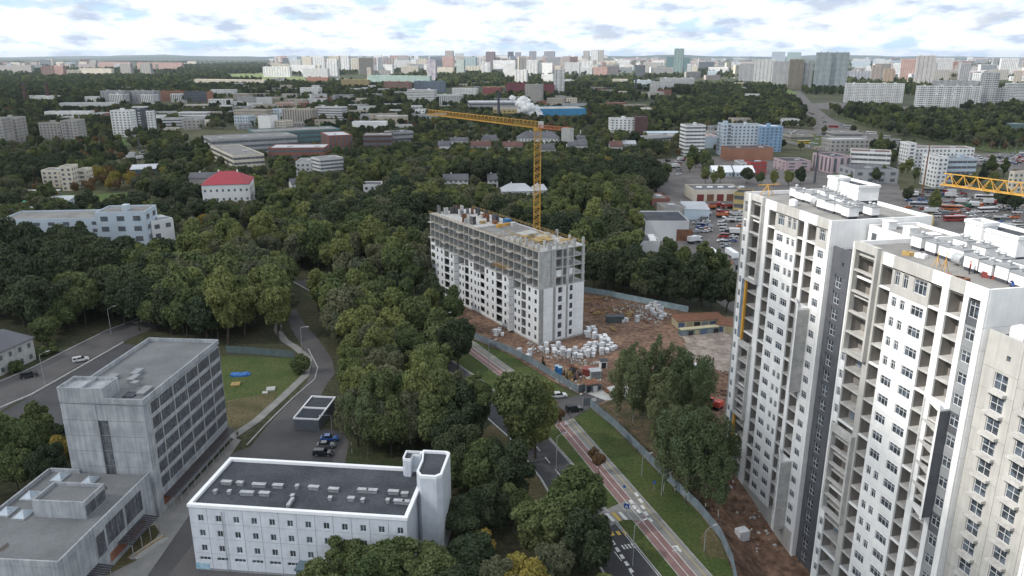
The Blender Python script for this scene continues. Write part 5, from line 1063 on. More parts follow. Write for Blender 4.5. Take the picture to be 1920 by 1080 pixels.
r = blk('lower dark roofed annex with four skylight domes before the warehouse', 1196, 474, 452, 1236, 88, None, 15, LGR, None, ROOFD, name='warehouse_annex', cat='warehouse', clutter=False)
hz = zat(1196, 474, 452)
for i in range(4): b = MB(); b.box(-1.6, -.8, 0, 1.6, .8, .5); b.box(-1.3, -.6, .5, 1.3, .6, .85); b.build('skylight', WTRIM, r, (7.5 + i * .4, 2.2 + i * 3.4, hz - .65))
blk('brick and concrete shed with a stained roof by the wood', 1222, 392, 372, 1255, 84, None, 20, RBR, 'grid', ROOFC, 4, 5, name='brick_shed', cat='shed'); blk('grey roofed store joined behind the warehouse', 1243, 412, 388, 1284, 84, None, 14, OFF, None, ROOFC, name='store'); shed('metal_hall', 'white sheet roofed hall right of the warehouse', 'hall', G(1282, 412), 96, 14, 22, 6, PBL, MET, .5, 0)
r = thing('garage_row', 'old grey garage row with one red rusty roof above the dark trees', 'garage', G(1278, 506), R(90 - 91)); foot(G(1278, 506), 91, 46, 6, 1)
for i in range(12): MB().box(.05, 0, 0, 3.75, 5.6, 2.3 + .25 * (i % 3)).build('garage', OFF, r, (i * 3.8, 0, 0)); MB().box(0, -.3, 0, 3.78, 5.9, .12).build('roof', RUST if i == 5 else (ROOFC if i % 2 else GRF), r, (i * 3.8, 0, 2.32 + .25 * (i % 3))); MB().box(.5, -.06, 0, 3.3, -.01, 2.1).build('garage_door', DM_[i % 4], r, (i * 3.8, 0, 0))
shed('lean_to', 'flat grey sheet roof beyond the garage row', 'shed', G(1318, 538), 96, 18, 9, 3, OFF, ROOFC, .6, 0)
# blue warehouse, factory with steam, chimneys
blk('long bright blue warehouse with a pale roof', 1014, 222, 204, 1098, 80, None, 60, SKYB, None, OFF, name='blue_warehouse', cat='warehouse'); blk('pale factory with a yellow front left of the steam', 925, 217, 205, 975, 88, None, 60, YEL, 'grid', ROOFC, 5, 6, name='factory', cat='factory'); blk('low grey factory roofs behind the steam', 880, 206, 192, 990, 84, None, 60, GRY, 'band', MET, 5, name='factory', cat='factory')
for px_, py_, pt_, w, lb in ((935, 222, 176, 2.4, 'thin dark factory chimney left of the steam plume'), (50, 196, 158, 4, 'brown brick chimney, left of the two at far left'), (91, 190, 156, 4, 'brown brick chimney, right of the two at far left'), (1191, 178, 148, 3, 'thin tower crane mast over the sandy building plot'), (1527, 343, 286, .8, 'dark steel pole mast beside the pink hall'), (1728, 372, 268, .5, 'rusty lattice mast in front of the long white office'), (262, 283, 262, 1., 'thin concrete mast by the small white car park')):
    c = G(px_, py_); h = zat(px_, py_, pt_); mm = DBR if 'brick' in lb else (RUST if 'lattice' in lb else DKG)
    o = MB().tube([(0, 0, 0), (0, 0, h * .6), (0, 0, h)], [w, w * .8, w * .65], 10).build('chimney' if 'chimney' in lb else 'mast', mm, None, c, label=lb, cat='chimney' if 'chimney' in lb else 'mast')
    MB().tube([(0, 0, h), (0, 0, h + w * .5)], w * .75, 10).build('rim', DKG, o)
# named far blocks: x0, x1, y_base, y_top, material, style, aR, label
FAR = [
 (191, 236, 194, 170, GRY, 'vert', 84, 'grey modern office complex, left part'), (206, 232, 195, 176, WHT, 'fins', 84, 'white framed block before the grey office complex'), (243, 291, 194, 170, GRY, 'vert', 84, 'grey modern office complex, right part'), (266, 287, 195, 177, WHT, 'fins', 84, 'white framed block, right one before the grey complex'),
 (298, 344, 190, 171, ORB, 'grid', 86, 'orange and white modern block'), (321, 342, 191, 176, WHT, 'fins', 86, 'white front on the orange block'), (346, 389, 192, 172, DKG, 'band', 86, 'dark glazed office beside the orange block'), (389, 396, 192, 172, ORB, None, 86, 'orange end wall of the dark glazed office'), (396, 442, 180, 168, WHT, 'grid', 86, 'long low white hall behind the orange block'),
 (56, 102, 190, 179, WHT, 'grid', 84, 'low white shed beside the right brick chimney'), (160, 182, 192, 181, WHT, 'grid', 84, 'white works building at left'), (112, 212, 202, 193, LGR, None, 86, 'very long grey depot roof at left'), (84, 168, 218, 209, WHT, None, 88, 'bright long pale roof at left'),
 (80, 102, 151, 124, SAL, 'vert', 80, 'pink red apartment tower, left of two'), (103, 121, 150, 123, SAL, 'vert', 84, 'pink red apartment tower, right of two'), (122, 152, 145, 131, CRM, 'grid', 80, 'cream panel block right of the pink towers'), (150, 210, 141, 128, CRM, 'grid', 84, 'long cream panel block right of the pink towers'),
 (227, 247, 141, 119, OFF, 'vert', 84, 'beige apartment tower at far left'), (265, 284, 145, 119, OFF, 'vert', 84, 'grey beige apartment tower at far left'), (150, 164, 131, 116, CRM, 'grid', 84, 'pale far tower above the cream block'), (106, 120, 126, 116, CRM, 'grid', 84, 'pale far tower behind the pink towers'), (20, 38, 124, 117, CRM, 'grid', 84, 'far pale block at left'), (64, 82, 124, 117, CRM, 'grid', 84, 'second far pale block at left'), (0, 60, 137, 122, OFF, 'grid', 84, 'broad far beige block at the left edge'), (186, 246, 128, 116, SAL, 'grid', 84, 'far pinkish long block'), (258, 342, 131, 117, SAL, 'grid', 84, 'far long pinkish block'), (352, 368, 124, 115, CRM, 'grid', 84, 'lone far block in the woods'), (526, 537, 119, 105, SAL, 'grid', 84, 'lone far pinkish tower left of the white blocks'),
 (494, 544, 144, 125, WHT, 'vert', 84, 'white ten storey panel block beside the meadow'), (545, 592, 138, 122, WHT, 'grid', 84, 'white panel block behind the meadow'), (568, 615, 145, 128, LGR, 'grid', 84, 'grey white block right of the meadow'), (591, 609, 130, 107, WHT, 'vert', 84, 'white tower right of the meadow'), (615, 633, 145, 111, WHT, 'vert', 84, 'tall white tower right of the meadow'), (618, 637, 134, 105, CRM, 'vert', 84, 'cream tower behind the tall white tower'), (575, 615, 157, 145, ORB, 'grid', 84, 'orange brick block below the white towers'), (365, 496, 158, 148, CRM, 'band', 84, 'very long low beige halls before the meadow'), (563, 598, 178, 164, WHT, 'grid', 84, 'white low office among trees'), (584, 600, 168, 160, WHT, 'grid', 84, 'small white office top'),
 (440, 500, 228, 205, BEI, 'grid', 84, 'beige works block left of the white gable'), (485, 508, 243, 217, WHT, None, 84, 'blank white gable block'), (511, 530, 226, 204, PBL, 'grid', 84, 'blue panelled office'), (530, 586, 230, 204, BEI, 'fins', 84, 'beige blank walled warehouse block'), (592, 642, 224, 200, LGR, 'band', 84, 'grey office right of the beige warehouse'), (500, 536, 242, 226, CRM, 'grid', 84, 'low cream office below the blue office'), (440, 466, 236, 217, PBL, 'grid', 84, 'pale blue pitched works building'), (552, 568, 204, 186, BEI, 'grid', 84, 'narrow beige tower block in the works'), (516, 555, 202, 192, SAL, 'grid', 84, 'low pinkish works block'),
 (640, 656, 136, 104, WHT, 'vert', 84, 'first white tower of the central high rises'), (656, 676, 135, 109, CRM, 'vert', 84, 'cream tower in the central high rises'), (678, 699, 137, 110, WHT, 'vert', 84, 'white tower with a rounded top in the central rises'), (702, 715, 122, 103, WHT, 'grid', 84, 'slim far white tower, centre left'), (695, 713, 138, 121, GRY, 'grid', 84, 'grey unfinished block in the central rises'), (713, 736, 138, 121, WHT, 'grid', 84, 'white block in the central rises'), (731, 763, 122, 104, SAL, 'vert', 84, 'far pinkish pair of towers, centre left'), (736, 783, 131, 113, LGR, 'grid', 84, 'grey lilac block, centre left'), (752, 784, 138, 124, CRM, 'band', 84, 'cream low office, centre left'), (783, 800, 133, 110, CRM, 'vert', 84, 'cream tower, centre left'), (801, 817, 150, 112, C('pattern_tower', (.30, .26, .32), (.55, .52, .55)), 'grid', 84, 'narrow patterned dark and white tower'), (818, 836, 128, 109, CRM, 'vert', 84, 'cream tower right of the patterned one'), (835, 850, 126, 95, C('tan_tower', (.46, .40, .37)), 'vert', 84, 'tan tower rising above the horizon'), (853, 869, 114, 100, LGR, 'vert', 84, 'grey tower top above the horizon'), (856, 870, 147, 112, C('mint_tower', (.50, .56, .52)), 'grid', 84, 'slim mint white tower'), (870, 893, 139, 107, C('aqua_tower', (.42, .52, .54)), 'vert', 84, 'aqua tinted twin tower'), (895, 912, 136, 112, ORB, 'vert', 84, 'orange striped tower'), (911, 927, 138, 97, C('brown_tower', (.26, .20, .22)), 'vert', 84, 'tall brown grey tower in the centre'), (925, 966, 140, 113, WHT, 'grid', 84, 'broad white slab tower in the centre'), (952, 962, 121, 97, DKG, 'vert', 84, 'slim dark tower above the horizon'), (946, 966, 147, 120, LGR, None, 84, 'blank pale grey slab'), (966, 976, 123, 98, C('grey_lilac', (.34, .33, .38)), 'vert', 84, 'grey tower, centre'), (800, 850, 142, 126, CRM, 'grid', 84, 'broad cream block below the towers'),
 (691, 806, 160, 141, MINT, 'grid', 84, 'very long pale mint office block'), (640, 690, 166, 149, YEL, 'band', 84, 'long sand yellow building'), (720, 768, 173, 153, ORB, 'band', 84, 'orange brick hospital like building'), (776, 832, 172, 152, C('steel_blue', (.17, .22, .28)), 'vert', 84, 'steel blue office with a flat roof'), (764, 814, 196, 168, WHT, 'band', 84, 'white office with dark band windows before the steel blue one'), (824, 864, 198, 178, LGR, 'fins', 84, 'grey office with fins, centre'), (848, 893, 177, 165, WHT, 'grid', 84, 'low white laboratory buildings'), (905, 938, 177, 164, REDW, 'band', 84, 'bright red low building'), (948, 984, 180, 156, MAR, 'grid', 84, 'maroon block left of the concrete tower'), (1014, 1038, 180, 158, MAR, 'grid', 84, 'maroon block right of the concrete tower'), (984, 1015, 192, 158, OFF, 'grid', 84, 'unfinished concrete tower before the maroon blocks'), (1038, 1056, 180, 130, WHT, 'vert', 84, 'tall white framed block right of the maroon ones'), (1015, 1037, 158, 139, WHT, 'grid', 84, 'white stepped block behind the maroon one'), (965, 987, 158, 131, WHT, 'vert', 84, 'white framed office, centre'), (1025, 1056, 200, 184, BEI, 'grid', 84, 'beige works by the blue warehouse'),
 (987, 1008, 143, 113, WHT, 'vert', 84, 'white red topped tower'), (1003, 1035, 143, 118, WHT, None, 84, 'blank white slab tower'), (992, 1005, 117, 96, C('dark_pair', (.28, .27, .30)), 'vert', 84, 'dark grey tower of a pair'), (1020, 1040, 117, 96, C('dark_pair2', (.31, .30, .33)), 'vert', 84, 'grey tower with twin tops'), (1040, 1056, 129, 112, WHT, 'vert', 84, 'white tower right of the slab'), (1058, 1086, 141, 117, LGR, 'grid', 84, 'grey white slab'), (1074, 1110, 139, 126, WHT, 'band', 84, 'low white mall building'), (1056, 1074, 115, 107, CRM, 'vert', 84, 'far yellowish block'), (1093, 1104, 127, 95, C('beige_twin', (.50, .47, .43)), 'vert', 84, 'left tower of the tall triple'), (1107, 1120, 128, 93, WHT, 'vert', 84, 'middle tower of the tall triple'), (1120, 1130, 127, 94, C('beige_twin', (.5, .47, .43)), 'vert', 84, 'right tower of the tall triple'), (1112, 1138, 148, 126, SAL, 'grid', 84, 'red brown and white block'), (1191, 1207, 148, 122, DKG, 'band', 84, 'dark framed office tower with white bands'), (1248, 1262, 136, 106, TEAL, 'vert', 84, 'left green glass tower'), (1262, 1279, 140, 91, C('green_glass', (.24, .33, .32)), 'vert', 84, 'tallest green glass tower'), (1273, 1291, 138, 108, TEAL, 'vert', 84, 'right green glass tower'), (1236, 1300, 166, 146, WHT, 'band', 84, 'broad white blue hospital complex'), (1218, 1262, 172, 153, LGR, 'grid', 84, 'grey white hospital wing'), (1188, 1220, 163, 150, PBL, 'band', 84, 'pale blue low building'), (1148, 1176, 158, 148, CRM, 'band', 84, 'flat beige roof building'),
 (1384, 1420, 155, 119, GRY, 'panel', 84, 'grey white stepped housing, left end'), (1412, 1452, 160, 112, LGR, 'vert', 84, 'grey white stepped housing, second part'), (1446, 1480, 165, 115, GRY, 'panel', 84, 'grey white stepped housing, third part'), (1476, 1502, 168, 111, C('yellow_grey_tower', (.36, .31, .24)), 'panel', 84, 'yellow striped grey tower'), (1500, 1520, 168, 117, LGR, 'vert', 84, 'grey tower right of the yellow striped one'), (1446, 1471, 118, 97, PBL, 'vert', 84, 'far domed tower, left of two'), (1475, 1501, 117, 98, MINT, 'vert', 84, 'far domed tower with a green top'), (1524, 1553, 170, 98, C('teal_white_tower', (.50, .56, .57)), 'panel', 84, 'tall pale teal tower, left of two'), (1554, 1585, 170, 98, C('teal_white_tower', (.50, .56, .57)), 'panel', 84, 'tall pale teal tower, right of two'), (1586, 1652, 153, 133, C('lilac_grey', (.42, .43, .48)), 'vert', 84, 'long lilac grey block'),
 (1583, 1692, 192, 156, WHT, 'panel', 84, 'long white comb fronted housing, left one'), (1717, 1836, 200, 161, WHT, 'panel', 84, 'long white comb fronted housing, middle one'), (1835, 1865, 200, 136, LGR, 'panel', 84, 'white grey tower amid the comb fronted housing'), (1866, 1890, 200, 165, LGR, 'panel', 84, 'right end of the comb fronted housing'), (1713, 1748, 162, 104, C('brown_white_tower', (.56, .53, .52)), 'vert', 84, 'tall tower with orange topped crown'), (1632, 1651, 156, 122, C('tan_tower2', (.40, .34, .30)), 'vert', 84, 'brown tower right of the lilac block'), (1655, 1674, 158, 129, C('ochre_tower', (.45, .34, .24)), 'vert', 84, 'ochre tower right of the lilac block'), (1757, 1776, 131, 116, ORB, 'grid', 84, 'orange block, left of three'), (1777, 1794, 131, 116, ORB, 'grid', 84, 'orange block, middle of three'), (1803, 1821, 131, 115, ORB, 'grid', 84, 'orange block, right of three'), (1885, 1932, 188, 156, WHT, 'band', 84, 'white office at the right edge'), (1748, 1834, 168, 151, LGR, 'panel', 84, 'long grey housing behind the comb fronts'), (1396, 1424, 184, 176, WHT, 'grid', 84, 'small white pavilion in the trees'), (1888, 1925, 250, 232, TEAL, 'band', 84, 'dark glass sports hall at the right edge')]
for (x0, x1, yb, yt, m, st, a, lb) in FAR:
    blk(lb, x0, yb, yt, x1, (112 if yb < 172 and x1 < 1380 else 104) if a == 84 else a, None, 14 if yt < 150 else 18, m, st, MET if 'roof' in lb else None, fl=3.0 if yb < 200 else 3.6, bay=3.6 if yb > 150 else 4.5)
for (x0, x1, yb, yt) in ((1447, 1470, 113, 97), (1476, 1500, 112, 98), (1525, 1552, 160, 98), (1555, 1584, 160, 98)): pass
rf = random.Random(11)
pal = [WHT, CRM, LGR, BEI, OFF, SAL, PBL, WHT, CRM, C('pale_pink', (.52, .44, .42)), GRY]
def clear_plan(P, L, D):
    for dx in (0, .5, 1):
        for dy in (0, .5, 1):
            x, y = P.x + L * dx, P.y + D * dy
            if any(inpoly(x, y, f) for f in FOOT): return False
    return True
NFAR = 0; MASS = {}
def blk_mass(P, L, az, H, m):
    u = AZ(az); v = Vector((-u[1], u[0], 0)); b, w = MASS.setdefault(m.name, (MB(), MB())); foot(P, az, L, 14, 3)
    q = [P, P + u * L, P + u * L + v * 14, P + v * 14]; b.prism([(p.x, p.y) for p in q], 0, H); n = max(2, int(L / 6)); k = 3.
    while k < H - 3:
        for i in range(n):
            a = P + u * (L * (i + .25) / n) - v * .06; c = P + u * (L * (i + .75) / n) - v * .06; w.add([(a.x, a.y, k), (c.x, c.y, k), (c.x, c.y, k + 1.7), (a.x, a.y, k + 1.7)], [(0, 1, 2, 3)])
        k += 3.2
zones = [(640, 1130, 118, 146, 60, 22, 'far'), (0, 350, 117, 132, 40, 8, 'far'), (500, 1130, 106, 136, 190, 22, 'far'), (1130, 1390, 107, 138, 170, 9, 'far'), (1590, 1920, 108, 152, 170, 9, 'far'), (1270, 1400, 125, 150, 12, 8, 'far'), (1670, 1920, 126, 156, 26, 24, 'far')]
for (x0, x1, y0, y1, n, h, tag) in zones:
    for k in range(n):
        yb = rf.uniform(y0 + 4, y1); xc = rf.uniform(x0, x1); w = rf.choice([6, 8, 12, 22, 30]) * (.6 + (yb - 102) / 60); P = G(xc, yb); hh = rf.choice([16, 28, 28, 36, 50] if h < 20 else [28, 40, 60, 75]); L = w / F * P.y
        if not clear_plan(P, L, 14): continue
        m = rf.choice(pal); blk({WHT: 'white', CRM: 'cream', LGR: 'light grey', BEI: 'beige', OFF: 'stone coloured', SAL: 'pinkish', PBL: 'pale blue', GRY: 'grey'}.get(m, 'pale pink') + (' far high rise' if hh > 35 else ' far apartment block'), xc, yb, yb - 5, xc + w, rf.choice([70, 96, 110, 118]), None, 14, m, rf.choice(['grid', 'vert', 'panel']), fl=3.2, bay=5, H=hh, clutter=False, group='far housing blocks on the skyline', protect=0) if NFAR < 110 else blk_mass(P, L, rf.choice([70, 100, 112, 118]), hh, m); NFAR += 1
mb_, mats_ = MB(), []
for k, (b, w) in enumerate(MASS.values()): mb_.add(b.v, b.f, k); mb_.add(w.v, w.f, len(MASS))
mb_.build('distant_housing', [MATS[k] for k in MASS] + [DG2], kind='stuff', label='smallest housing blocks merging on the horizon')
ind = [(300, 780, 190, 250, 62), (90, 460, 160, 250, 34), (440, 760, 150, 200, 42), (780, 1240, 150, 222, 44), (1050, 1420, 130, 180, 24), (1400, 1700, 255, 330, 6), (1200, 1500, 210, 300, 10)]
for (x0, x1, y0, y1, n) in ind:
    for k in range(n):
        yb = rf.uniform(y0, y1); xc = rf.uniform(x0, x1); P = G(xc, yb); L = rf.uniform(12, 42); D = rf.uniform(10, 24)
        if not clear_plan(P, L, D): continue
        pr = proj(P.x + L, P.y, 0); m = rf.choice([WHT, LGR, BEI, OFF, CRM, OFF, RBR, GRY, LGR, GRY, BEI]); nm = {WHT: 'white', CRM: 'cream', LGR: 'light grey', BEI: 'beige', OFF: 'stone coloured', SAL: 'pinkish', PBL: 'pale blue', GRY: 'grey', RBR: 'red brick'}[m]
        rfm = rf.choice([MET, ROOFC, GRF, ROOFC, ROOFC, GRF, RRF if rf.random() < .3 else ROOFC])
        blk('low %s works building%s' % (nm, ' with a red roof' if rfm is RRF else ''), xc, yb, yb - 5, pr[0], rf.choice([62, 80, 86, 90]), None, D, m, rf.choice(['grid', 'band', None]), rfm, 4, 4.5, H=rf.choice([5, 7, 9, 12]), name='works_building', group='low works buildings', clutter=rf.random() < .5, protect=.25)
# steam
c = G(1012, 224); st = MB(); rs = random.Random(3); bm = bmesh.new()
for k in range(80):
    t = k / 79; px_ = 1016 - 40 * t + rs.gauss(0, 5 * (.4 + t)); py_ = 226 - 34 * t + rs.gauss(0, 3.5 * (.4 + t)); d = c.y; r_ = (1.8 + 4.4 * math.sin(min(1, t * 1.3) * 1.7)) * rs.uniform(.7, 1.15); ry = ray(px_, py_); tt = d / ry[1]
    mtx = Matrix.Translation((ry[0] * tt - c.x, rs.gauss(0, 5), HC + ry[2] * tt)); q = bmesh.ops.create_icosphere(bm, subdivisions=3, radius=r_, matrix=mtx)
    for v in q['verts']: v.co += (v.co - mtx.translation) * .28 * noise.fractal(v.co * .35, 1., 2., 4)
me = bpy.data.meshes.new('steam_plume'); bm.to_mesh(me); bm.free()
for p in me.polygons: p.use_smooth = True
ms = bpy.data.materials.new('white_steam'); ms.use_nodes = True; t_ = ms.node_tree; t_.nodes['Principled BSDF'].inputs['Base Color'].default_value = (.95, .95, .96, 1); t_.nodes['Principled BSDF'].inputs['Roughness'].default_value = 1; t_.nodes['Principled BSDF'].inputs['Specular IOR Level'].default_value = 0
lw = t_.nodes.new('ShaderNodeLayerWeight'); lw.inputs[0].default_value = .35; mr_ = t_.nodes.new('ShaderNodeMapRange'); mr_.inputs[1].default_value = .35; mr_.inputs[2].default_value = .95; mr_.inputs[3].default_value = .62; mr_.inputs[4].default_value = .05; t_.links.new(lw.outputs['Facing'], mr_.inputs[0]); t_.links.new(mr_.outputs[0], t_.nodes['Principled BSDF'].inputs['Alpha'])
me.materials.append(ms); obj('steam_plume', me, None, (c.x, c.y, 0), kind='stuff', label='white steam rising from a factory left of the blue warehouse')
for t, x, y in (('the concrete shell', 290, 900), ('the white office', 560, 1000), ('the lane shed', 590, 790), ('the dark blue car', 620, 820), ('the site gate', 1097, 748), ('the excavator', 1338, 765), ('the paved yard', 1340, 660), ('the half clad building', 1010, 648), ('the tower crane', 1005, 520), ('the red roofed building', 425, 380), ('the bright meadow', 240, 375), ('the white block with red strips', 230, 255), ('the car yard', 1340, 430), ('the big warehouse', 1250, 440), ('the clinic', 1400, 288), ('the pink halls', 1520, 320), ('the blue warehouse', 1055, 215), ('the steam plume', 1000, 222), ('the long factory hall', 470, 285), ('the brick factory', 650, 282), ('the beige concrete block', 110, 268), ('the white hospital', 1165, 255), ('the pedestrian crossing', 1140, 985), ('the long white house at left', 40, 690), ('the highway', 1600, 260), ('the comb fronted housing', 1640, 190), ('the teal towers', 1555, 168), ('the stepped housing', 1430, 158), ('the green glass towers', 1265, 138), ('the tall triple towers', 1110, 127), ('the patterned tower', 810, 150), ('the mint block', 740, 160), ('the white towers by the meadow', 610, 140), ('the pink towers', 100, 150), ('the grey office complex', 240, 192), ('the bright red low building', 920, 176), ('the tan horizon tower', 842, 126), ('the orange blocks', 1790, 131), ('the steel blue office', 800, 172), ('the maroon blocks', 1000, 180), ('the brown tower', 1640, 156), ('the works chimneys', 70, 192), ('the crowned tower', 1730, 162)): lmk(t, x, y)
# ================================================================ VEHICLES
def paint(n, c): return mat('car_paint_' + n, c, .28, tuple(x * .95 for x in c), 1., spec=.6, coat=.6)
CARC = {'white': paint('white', (.62, .62, .62)), 'silver': paint('silver', (.38, .39, .40)), 'black': paint('black', (.016, .018, .022)), 'dark blue': paint('dark_blue', (.02, .05, .20)), 'blue': paint('blue', (.03, .12, .36)), 'red': paint('red', (.34, .03, .025)), 'grey': paint('grey', (.14, .145, .15)), 'yellow': paint('yellow', (.60, .42, .03)), 'orange': paint('orange', (.50, .13, .03)), 'green': paint('green', (.05, .15, .09))}
LIGHTM = mat('lamp_glass', (.55, .55, .52), .2); REDL = mat('tail_lamp', (.3, .02, .02), .3)
def extr(b, prof, y0, y1, m=0, t0=1., zc=0.):
    """side profile (x,z) extruded across y; upper points pulled in for tumblehome"""
    n = len(prof); zm = max(p[1] for p in prof); zn = min(p[1] for p in prof)
    def k(z): return 1 - (1 - t0) * (z - zn) / (zm - zn)
    vs = [(x, y0 * k(z), z) for x, z in prof] + [(x, y1 * k(z), z) for x, z in prof]
    b.add(vs, [tuple(range(n))[::-1], tuple(range(n, 2 * n))] + [(i, (i + 1) % n, (i + 1) % n + n, i + n) for i in range(n)][::1], m)
CM_ = {}
def car_meshes(kind):
    if kind in CM_: return CM_[kind]
    if kind == 'wagon': bp = [(-2.25, .35), (-2.3, .75), (-2.2, 1.0), (-1.0, 1.02), (.9, 1.0), (1.9, .9), (2.25, .7), (2.25, .35)]; cp = [(-2.15, 1.0), (-2.0, 1.48), (.2, 1.52), (1.05, 1.0)]
    elif kind == 'suv': bp = [(-2.25, .4), (-2.3, .8), (-2.25, 1.12), (-1.0, 1.15), (1.0, 1.12), (2.0, 1.05), (2.3, .8), (2.3, .4)]; cp = [(-2.2, 1.12), (-1.9, 1.68), (.3, 1.72), (1.1, 1.12)]
    elif kind == 'van': bp = [(-2.6, .4), (-2.6, 1.25), (2.1, 1.3), (2.7, .9), (2.7, .4)]; cp = [(-2.6, 1.25), (-2.58, 2.2), (1.0, 2.25), (2.1, 1.3)]
    else: bp = [(-2.2, .35), (-2.25, .75), (-2.1, .98), (-1.2, .98), (.9, .95), (1.8, .85), (2.2, .65), (2.2, .35)]; cp = [(-1.8, .97), (-1.1, 1.42), (.1, 1.45), (.95, .95)]
    b = MB(); extr(b, bp, -.9, .9, 0, .93); body = b
    g = MB(); extr(g, cp, -.82, .82, 0, .82)
    rf = MB(); top = [p for p in cp if p[1] > max(q[1] for q in cp) - .1]; x0, x1 = min(p[0] for p in top) - .08, max(p[0] for p in top) + .05; zt_ = max(p[1] for p in cp); w = .82 * .82
    rf.box(x0, -w - .01, zt_ - .02, x1, w + .01, zt_ + .04)
    for x in (x0 + .02, (x0 + x1) / 2 - .1): rf.bar((x, -w - .02, zt_), (x - (.15 if x < -1 else 0), -.84, bp[2][1]), .09); rf.bar((x, w + .02, zt_), (x - (.15 if x < -1 else 0), .84, bp[2][1]), .09)
    wh = MB(); wh.disc((0, 0, .33), .34, (0, 1, 0), .22, 0, 14); rim = MB(); rim.disc((0, 0, .33), .2, (0, 1, 0), .25, 0, 10)
    hl = MB().box(-.04, -.18, 0, .04, .18, .14)
    CM_[kind] = (body, g, rf, wh.mesh('wheel', TYRE), rim.mesh('rim', METAL), hl.mesh('headlight', LIGHTM), hl.mesh('tail_light', REDL), bp)
    return CM_[kind]
CB_ = {}
def car(label, colr, kind, loc, rz, group=None, name='parked_car', cat='car'):
    body, g, rf, wh, rim, hl, tl, bp = car_meshes(kind); k = (colr, kind)
    if k not in CB_: CB_[k] = (body.mesh('body', CARC[colr]), g.mesh('windows', CGLASS), rf.mesh('roof', CARC[colr]))
    r = thing(name, label, cat, loc, rz, group)
    obj('body', CB_[k][0], r); obj('windows', CB_[k][1], r); obj('roof', CB_[k][2], r)
    for x in (-1.4, 1.4):
        for y in (-.8, .8): obj('rim', rim, obj('wheel', wh, r, (x, y, 0)))
    for y in (-.62, .62): obj('headlight', hl, r, (bp[-2][0] - .03, y, .6)); obj('tail_light', tl, r, (bp[0][0] - .02, y, .72))
    return r
def at(px, py, z=.12): c = G(px, py); return Vector((c.x, c.y, z + hgt(c.x, c.y)))
car('silver white estate car parked by the grass left of the site gate', 'white', 'wagon', at(1048, 746, .18), R(12)); car('black off-road car parked in front of the site gate', 'black', 'suv', at(1076, 772, .18), R(14))
car('bright blue car, farthest of three parked beside the lane shed', 'blue', 'sedan', at(618, 826), R(2)); car('dark grey car, middle of three parked beside the lane shed', 'grey', 'sedan', at(612, 839), R(5)); car('black estate car, nearest of three parked beside the lane shed', 'black', 'wagon', at(606, 854), R(0))
car('white estate car parked on the street behind the concrete shell', 'white', 'wagon', at(152, 678, .16), R(35)); car('black car parked below the long white house', 'black', 'suv', at(55, 708, .16), R(35)); car('dark car parked deep under the trees on the left street', 'grey', 'sedan', at(262, 606, .16), R(35))
car('pale car seen through the trees beside the old railway', 'white', 'van', at(372, 470, .3), R(20), name='parked_van', cat='van')
SM_ = {}
def simple_vehicle(kind, colr):
    k = (kind, colr)
    if k in SM_: return SM_[k]
    b = MB()
    if kind in ('sedan', 'suv', 'wagon', 'van'):
        bd, g, rf, *_r, bp = car_meshes(kind); b.add(bd.v, bd.f, 0); b.add(g.v, g.f, 1); b.add(rf.v, rf.f, 0)
        for x in (-1.4, 1.4): b.box(x - .32, -.92, 0, x + .32, .92, .62, 2)
    elif kind == 'lorry': b.box(1.6, -1.2, .9, 3.6, 1.2, 3.0, 0).box(2.6, -1.21, 1.9, 3.62, 1.21, 2.7, 1).box(-4, -1.2, .8, 1.5, 1.2, 1.2, 2).box(-4, -1.25, 1.2, 1.4, 1.25, 3.5, 3); [b.box(x - .5, -1.2, 0, x + .5, 1.2, .95, 2) for x in (-3, -1.8, 2.4)]
    elif kind == 'tipper': b.box(1.8, -1.2, .9, 3.6, 1.2, 2.9, 0).box(2.6, -1.21, 1.8, 3.62, 1.21, 2.6, 1).box(-3.4, -1.2, 1.3, 1.5, 1.2, 2.5, 0).box(-3.2, -1., 2.3, 1.3, 1., 2.52, 2); [b.box(x - .5, -1.2, 0, x + .5, 1.2, 1.1, 2) for x in (-2.6, -1.3, 2.4)]
    elif kind == 'bus': b.box(-6, -1.25, .4, 6, 1.25, 3.1, 0).box(-5.9, -1.27, 1.5, 6.02, 1.27, 2.5, 1); [b.box(x - .5, -1.27, 0, x + .5, 1.27, .9, 2) for x in (-3.5, 3.8)]
    SM_[k] = b.mesh(kind, [CARC[colr], CGLASS, TYRE, CARC['white'] if kind == 'lorry' else CARC[colr]]); return SM_[k]
NMS = {'sedan': ('parked_car', 'car'), 'suv': ('parked_car', 'car'), 'wagon': ('parked_car', 'car'), 'van': ('parked_van', 'van'), 'lorry': ('lorry', 'lorry'), 'tipper': ('tipper_lorry', 'lorry'), 'bus': ('bus', 'bus')}
rv = random.Random(21); USED = []
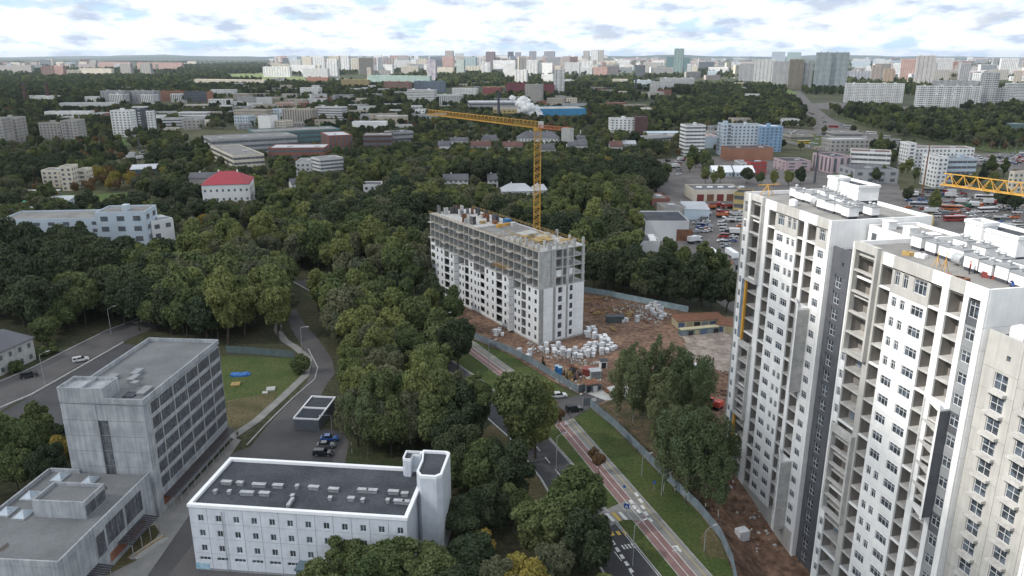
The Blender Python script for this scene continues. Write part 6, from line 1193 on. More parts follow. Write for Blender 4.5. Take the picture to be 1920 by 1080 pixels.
def scatter(poly_, n, kinds, cols, az_, where, z=.3, group=None, sep=4.):
    xs = [p[0] for p in poly_]; ys = [p[1] for p in poly_]; k = t = 0
    while k < n and t < n * 60:
        t += 1; px_, py_ = rv.uniform(min(xs), max(xs)), rv.uniform(min(ys), max(ys))
        if not inpoly(px_, py_, poly_): continue
        c = at(px_, py_, z); kd = rv.choice(kinds); s_ = sep + (3 if kd in ('lorry', 'tipper', 'bus') else 0)
        if any((c.x - u[0]) ** 2 + (c.y - u[1]) ** 2 < s_ * s_ for u in USED) or any(inpoly(c.x, c.y, f) for f in FOOT): continue
        USED.append((c.x, c.y)); k += 1; co = rv.choice(cols)
        obj(NMS[kd][0], simple_vehicle(kd, co), None, c, R(90 - az_) + rv.choice([0, math.pi]) + rv.gauss(0, .12), co + ' ' + {'sedan': 'saloon', 'wagon': 'estate car', 'suv': 'off-road car', 'van': 'van', 'lorry': 'box lorry', 'tipper': 'tipper lorry', 'bus': 'bus'}[kd] + ' ' + where, NMS[kd][1], group or ('vehicles ' + where))
cc = ['white', 'silver', 'grey', 'black', 'white', 'dark blue', 'silver', 'red']
scatter([(1305, 372), (1392, 374), (1392, 384), (1310, 382)], 7, ['tipper'], ['red', 'orange', 'red'], 88, 'before the long garage', .4)
scatter([(1330, 384), (1372, 384), (1372, 396), (1328, 394)], 6, ['tipper'], ['red', 'orange', 'grey'], 80, 'in the middle of the car yard', .4)
scatter([(1350, 398), (1394, 400), (1394, 430), (1352, 424)], 9, ['tipper', 'van', 'lorry'], ['white', 'orange', 'red', 'white'], 80, 'at the right of the car yard', .4)
scatter([(1308, 402), (1330, 402), (1330, 440), (1300, 440)], 14, ['sedan', 'wagon', 'suv', 'van'], cc, 95, 'beside the warehouse in the car yard', .4, None, 3.2)
scatter([(1350, 432), (1376, 430), (1376, 466), (1352, 466)], 9, ['sedan', 'van', 'lorry', 'van'], cc + ['white'] * 4, 92, 'in the lower car yard', .4)
scatter([(1272, 462), (1308, 452), (1310, 460), (1276, 472)], 4, ['lorry'], ['white'], 60, 'parked below the warehouse', .4)
scatter([(1490, 262), (1540, 250), (1590, 268), (1600, 282), (1520, 282)], 26, ['bus', 'sedan', 'wagon', 'van'], ['yellow', 'white', 'silver', 'grey', 'yellow', 'white'], 90, 'in the bus car park', .5, None, 5)
scatter([(1452, 246), (1500, 246), (1500, 256), (1452, 254)], 14, ['sedan', 'van', 'wagon'], ['white', 'white', 'silver'], 0, 'beside the clinic', .5)
scatter([(1820, 292), (1928, 288), (1928, 308), (1850, 314)], 60, ['sedan', 'wagon', 'van'], cc, 0, 'in the crowded car park at right', .5, None, 3.2)
scatter([(1700, 365), (1780, 356), (1830, 372), (1920, 385), (1920, 440), (1790, 420), (1700, 395)], 80, ['van', 'lorry', 'tipper', 'sedan', 'sedan', 'bus'], ['white', 'blue', 'white', 'red', 'silver', 'green', 'grey', 'white', 'orange'], 96, 'in the truck yard', .4, None, 5)
scatter([(1510, 205), (1560, 225), (1640, 255), (1700, 270), (1690, 278), (1600, 262), (1530, 240)], 34, ['sedan', 'van', 'bus'], cc, 118, 'driving on the highway', .6, None, 9)
scatter([(238, 288), (272, 282), (276, 302), (232, 306)], 14, ['sedan', 'van', 'lorry'], ['white', 'silver', 'grey', 'white'], 40, 'in the small car park at left', .3)
scatter([(130, 394), (180, 392), (200, 398), (140, 402)], 7, ['van', 'lorry', 'sedan'], ['blue', 'white', 'silver'], 88, 'behind the pale industrial building', .3)
scatter([(1240, 300), (1280, 300), (1290, 330), (1240, 335)], 10, ['sedan', 'van', 'lorry'], cc, 60, 'on the rough ground near the wood', .3)
obj('lorry', simple_vehicle('lorry', 'blue'), None, at(1306, 706, .2), 2.6, 'blue and white lorry standing at the corner of the paved yard', 'lorry')
obj('lorry', simple_vehicle('lorry', 'white'), None, at(128, 385, .4), 0., 'white lorry passing on the cross street before the meadow', 'lorry')
# ================================================================ STREET FURNITURE
def lamp(px, py, h, arm_az, label, two=False, hn=None):
    c = at(px, py); r = thing('street_lamp', label, 'street lamp', c, 0, 'street lamps')
    a = AZ(arm_az); MB().tube([(0, 0, 0), (0, 0, h * .6), (0, 0, h)], [.1, .08, .06], 7).build('pole', METAL, r)
    b = MB(); b.tube([(0, 0, h), (a.x * .9, a.y * .9, h + .35), (a.x * 2, a.y * 2, h + .5)], .04, 5); b.build('arm', METAL, r)
    b = MB(); b.bar((a.x * 1.9, a.y * 1.9, h + .48), (a.x * 2.8, a.y * 2.8, h + .52), .3, 0, .12); b.build('lamp_head', MET, r)
    return r
for q in ((1043, 884, 8.5, 60, 'street lamp over the boulevard above the treetops'), (1186, 1062, 8.5, 60, 'street lamp leaning over the zigzag marking near the bottom'), (917, 696, 9, 60, 'street lamp beside the cycle path left of the silver car'), (833, 640, 9, 60, 'street lamp at the boulevard left of the cable reels'), (567, 660, 8, 100, 'street lamp on the bend of the lane'), (1203, 893, 4.5, 60, 'short lamp post on the lawn right of the cycle path'), (1320, 1035, 4.5, 60, 'short lamp post at the fence near the bottom right'), (624, 826, 6.5, 250, 'curved lamp post beside the three parked cars'), (209, 628, 9, 40, 'concrete lamp pole on the left street'), (84, 722, 9, 40, 'lamp pole beside the black car on the left street'), (1240, 930, 4.5, 60, 'green lamp post between lawn and birches')): lamp(*q)
for k in range(26):
    t = k / 25; px_ = 1538 + 380 * t; py_ = 208 + 84 * t ** .8; lamp(px_, py_, 10, 200, 'tall street lamp along the highway verge')
for k in range(16): lamp(1690 + k * 7.4, 213 + k * .5, 11, 180, 'tall lamp mast along the side road')
r = thing('crossing_sign', 'blue square pedestrian crossing sign on a post at the zebra crossing', 'sign', at(1174, 972), R(-24)); MB().tube([(0, 0, 0), (0, 0, 2.9)], .04, 6).build('post', METAL, r)
SB = mat('sign_blue', (.02, .09, .42), .5); b = MB(); b.box(-.55, -.08, 2.2, .55, -.04, 3.3); b.build('plate', SB, r); b = MB(); b.add([(-.38, -.09, 2.4), (.38, -.09, 2.4), (0, -.09, 3.12)], [(0, 1, 2)]); b.build('white_triangle', WTRIM, r)
b = MB(); b.add([(-.06, -.1, 2.75), (.06, -.1, 2.75), (.06, -.1, 2.95), (-.06, -.1, 2.95)], [(0, 1, 2, 3)]); b.bar((0, -.1, 2.78), (-.14, -.1, 2.45), .05); b.bar((0, -.1, 2.78), (.14, -.1, 2.45), .05); b.build('walking_figure', DGRAY, r)
for px_, py_, lb in ((1226, 922, 'small blue round cycle sign on the lawn'), (1170, 930, 'small blue sign beside the cycle path'), (1045, 770, 'small red and white sign at the driveway corner')):
    r = thing('road_sign', lb, 'sign', at(px_, py_), R(-24)); MB().tube([(0, 0, 0), (0, 0, 2.4)], .035, 6).build('post', METAL, r); MB().disc((0, -.06, 2.2), .32, (0, 1, 0), .03, seg=16).build('plate', SB if 'blue' in lb else MATS['red_render'], r)
# ================================================================ PEOPLE (skinned skeletons, one continuous body each)
def person(label, loc, rz, top, legs, pose=0, hard=None):
    J = {0: [(0, 0, .95), (0, 0, 1.2), (0, .0, 1.42), (0, .01, 1.52), (0, .02, 1.66), (-.1, 0, .92), (-.12, .06, .5), (-.12, .0, .08), (-.12, .16, .04), (.1, 0, .92), (.14, .16, .5), (.14, -.08, .1), (.14, .08, .05), (-.2, 0, 1.4), (-.27, .02, 1.12), (-.25, .12, .86), (.2, 0, 1.4), (.27, -.02, 1.12), (.27, .1, .87)],
         1: [(0, 0, .92), (0, .14, 1.12), (0, .32, 1.26), (0, .4, 1.33), (0, .5, 1.42), (-.1, 0, .9), (-.14, .12, .5), (-.14, -.05, .08), (-.14, .12, .04), (.1, 0, .9), (.14, .12, .5), (.14, -.05, .08), (.14, .12, .04), (-.2, .3, 1.22), (-.22, .45, .98), (-.15, .62, .82), (.2, .3, 1.22), (.22, .45, .98), (.15, .62, .82)]}[pose]
    E_ = [(0, 1), (1, 2), (2, 3), (3, 4), (0, 5), (5, 6), (6, 7), (7, 8), (0, 9), (9, 10), (10, 11), (11, 12), (2, 13), (13, 14), (14, 15), (2, 16), (16, 17), (17, 18)]
    rad = [.15, .14, .15, .06, .11, .1, .075, .05, .045, .1, .075, .05, .045, .07, .05, .035, .07, .05, .035]
    me = bpy.data.meshes.new('body'); me.from_pydata(J, E_, []); r = thing('person', label, 'person', loc, rz); o = obj('body', me, r)
    md = o.modifiers.new('skin', 'SKIN'); md.use_smooth_shade = True
    for i, v in enumerate(me.skin_vertices[0].data): v.radius = (rad[i], rad[i] * .85); v.use_root = i == 0
    o.modifiers.new('sub', 'SUBSURF').render_levels = 1; o.modifiers['sub'].levels = 1
    dg = bpy.context.evaluated_depsgraph_get(); m2 = bpy.data.meshes.new_from_object(o.evaluated_get(dg)); o.modifiers.clear(); m2.materials.clear()
    for m in (legs, top, mat('skin', (.42, .25, .18), .7), mat('dark_shoes', (.03, .025, .02), .7)): m2.materials.append(m)
    hz_ = J[3][2] - .04
    for p in m2.polygons:
        z = p.center.z; hand = abs(p.center.x) > .12 and (p.center - Vector(J[15])).length < .09 or (p.center - Vector(J[18])).length < .09
        p.material_index = 2 if (z > hz_ or hand) else (1 if z > .93 else (0 if z > .12 else 3))
    o.data = m2
    hd = MB(); q = Vector(J[4]); hd.tube([q + Vector((0, -.01, .02)), q + Vector((0, -.01, .09)), q + Vector((0, 0, .15))], [.125, .115, .04], 10); hd.build('hard_hat' if hard else 'hair', hard or mat('dark_hair', (.03, .02, .015), .8), r)
    return r
BW = mat('blue_workwear', (.03, .09, .33), .8); RW = mat('red_workwear', (.42, .03, .03), .8); DK = mat('dark_clothes', (.025, .025, .03), .85)
def on_roof(px, py): c = G(px, py, ROOFZ - .7); return c
person('worker in blue overalls bending at the near edge of the tower roof', on_roof(1897, 545), R(120), BW, BW, 1, mat('white_helmet', (.6, .6, .58), .4)); person('worker in red standing among the roof boxes of the nearer tower', on_roof(1817, 514), R(60), RW, DK, 0, mat('red_helmet', (.4, .04, .03), .4))
person('pedestrian in dark clothes walking on the path behind the concrete shell', at(446, 822, .2), R(20), DK, DK); person('person in dark clothes walking across the paved yard', at(1337, 681, .28), R(200), DK, DK)
person('person in dark clothes beside the door of the white office', at(560, 1092, .12), R(0), DK, mat('blue_trousers', (.04, .05, .1), .8))
# loose things on the nearer tower's roof
for px_, py_, m, lb, n_, s_ in ((1790, 527, RUST, 'brick stack', 3, .9), (1850, 520, MATS['dark_red_metal'], 'dark red pallet stack', 3, 1.1), (1697, 478, TIMBER, 'small timber stack', 2, .8), (1722, 482, WTRIM, 'white sack pile', 2, .8), (1768, 518, RW, 'red heap of tools', 2, .6)):
    for k in range(n_):
        c = on_roof(px_ + k * 9, py_ + k * 1.5); MB().box(-s_ / 2, -s_ / 2, 0, s_ / 2, s_ / 2, s_ * .7).build('material_stack', m, None, c, rng.uniform(0, 1), label='%s on the roof of the nearer tower' % lb, cat='building material')
for px_, py_, z_ in ((1770, 512, 1.9), (1756, 500, 1.3)):
    c = on_roof(px_, py_); b = MB(); [b.bar((math.cos(a) * .6, math.sin(a) * .6, 0), (0, 0, z_), .07) for a in (0, 2.1, 4.2)]; b.bar((0, 0, z_ - .3), (0, 0, z_ + .9), .07); b.build('tripod_hoist', STEELY, None, c, label=('tall' if z_ > 1.5 else 'short') + ' yellow tripod stand on the nearer tower roof', cat='hoist')
c = G(1438, 366, ROOFZ - .7); b = MB(); [b.bar((math.cos(a) * 1.4, math.sin(a) * 1.4, 0), (0, 0, 2.2), .12) for a in (0, 1.57, 3.14, 4.7)]; b.bar((-2, 0, 2.1), (2.6, .3, 2.3), .14); b.build('roof_hoist', STEELY, None, c, label='yellow hoist frame at the far corner of the farther tower roof', cat='hoist')
c = G(1487, 385, ROOFZ - .7); MB().disc((0, 0, .5), .8, (0, 0, 1), 1., seg=14).disc((0, 0, 1.1), .5, (0, 0, 1), .25, seg=12).build('water_tank', WTRIM, None, c, label='round white tank near the edge of the farther tower roof', cat='tank')
c = Vector((*PB, 0)) + uT * 27.6 - nT * 3; MB().box(-.9, -.9, 56.85, .9, .9, 58.6).build('block_pallet', [WRAP], None, (c.x, c.y, 0), .4, label='white wrapped pallet on the beige link roof', cat='pallet')
# ================================================================ TREES
LF = {'green': leafmat('leaf_green', (0.079, 0.109, 0.044), (0.134, 0.155, 0.064)), 'dark': leafmat('leaf_dark', (0.048, 0.067, 0.037), (0.076, 0.092, 0.047)), 'light': leafmat('leaf_light', (0.137, 0.167, 0.064), (0.194, 0.209, 0.074)), 'olive': leafmat('leaf_olive', (0.105, 0.118, 0.074), (0.156, 0.158, 0.087)), 'birch': leafmat('leaf_birch', (0.125, 0.162, 0.079), (0.165, 0.183, 0.089)), 'yellow': leafmat('leaf_yellow', (0.239, 0.216, 0.055), (0.318, 0.225, 0.055)), 'rust': leafmat('leaf_rust', (0.160, 0.104, 0.059), (0.206, 0.137, 0.064)), 'conifer': leafmat('leaf_conifer', (0.033, 0.052, 0.037), (0.048, 0.065, 0.047))}
def crown(name, seed, H, Rr, z0, K, rb, n, leaf, m, shape='round', core=True, trunkmat=None, droop=0.):
    g = np.random.default_rng(seed); zc = (H + z0) / 2; hz = (H - z0) / 2; cen = []; rad = []
    for k in range(K):
        if shape == 'cone': t = k / K; z = z0 + (H - z0) * t; a = g.uniform(0, 6.28); q = Rr * (1 - t) * .7; cen.append((q * math.cos(a), q * math.sin(a), z)); rad.append(max(.5, rb * (1.1 - t)))
        else:
            d = g.normal(size=3); d /= np.linalg.norm(d); d[2] = d[2] * .9 + .1; q = g.uniform(.35, .95) if k > 1 else .15; w = 1. - (.35 * max(0, -d[2]))
            if shape == 'tall': w *= 1 - .25 * abs(d[2])
            cen.append((d[0] * Rr * q * w, d[1] * Rr * q * w, zc + d[2] * hz * q)); rad.append(rb * g.uniform(.5, 1.2))
    cen = np.array(cen); rad = np.array(rad); p_ = rad ** 2 / np.sum(rad ** 2)
    idx = g.choice(K, int(n * 1.6), p=p_); d = g.normal(size=(len(idx), 3)); d /= np.linalg.norm(d, axis=1)[:, None]; d[:, 2] += .18; d /= np.linalg.norm(d, axis=1)[:, None]
    bump = 1 + .18 * np.sin(d[:, 0] * 7 + idx) * np.sin(d[:, 1] * 6 + idx * 2.1) * np.cos(d[:, 2] * 5)
    pos = cen[idx] + d * (rad[idx] * bump * g.uniform(.72, 1.06, len(idx)))[:, None]
    if droop: pos[:, 2] -= droop * g.random(len(idx)) ** 2 * np.hypot(pos[:, 0], pos[:, 1]) / Rr
    keep = np.ones(len(idx), bool)
    for c_, r_ in zip(cen, rad): keep &= np.linalg.norm(pos - c_, axis=1) > r_ * .62
    keep &= pos[:, 2] > z0 * .55; pos = pos[keep][:n]; d = d[keep][:n]; N_ = len(pos)
    nrm = d * .8 + g.normal(size=(N_, 3)) * .55; nrm[:, 2] += .25; nrm /= np.linalg.norm(nrm, axis=1)[:, None]
    t1 = np.cross(nrm, g.normal(size=(N_, 3))); t1 /= np.linalg.norm(t1, axis=1)[:, None]; t2 = np.cross(nrm, t1); s = (leaf * g.uniform(.6, 1.25, N_))[:, None] / 2
    V = np.stack([pos - t1 * s - t2 * s * .8, pos + t1 * s * .9 - t2 * s, pos + t1 * s + t2 * s * .8, pos - t1 * s * .8 + t2 * s], 1).reshape(-1, 3); nv = len(V); vs = [V]; fidx = list(np.arange(nv).reshape(-1, 4))
    faces = [tuple(f) for f in fidx]
    if core:
        for c_, r_ in zip(cen, rad):
            bm = bmesh.new(); bmesh.ops.create_icosphere(bm, subdivisions=1, radius=r_ * .66); o = sum(len(v) for v in vs); vs.append(np.array([v.co for v in bm.verts]) + c_); faces += [tuple(v.index + o for v in f.verts) for f in bm.faces]; bm.free()
    me = bpy.data.meshes.new(name); me.from_pydata(np.concatenate(vs).tolist(), [], faces); me.materials.append(m); me.update(); return me
def trunk(name, H, r0, seed, m, limbs=5, zb=.4):
    g = random.Random(seed); b = MB(); pts = [(0, 0, -.3)] + [(g.gauss(0, .12) * k, g.gauss(0, .12) * k, H * k / 6) for k in range(1, 6)]; b.tube(pts, [r0 * (1.15 - .18 * k) for k in range(6)], 7)
    for k in range(limbs):
        z = H * g.uniform(zb, .72); a = g.uniform(0, 6.28); l = H * g.uniform(.16, .28); i = min(5, int(z / H * 6)); s_ = Vector(pts[i]); e = s_ + Vector((math.cos(a) * l, math.sin(a) * l, l * g.uniform(.6, 1.1))); b.tube([s_, (s_ + e) / 2 + Vector((0, 0, -.1 * l)), e], [r0 * .4, r0 * .28, r0 * .1], 5)
    return b.mesh(name, m)
#        H    R   z0  K  rb   leaf shape
SPEC = {'maple': (13.5, 5.4, 2.4, 26, 2.0, .50, 'round', 'green', BARK), 'oak': (15., 6.0, 2.6, 28, 2.2, .52, 'round', 'dark', BARK), 'linden': (16., 4.6, 2.6, 26, 1.8, .48, 'tall', 'light', BARK), 'poplar': (18.5, 3.6, 2.2, 26, 1.55, .46, 'tall', 'green', BARK), 'willow': (13., 5.2, 2., 24, 1.8, .42, 'round', 'olive', BARK), 'birch': (18., 3.1, 1.4, 30, 1.05, .32, 'tall', 'birch', BIRCH), 'autumn': (11., 4.2, 2., 20, 1.7, .46, 'round', 'yellow', BARK), 'rusty': (10., 3.8, 2., 20, 1.6, .45, 'round', 'rust', BARK), 'spruce': (14., 3.0, 1.2, 22, 1.3, .40, 'cone', 'conifer', BARK), 'bush': (3.4, 2.2, .2, 12, 1.0, .34, 'round', 'green', BARK), 'sapling': (4.4, 1.3, 1.4, 9, .55, .22, 'round', 'rust', BARK)}
TM = {}
def tree_mesh(sp, lod, var):
    k = (sp, lod, var)
    if k not in TM:
        H, Rr, z0, K, rb, leaf, shape, lf, bk = SPEC[sp]; nl, lm = {0: (15000, .82), 1: (5200, 1.3), 2: (520, 3.3)}[lod]; K = int(K * 1.35) if lod < 2 else K
        if sp in ('bush', 'sapling'): nl = nl // 4
        if sp == 'birch': nl = int(nl * .40)
        TM[k] = (crown('crown', hash((len(sp), var, ord(sp[0]))) % 9999 + var, H, Rr, z0, K if lod < 2 else K // 2, rb * (1 if lod < 2 else 1.25), nl, leaf * lm, LF[lf], shape, sp != 'birch' or lod == 2, droop=(1.6 if sp in ('willow', 'birch') else .4)), trunk('trunk', H * .85, H * .018 if sp != 'birch' else .11, var + 3, bk, 5 if lod == 0 else 2, .3))
    return TM[k]
TREES = []   # x, y, species, scale, hero label
def T(px, py, sp, s=1., label=None, zc=0., up=False):
    c = G(px, py, zc); TREES.append((c.x, c.y, sp, s, label))
# trees at the bottom, placed by where their crowns stand
for px_, py_, sp, s, lb in ((655, 1032, 'maple', .85, 'dense maple hiding the right end of the white office'), (735, 1056, 'maple', .95, 'maple in front of the white office, right of the first'), (598, 1075, 'maple', .8, 'small maple low beside the office door'), (800, 1060, 'maple', .95, 'maple at the bottom below the stair tower'), (880, 1035, 'oak', .8, 'dark oak below the boulevard verge'), (872, 950, 'oak', .72, 'dark blue green tree at the foot of the stair tower'), (925, 935, 'oak', .8, 'dark tree at the left edge of the crossing wood'), (905, 985, 'autumn', .6, 'yellowish crown among the dark bottom trees'), (1010, 975, 'maple', 1.05, 'broad maple left of the pedestrian crossing'), (1075, 945, 'maple', 1.15, 'largest dark maple overhanging the boulevard'), (1105, 1010, 'oak', .95, 'dark tree overhanging the zigzag road marking'), (1040, 1040, 'willow', .8, 'pale drooping tree at the bottom centre'), (990, 1062, 'autumn', .95, 'yellow green tree at the bottom centre'), (935, 1070, 'willow', .8, 'olive tree at the bottom left of the yellow one'), (1140, 1085, 'linden', .62, 'light green crown cut by the bottom edge'), (690, 1090, 'maple', .9, 'maple cut by the bottom edge before the office'), (860, 1095, 'oak', .8, 'dark tree cut by the bottom edge'), (960, 925, 'maple', .7, 'small maple above the broad one'), (1060, 1095, 'autumn', .7, 'small yellow tree at the bottom edge')): T(px_, py_, sp, s, lb, 7.5)
for px_, py_, sp, s in ((18, 835, 'maple', .8), (72, 812, 'maple', .75), (112, 850, 'autumn', .7), (28, 885, 'maple', .75), (90, 880, 'oak', .6), (-20, 860, 'maple', .8), (60, 850, 'maple', .8), (5, 800, 'linden', .6), (120, 820, 'oak', .55)): T(px_, py_, sp, s, 'green tree left of the concrete shell', 5.)
for px_, py_, sp, s in ((700, 612, 'maple', 1.05), (742, 628, 'linden', 1.05), (786, 640, 'maple', 1.1), (826, 668, 'maple', 1.), (762, 604, 'poplar', .9), (806, 618, 'linden', .9), (672, 590, 'linden', 1.), (858, 694, 'oak', .95), (640, 568, 'maple', 1.), (722, 590, 'maple', .95), (812, 598, 'oak', .9), (690, 570, 'maple', .95), (748, 580, 'oak', .9), (838, 690, 'maple', 1.)): T(px_, py_, sp, s, 'broad tree hiding part of the boulevard')
for px_, py_, sp, s in ((235, 610, 'oak', .95), (262, 620, 'oak', 1.), (292, 622, 'maple', 1.), (322, 628, 'oak', 1.05), (352, 636, 'maple', 1.1), (388, 644, 'oak', 1.), (300, 602, 'oak', 1.), (336, 610, 'maple', 1.), (212, 598, 'oak', 1.), (178, 596, 'oak', 1.), (146, 606, 'oak', .95), (108, 616, 'oak', .9), (410, 636, 'linden', 1.1), (60, 600, 'oak', 1.), (250, 596, 'oak', 1.05), (95, 640, 'maple', .7)): T(px_, py_, sp, s, 'dark tree overhanging the left street')
# single trees whose foot can be seen
for px_, py_, sp, s, lb in ((985, 872, 'poplar', 1.3, 'tall dark full tree beside the boulevard below the silver car'), (893, 838, 'poplar', 1.05, 'slim dark tree left of the tall full one'), (1003, 860, 'linden', 1.25, 'second trunk of the tall tree group beside the boulevard'), (962, 850, 'poplar', 1.22, 'tall tree in the group beside the boulevard'), (851, 628, 'poplar', .9, 'slim dark tree in front of the half clad building'), (838, 620, 'oak', .7, 'dark tree left of the slim one before the half clad building'),
    (1047, 800, 'sapling', 1., 'small reddish sapling at the corner of the cycle path'), (1124, 890, 'sapling', 1.1, 'reddish sapling on the strip beside the cycle path'), (1112, 868, 'sapling', .9, 'thin sapling beside the cycle path'), (560, 700, 'bush', 1.3, 'dark bush on the corner of the lawn'), (1018, 690, 'spruce', .28, 'small dark conifer behind the site fence'),
    (660, 850, 'birch', .95, 'pale stemmed birch right of the parked cars'), (690, 862, 'birch', 1., 'white stemmed birch behind the office roof'), (700, 850, 'willow', 1.05, 'olive tree behind the white office roof'), (735, 858, 'maple', 1., 'green tree behind the office, second row'), (775, 850, 'willow', 1.1, 'olive tree left of the white stair tower'), (815, 858, 'maple', 1.1, 'round tree behind the white stair tower'), (850, 868, 'oak', .9, 'dark tree right behind the stair tower'), (760, 830, 'maple', 1.1, 'tree in the wood above the white stair tower'), (672, 800, 'linden', .95, 'light green tree right of the lane shed'), (690, 790, 'linden', .9, 'light tree above the lane shed'), (668, 765, 'linden', .9, 'light green tree beside the lane')): T(px_, py_, sp, s, lb)
for px_, py_, sp, s in ((862, 905, 'oak', .85), (890, 912, 'maple', .8), (930, 905, 'oak', .7), (846, 930, 'maple', .8), (905, 940, 'maple', .85), (955, 955, 'oak', .85), (672, 838, 'willow', 1.1), (712, 842, 'poplar', 1.05), (748, 846, 'willow', 1.15), (790, 842, 'linden', 1.2), (832, 838, 'poplar', 1.1), (870, 850, 'oak', 1.05), (850, 820, 'willow', 1.15), (700, 820, 'linden', 1.1)): T(px_, py_, sp, s, 'tree between the white office and the boulevard')
for k in range(17): T(1165 + (k % 9) * 20 + rng.uniform(-8, 8), 748 + (k // 9) * 50 + (k % 9) * 5 + rng.uniform(-10, 10), 'birch', rng.uniform(.85, 1.15), 'tall loose birch in the grove right of the site gate')
for k in range(12): T(1240 + (k % 6) * 21 + rng.uniform(-6, 6), 888 + (k // 6) * 36 + (k % 6) * 9 + rng.uniform(-8, 8), 'birch', rng.uniform(.95, 1.15), 'tall loose birch beside the farther white tower')
def wpoly(p): return [G(*q) for q in p]
EXC = [wpoly(p) for p in (left_street, roadA, [(415, 668), (570, 660), (580, 740), (470, 800), (428, 830), (410, 740)], [(820, 590), (862, 556), (1095, 542), (1190, 566), (1290, 586), (1392, 596), (1400, 640), (1390, 860), (1560, 1080), (1395, 1150), (1250, 902), (1107, 766), (960, 667)], [(1228, 440), (1262, 336), (1400, 330), (1420, 640), (1380, 592), (1310, 545), (1250, 500)],
    [(100, 366), (240, 362), (330, 392), (420, 470), (345, 440), (250, 400), (110, 395)], [(208, 258), (262, 262), (262, 276), (210, 272)], [(232, 282), (280, 278), (282, 306), (236, 316)], [(1440, 238), (1520, 244), (1600, 262), (1650, 290), (1580, 300), (1500, 282), (1440, 275)], [(1810, 284), (1930, 282), (1930, 316), (1840, 320)], [(1600, 320), (1780, 345), (1930, 370), (1930, 480), (1700, 440), (1600, 400)], [(1380, 285), (1600, 300), (1700, 340), (1690, 400), (1400, 400)],
    [(1470, 168), (1500, 168), (1528, 195), (1580, 222), (1690, 258), (1920, 300), (1960, 345), (1780, 302), (1590, 272), (1512, 232)], [(425, 138), (570, 142), (578, 154), (430, 150)], [(1510, 192), (1790, 205), (1880, 215), (1880, 224), (1560, 208)], [(1185, 168), (1320, 182), (1300, 192), (1190, 184)], [(-60, 800), (60, 740), (250, 640), (300, 655), (300, 800), (-60, 940)], [(1640, 218), (1700, 222), (1720, 232), (1660, 232)], [(300, 246), (560, 240), (640, 262), (600, 284), (440, 300)],
    [(1220, 300), (1290, 292), (1290, 340), (1225, 340)])]
def free(x, y, m=0.):
    if any(inpoly(x, y, f) for f in FOOT) or any(inpoly(x, y, e) for e in EXC): return False
    return True
LNS = [([(p.x, p.y) for p in bl_c], 8.5), ([(p.x + 0, p.y) for p in offset_line(path_l, 3)], 6.)]
def clear_line(x, y):
    for pts, w in LNS:
        for (ax, ay), (bx, by) in zip(pts, pts[1:]):
            dx, dy = bx - ax, by - ay; t = max(0, min(1, ((x - ax) * dx + (y - ay) * dy) / (dx * dx + dy * dy)))
            if (x - ax - dx * t) ** 2 + (y - ay - dy * t) ** 2 < w * w: return False
    return True
for px_, py_ in ((1322, 345), (1338, 348), (1350, 344), (1312, 302), (1322, 306), (1400, 345), (1425, 348), (1450, 350), (1478, 350), (1500, 346), (1565, 345), (1590, 352), (1640, 345), (1655, 340), (1690, 330), (1702, 326), (1715, 345), (1738, 336), (1745, 330), (1800, 360), (1822, 352), (1840, 345), (1862, 350), (1600, 250), (1545, 252), (1650, 268), (1700, 378), (1750, 400), (1850, 372), (1880, 395), (1900, 400)): T(px_, py_, ('oak', 'maple', 'linden', 'poplar')[int(px_) % 4], rng.uniform(.55, .85), 'tree between the yards at right')
for px_, py_ in ((1112, 541), (1140, 547), (1172, 553), (1203, 560), (1234, 568), (1264, 576), (1292, 580), (1332, 584), (1362, 586), (1125, 530), (1188, 545), (1250, 562)): T(px_, py_, ('oak', 'maple')[px_ % 2], rng.uniform(.95, 1.2), 'dark tree behind the pale blue site fence')
HERO = [(t[0], t[1]) for t in TREES]
def grow(pix, sp_list, step, smin=.75, smax=1.1, jit=.38, dens=None, lab=None):
    P = wpoly(pix); x0, x1 = min(p.x for p in P), max(p.x for p in P); y0, y1 = min(p.y for p in P), max(p.y for p in P); y = y0; row = 0
    while y < y1:
        x = x0 + (row % 2) * step / 2; row += 1
        while x < x1:
            u, v = x + rng.uniform(-jit, jit) * step, y + rng.uniform(-jit, jit) * step
            if inpoly(u, v, P) and free(u, v) and (v > 700 or clear_line(u, v)) and not any((u - h[0]) ** 2 + (v - h[1]) ** 2 < 12 for h in HERO):
                q = noise.noise((u * .012, v * .012, 0)); q2 = noise.noise((u * .03 + 9, v * .03, 4))
                if dens is None or q2 * .5 + .5 + rng.uniform(-.15, .15) < dens:
                    i = int(max(0, min(.999, .5 + q * .9 + rng.uniform(-.28, .28))) * len(sp_list)); TREES.append((u, v, sp_list[i], rng.uniform(smin, smax), lab))
            x += step
        y += step * .9
MIX = ['oak', 'oak', 'maple', 'willow', 'linden', 'willow', 'poplar']
grow([(-60, 490), (100, 480), (330, 495), (330, 560), (270, 596), (200, 612), (130, 642), (80, 625), (-60, 605)], ['oak', 'oak', 'oak', 'maple'], 8.5, .85, 1.3, lab='dark tree in the wood left of the lane')
grow([(270, 540), (330, 490), (400, 470), (470, 500), (560, 556), (545, 585), (528, 640), (430, 655), (320, 628), (280, 600)], ['maple', 'linden', 'linden', 'willow', 'maple'], 8.8, .95, 1.35, lab='light green tree in the wood behind the concrete shell')
grow([(470, 490), (560, 520), (620, 535), (760, 575), (810, 590), (820, 560), (810, 470), (700, 430), (520, 430)], MIX, 9., .85, 1.3)
grow([(470, 430), (560, 350), (830, 330), (1250, 325), (1225, 400), (1190, 470), (1240, 520), (1290, 555), (1378, 575), (1380, 592), (1290, 582), (1190, 560), (1090, 540), (1080, 480), (900, 420), (820, 430), (700, 440), (520, 440)], MIX, 9.6, .75, 1.35)
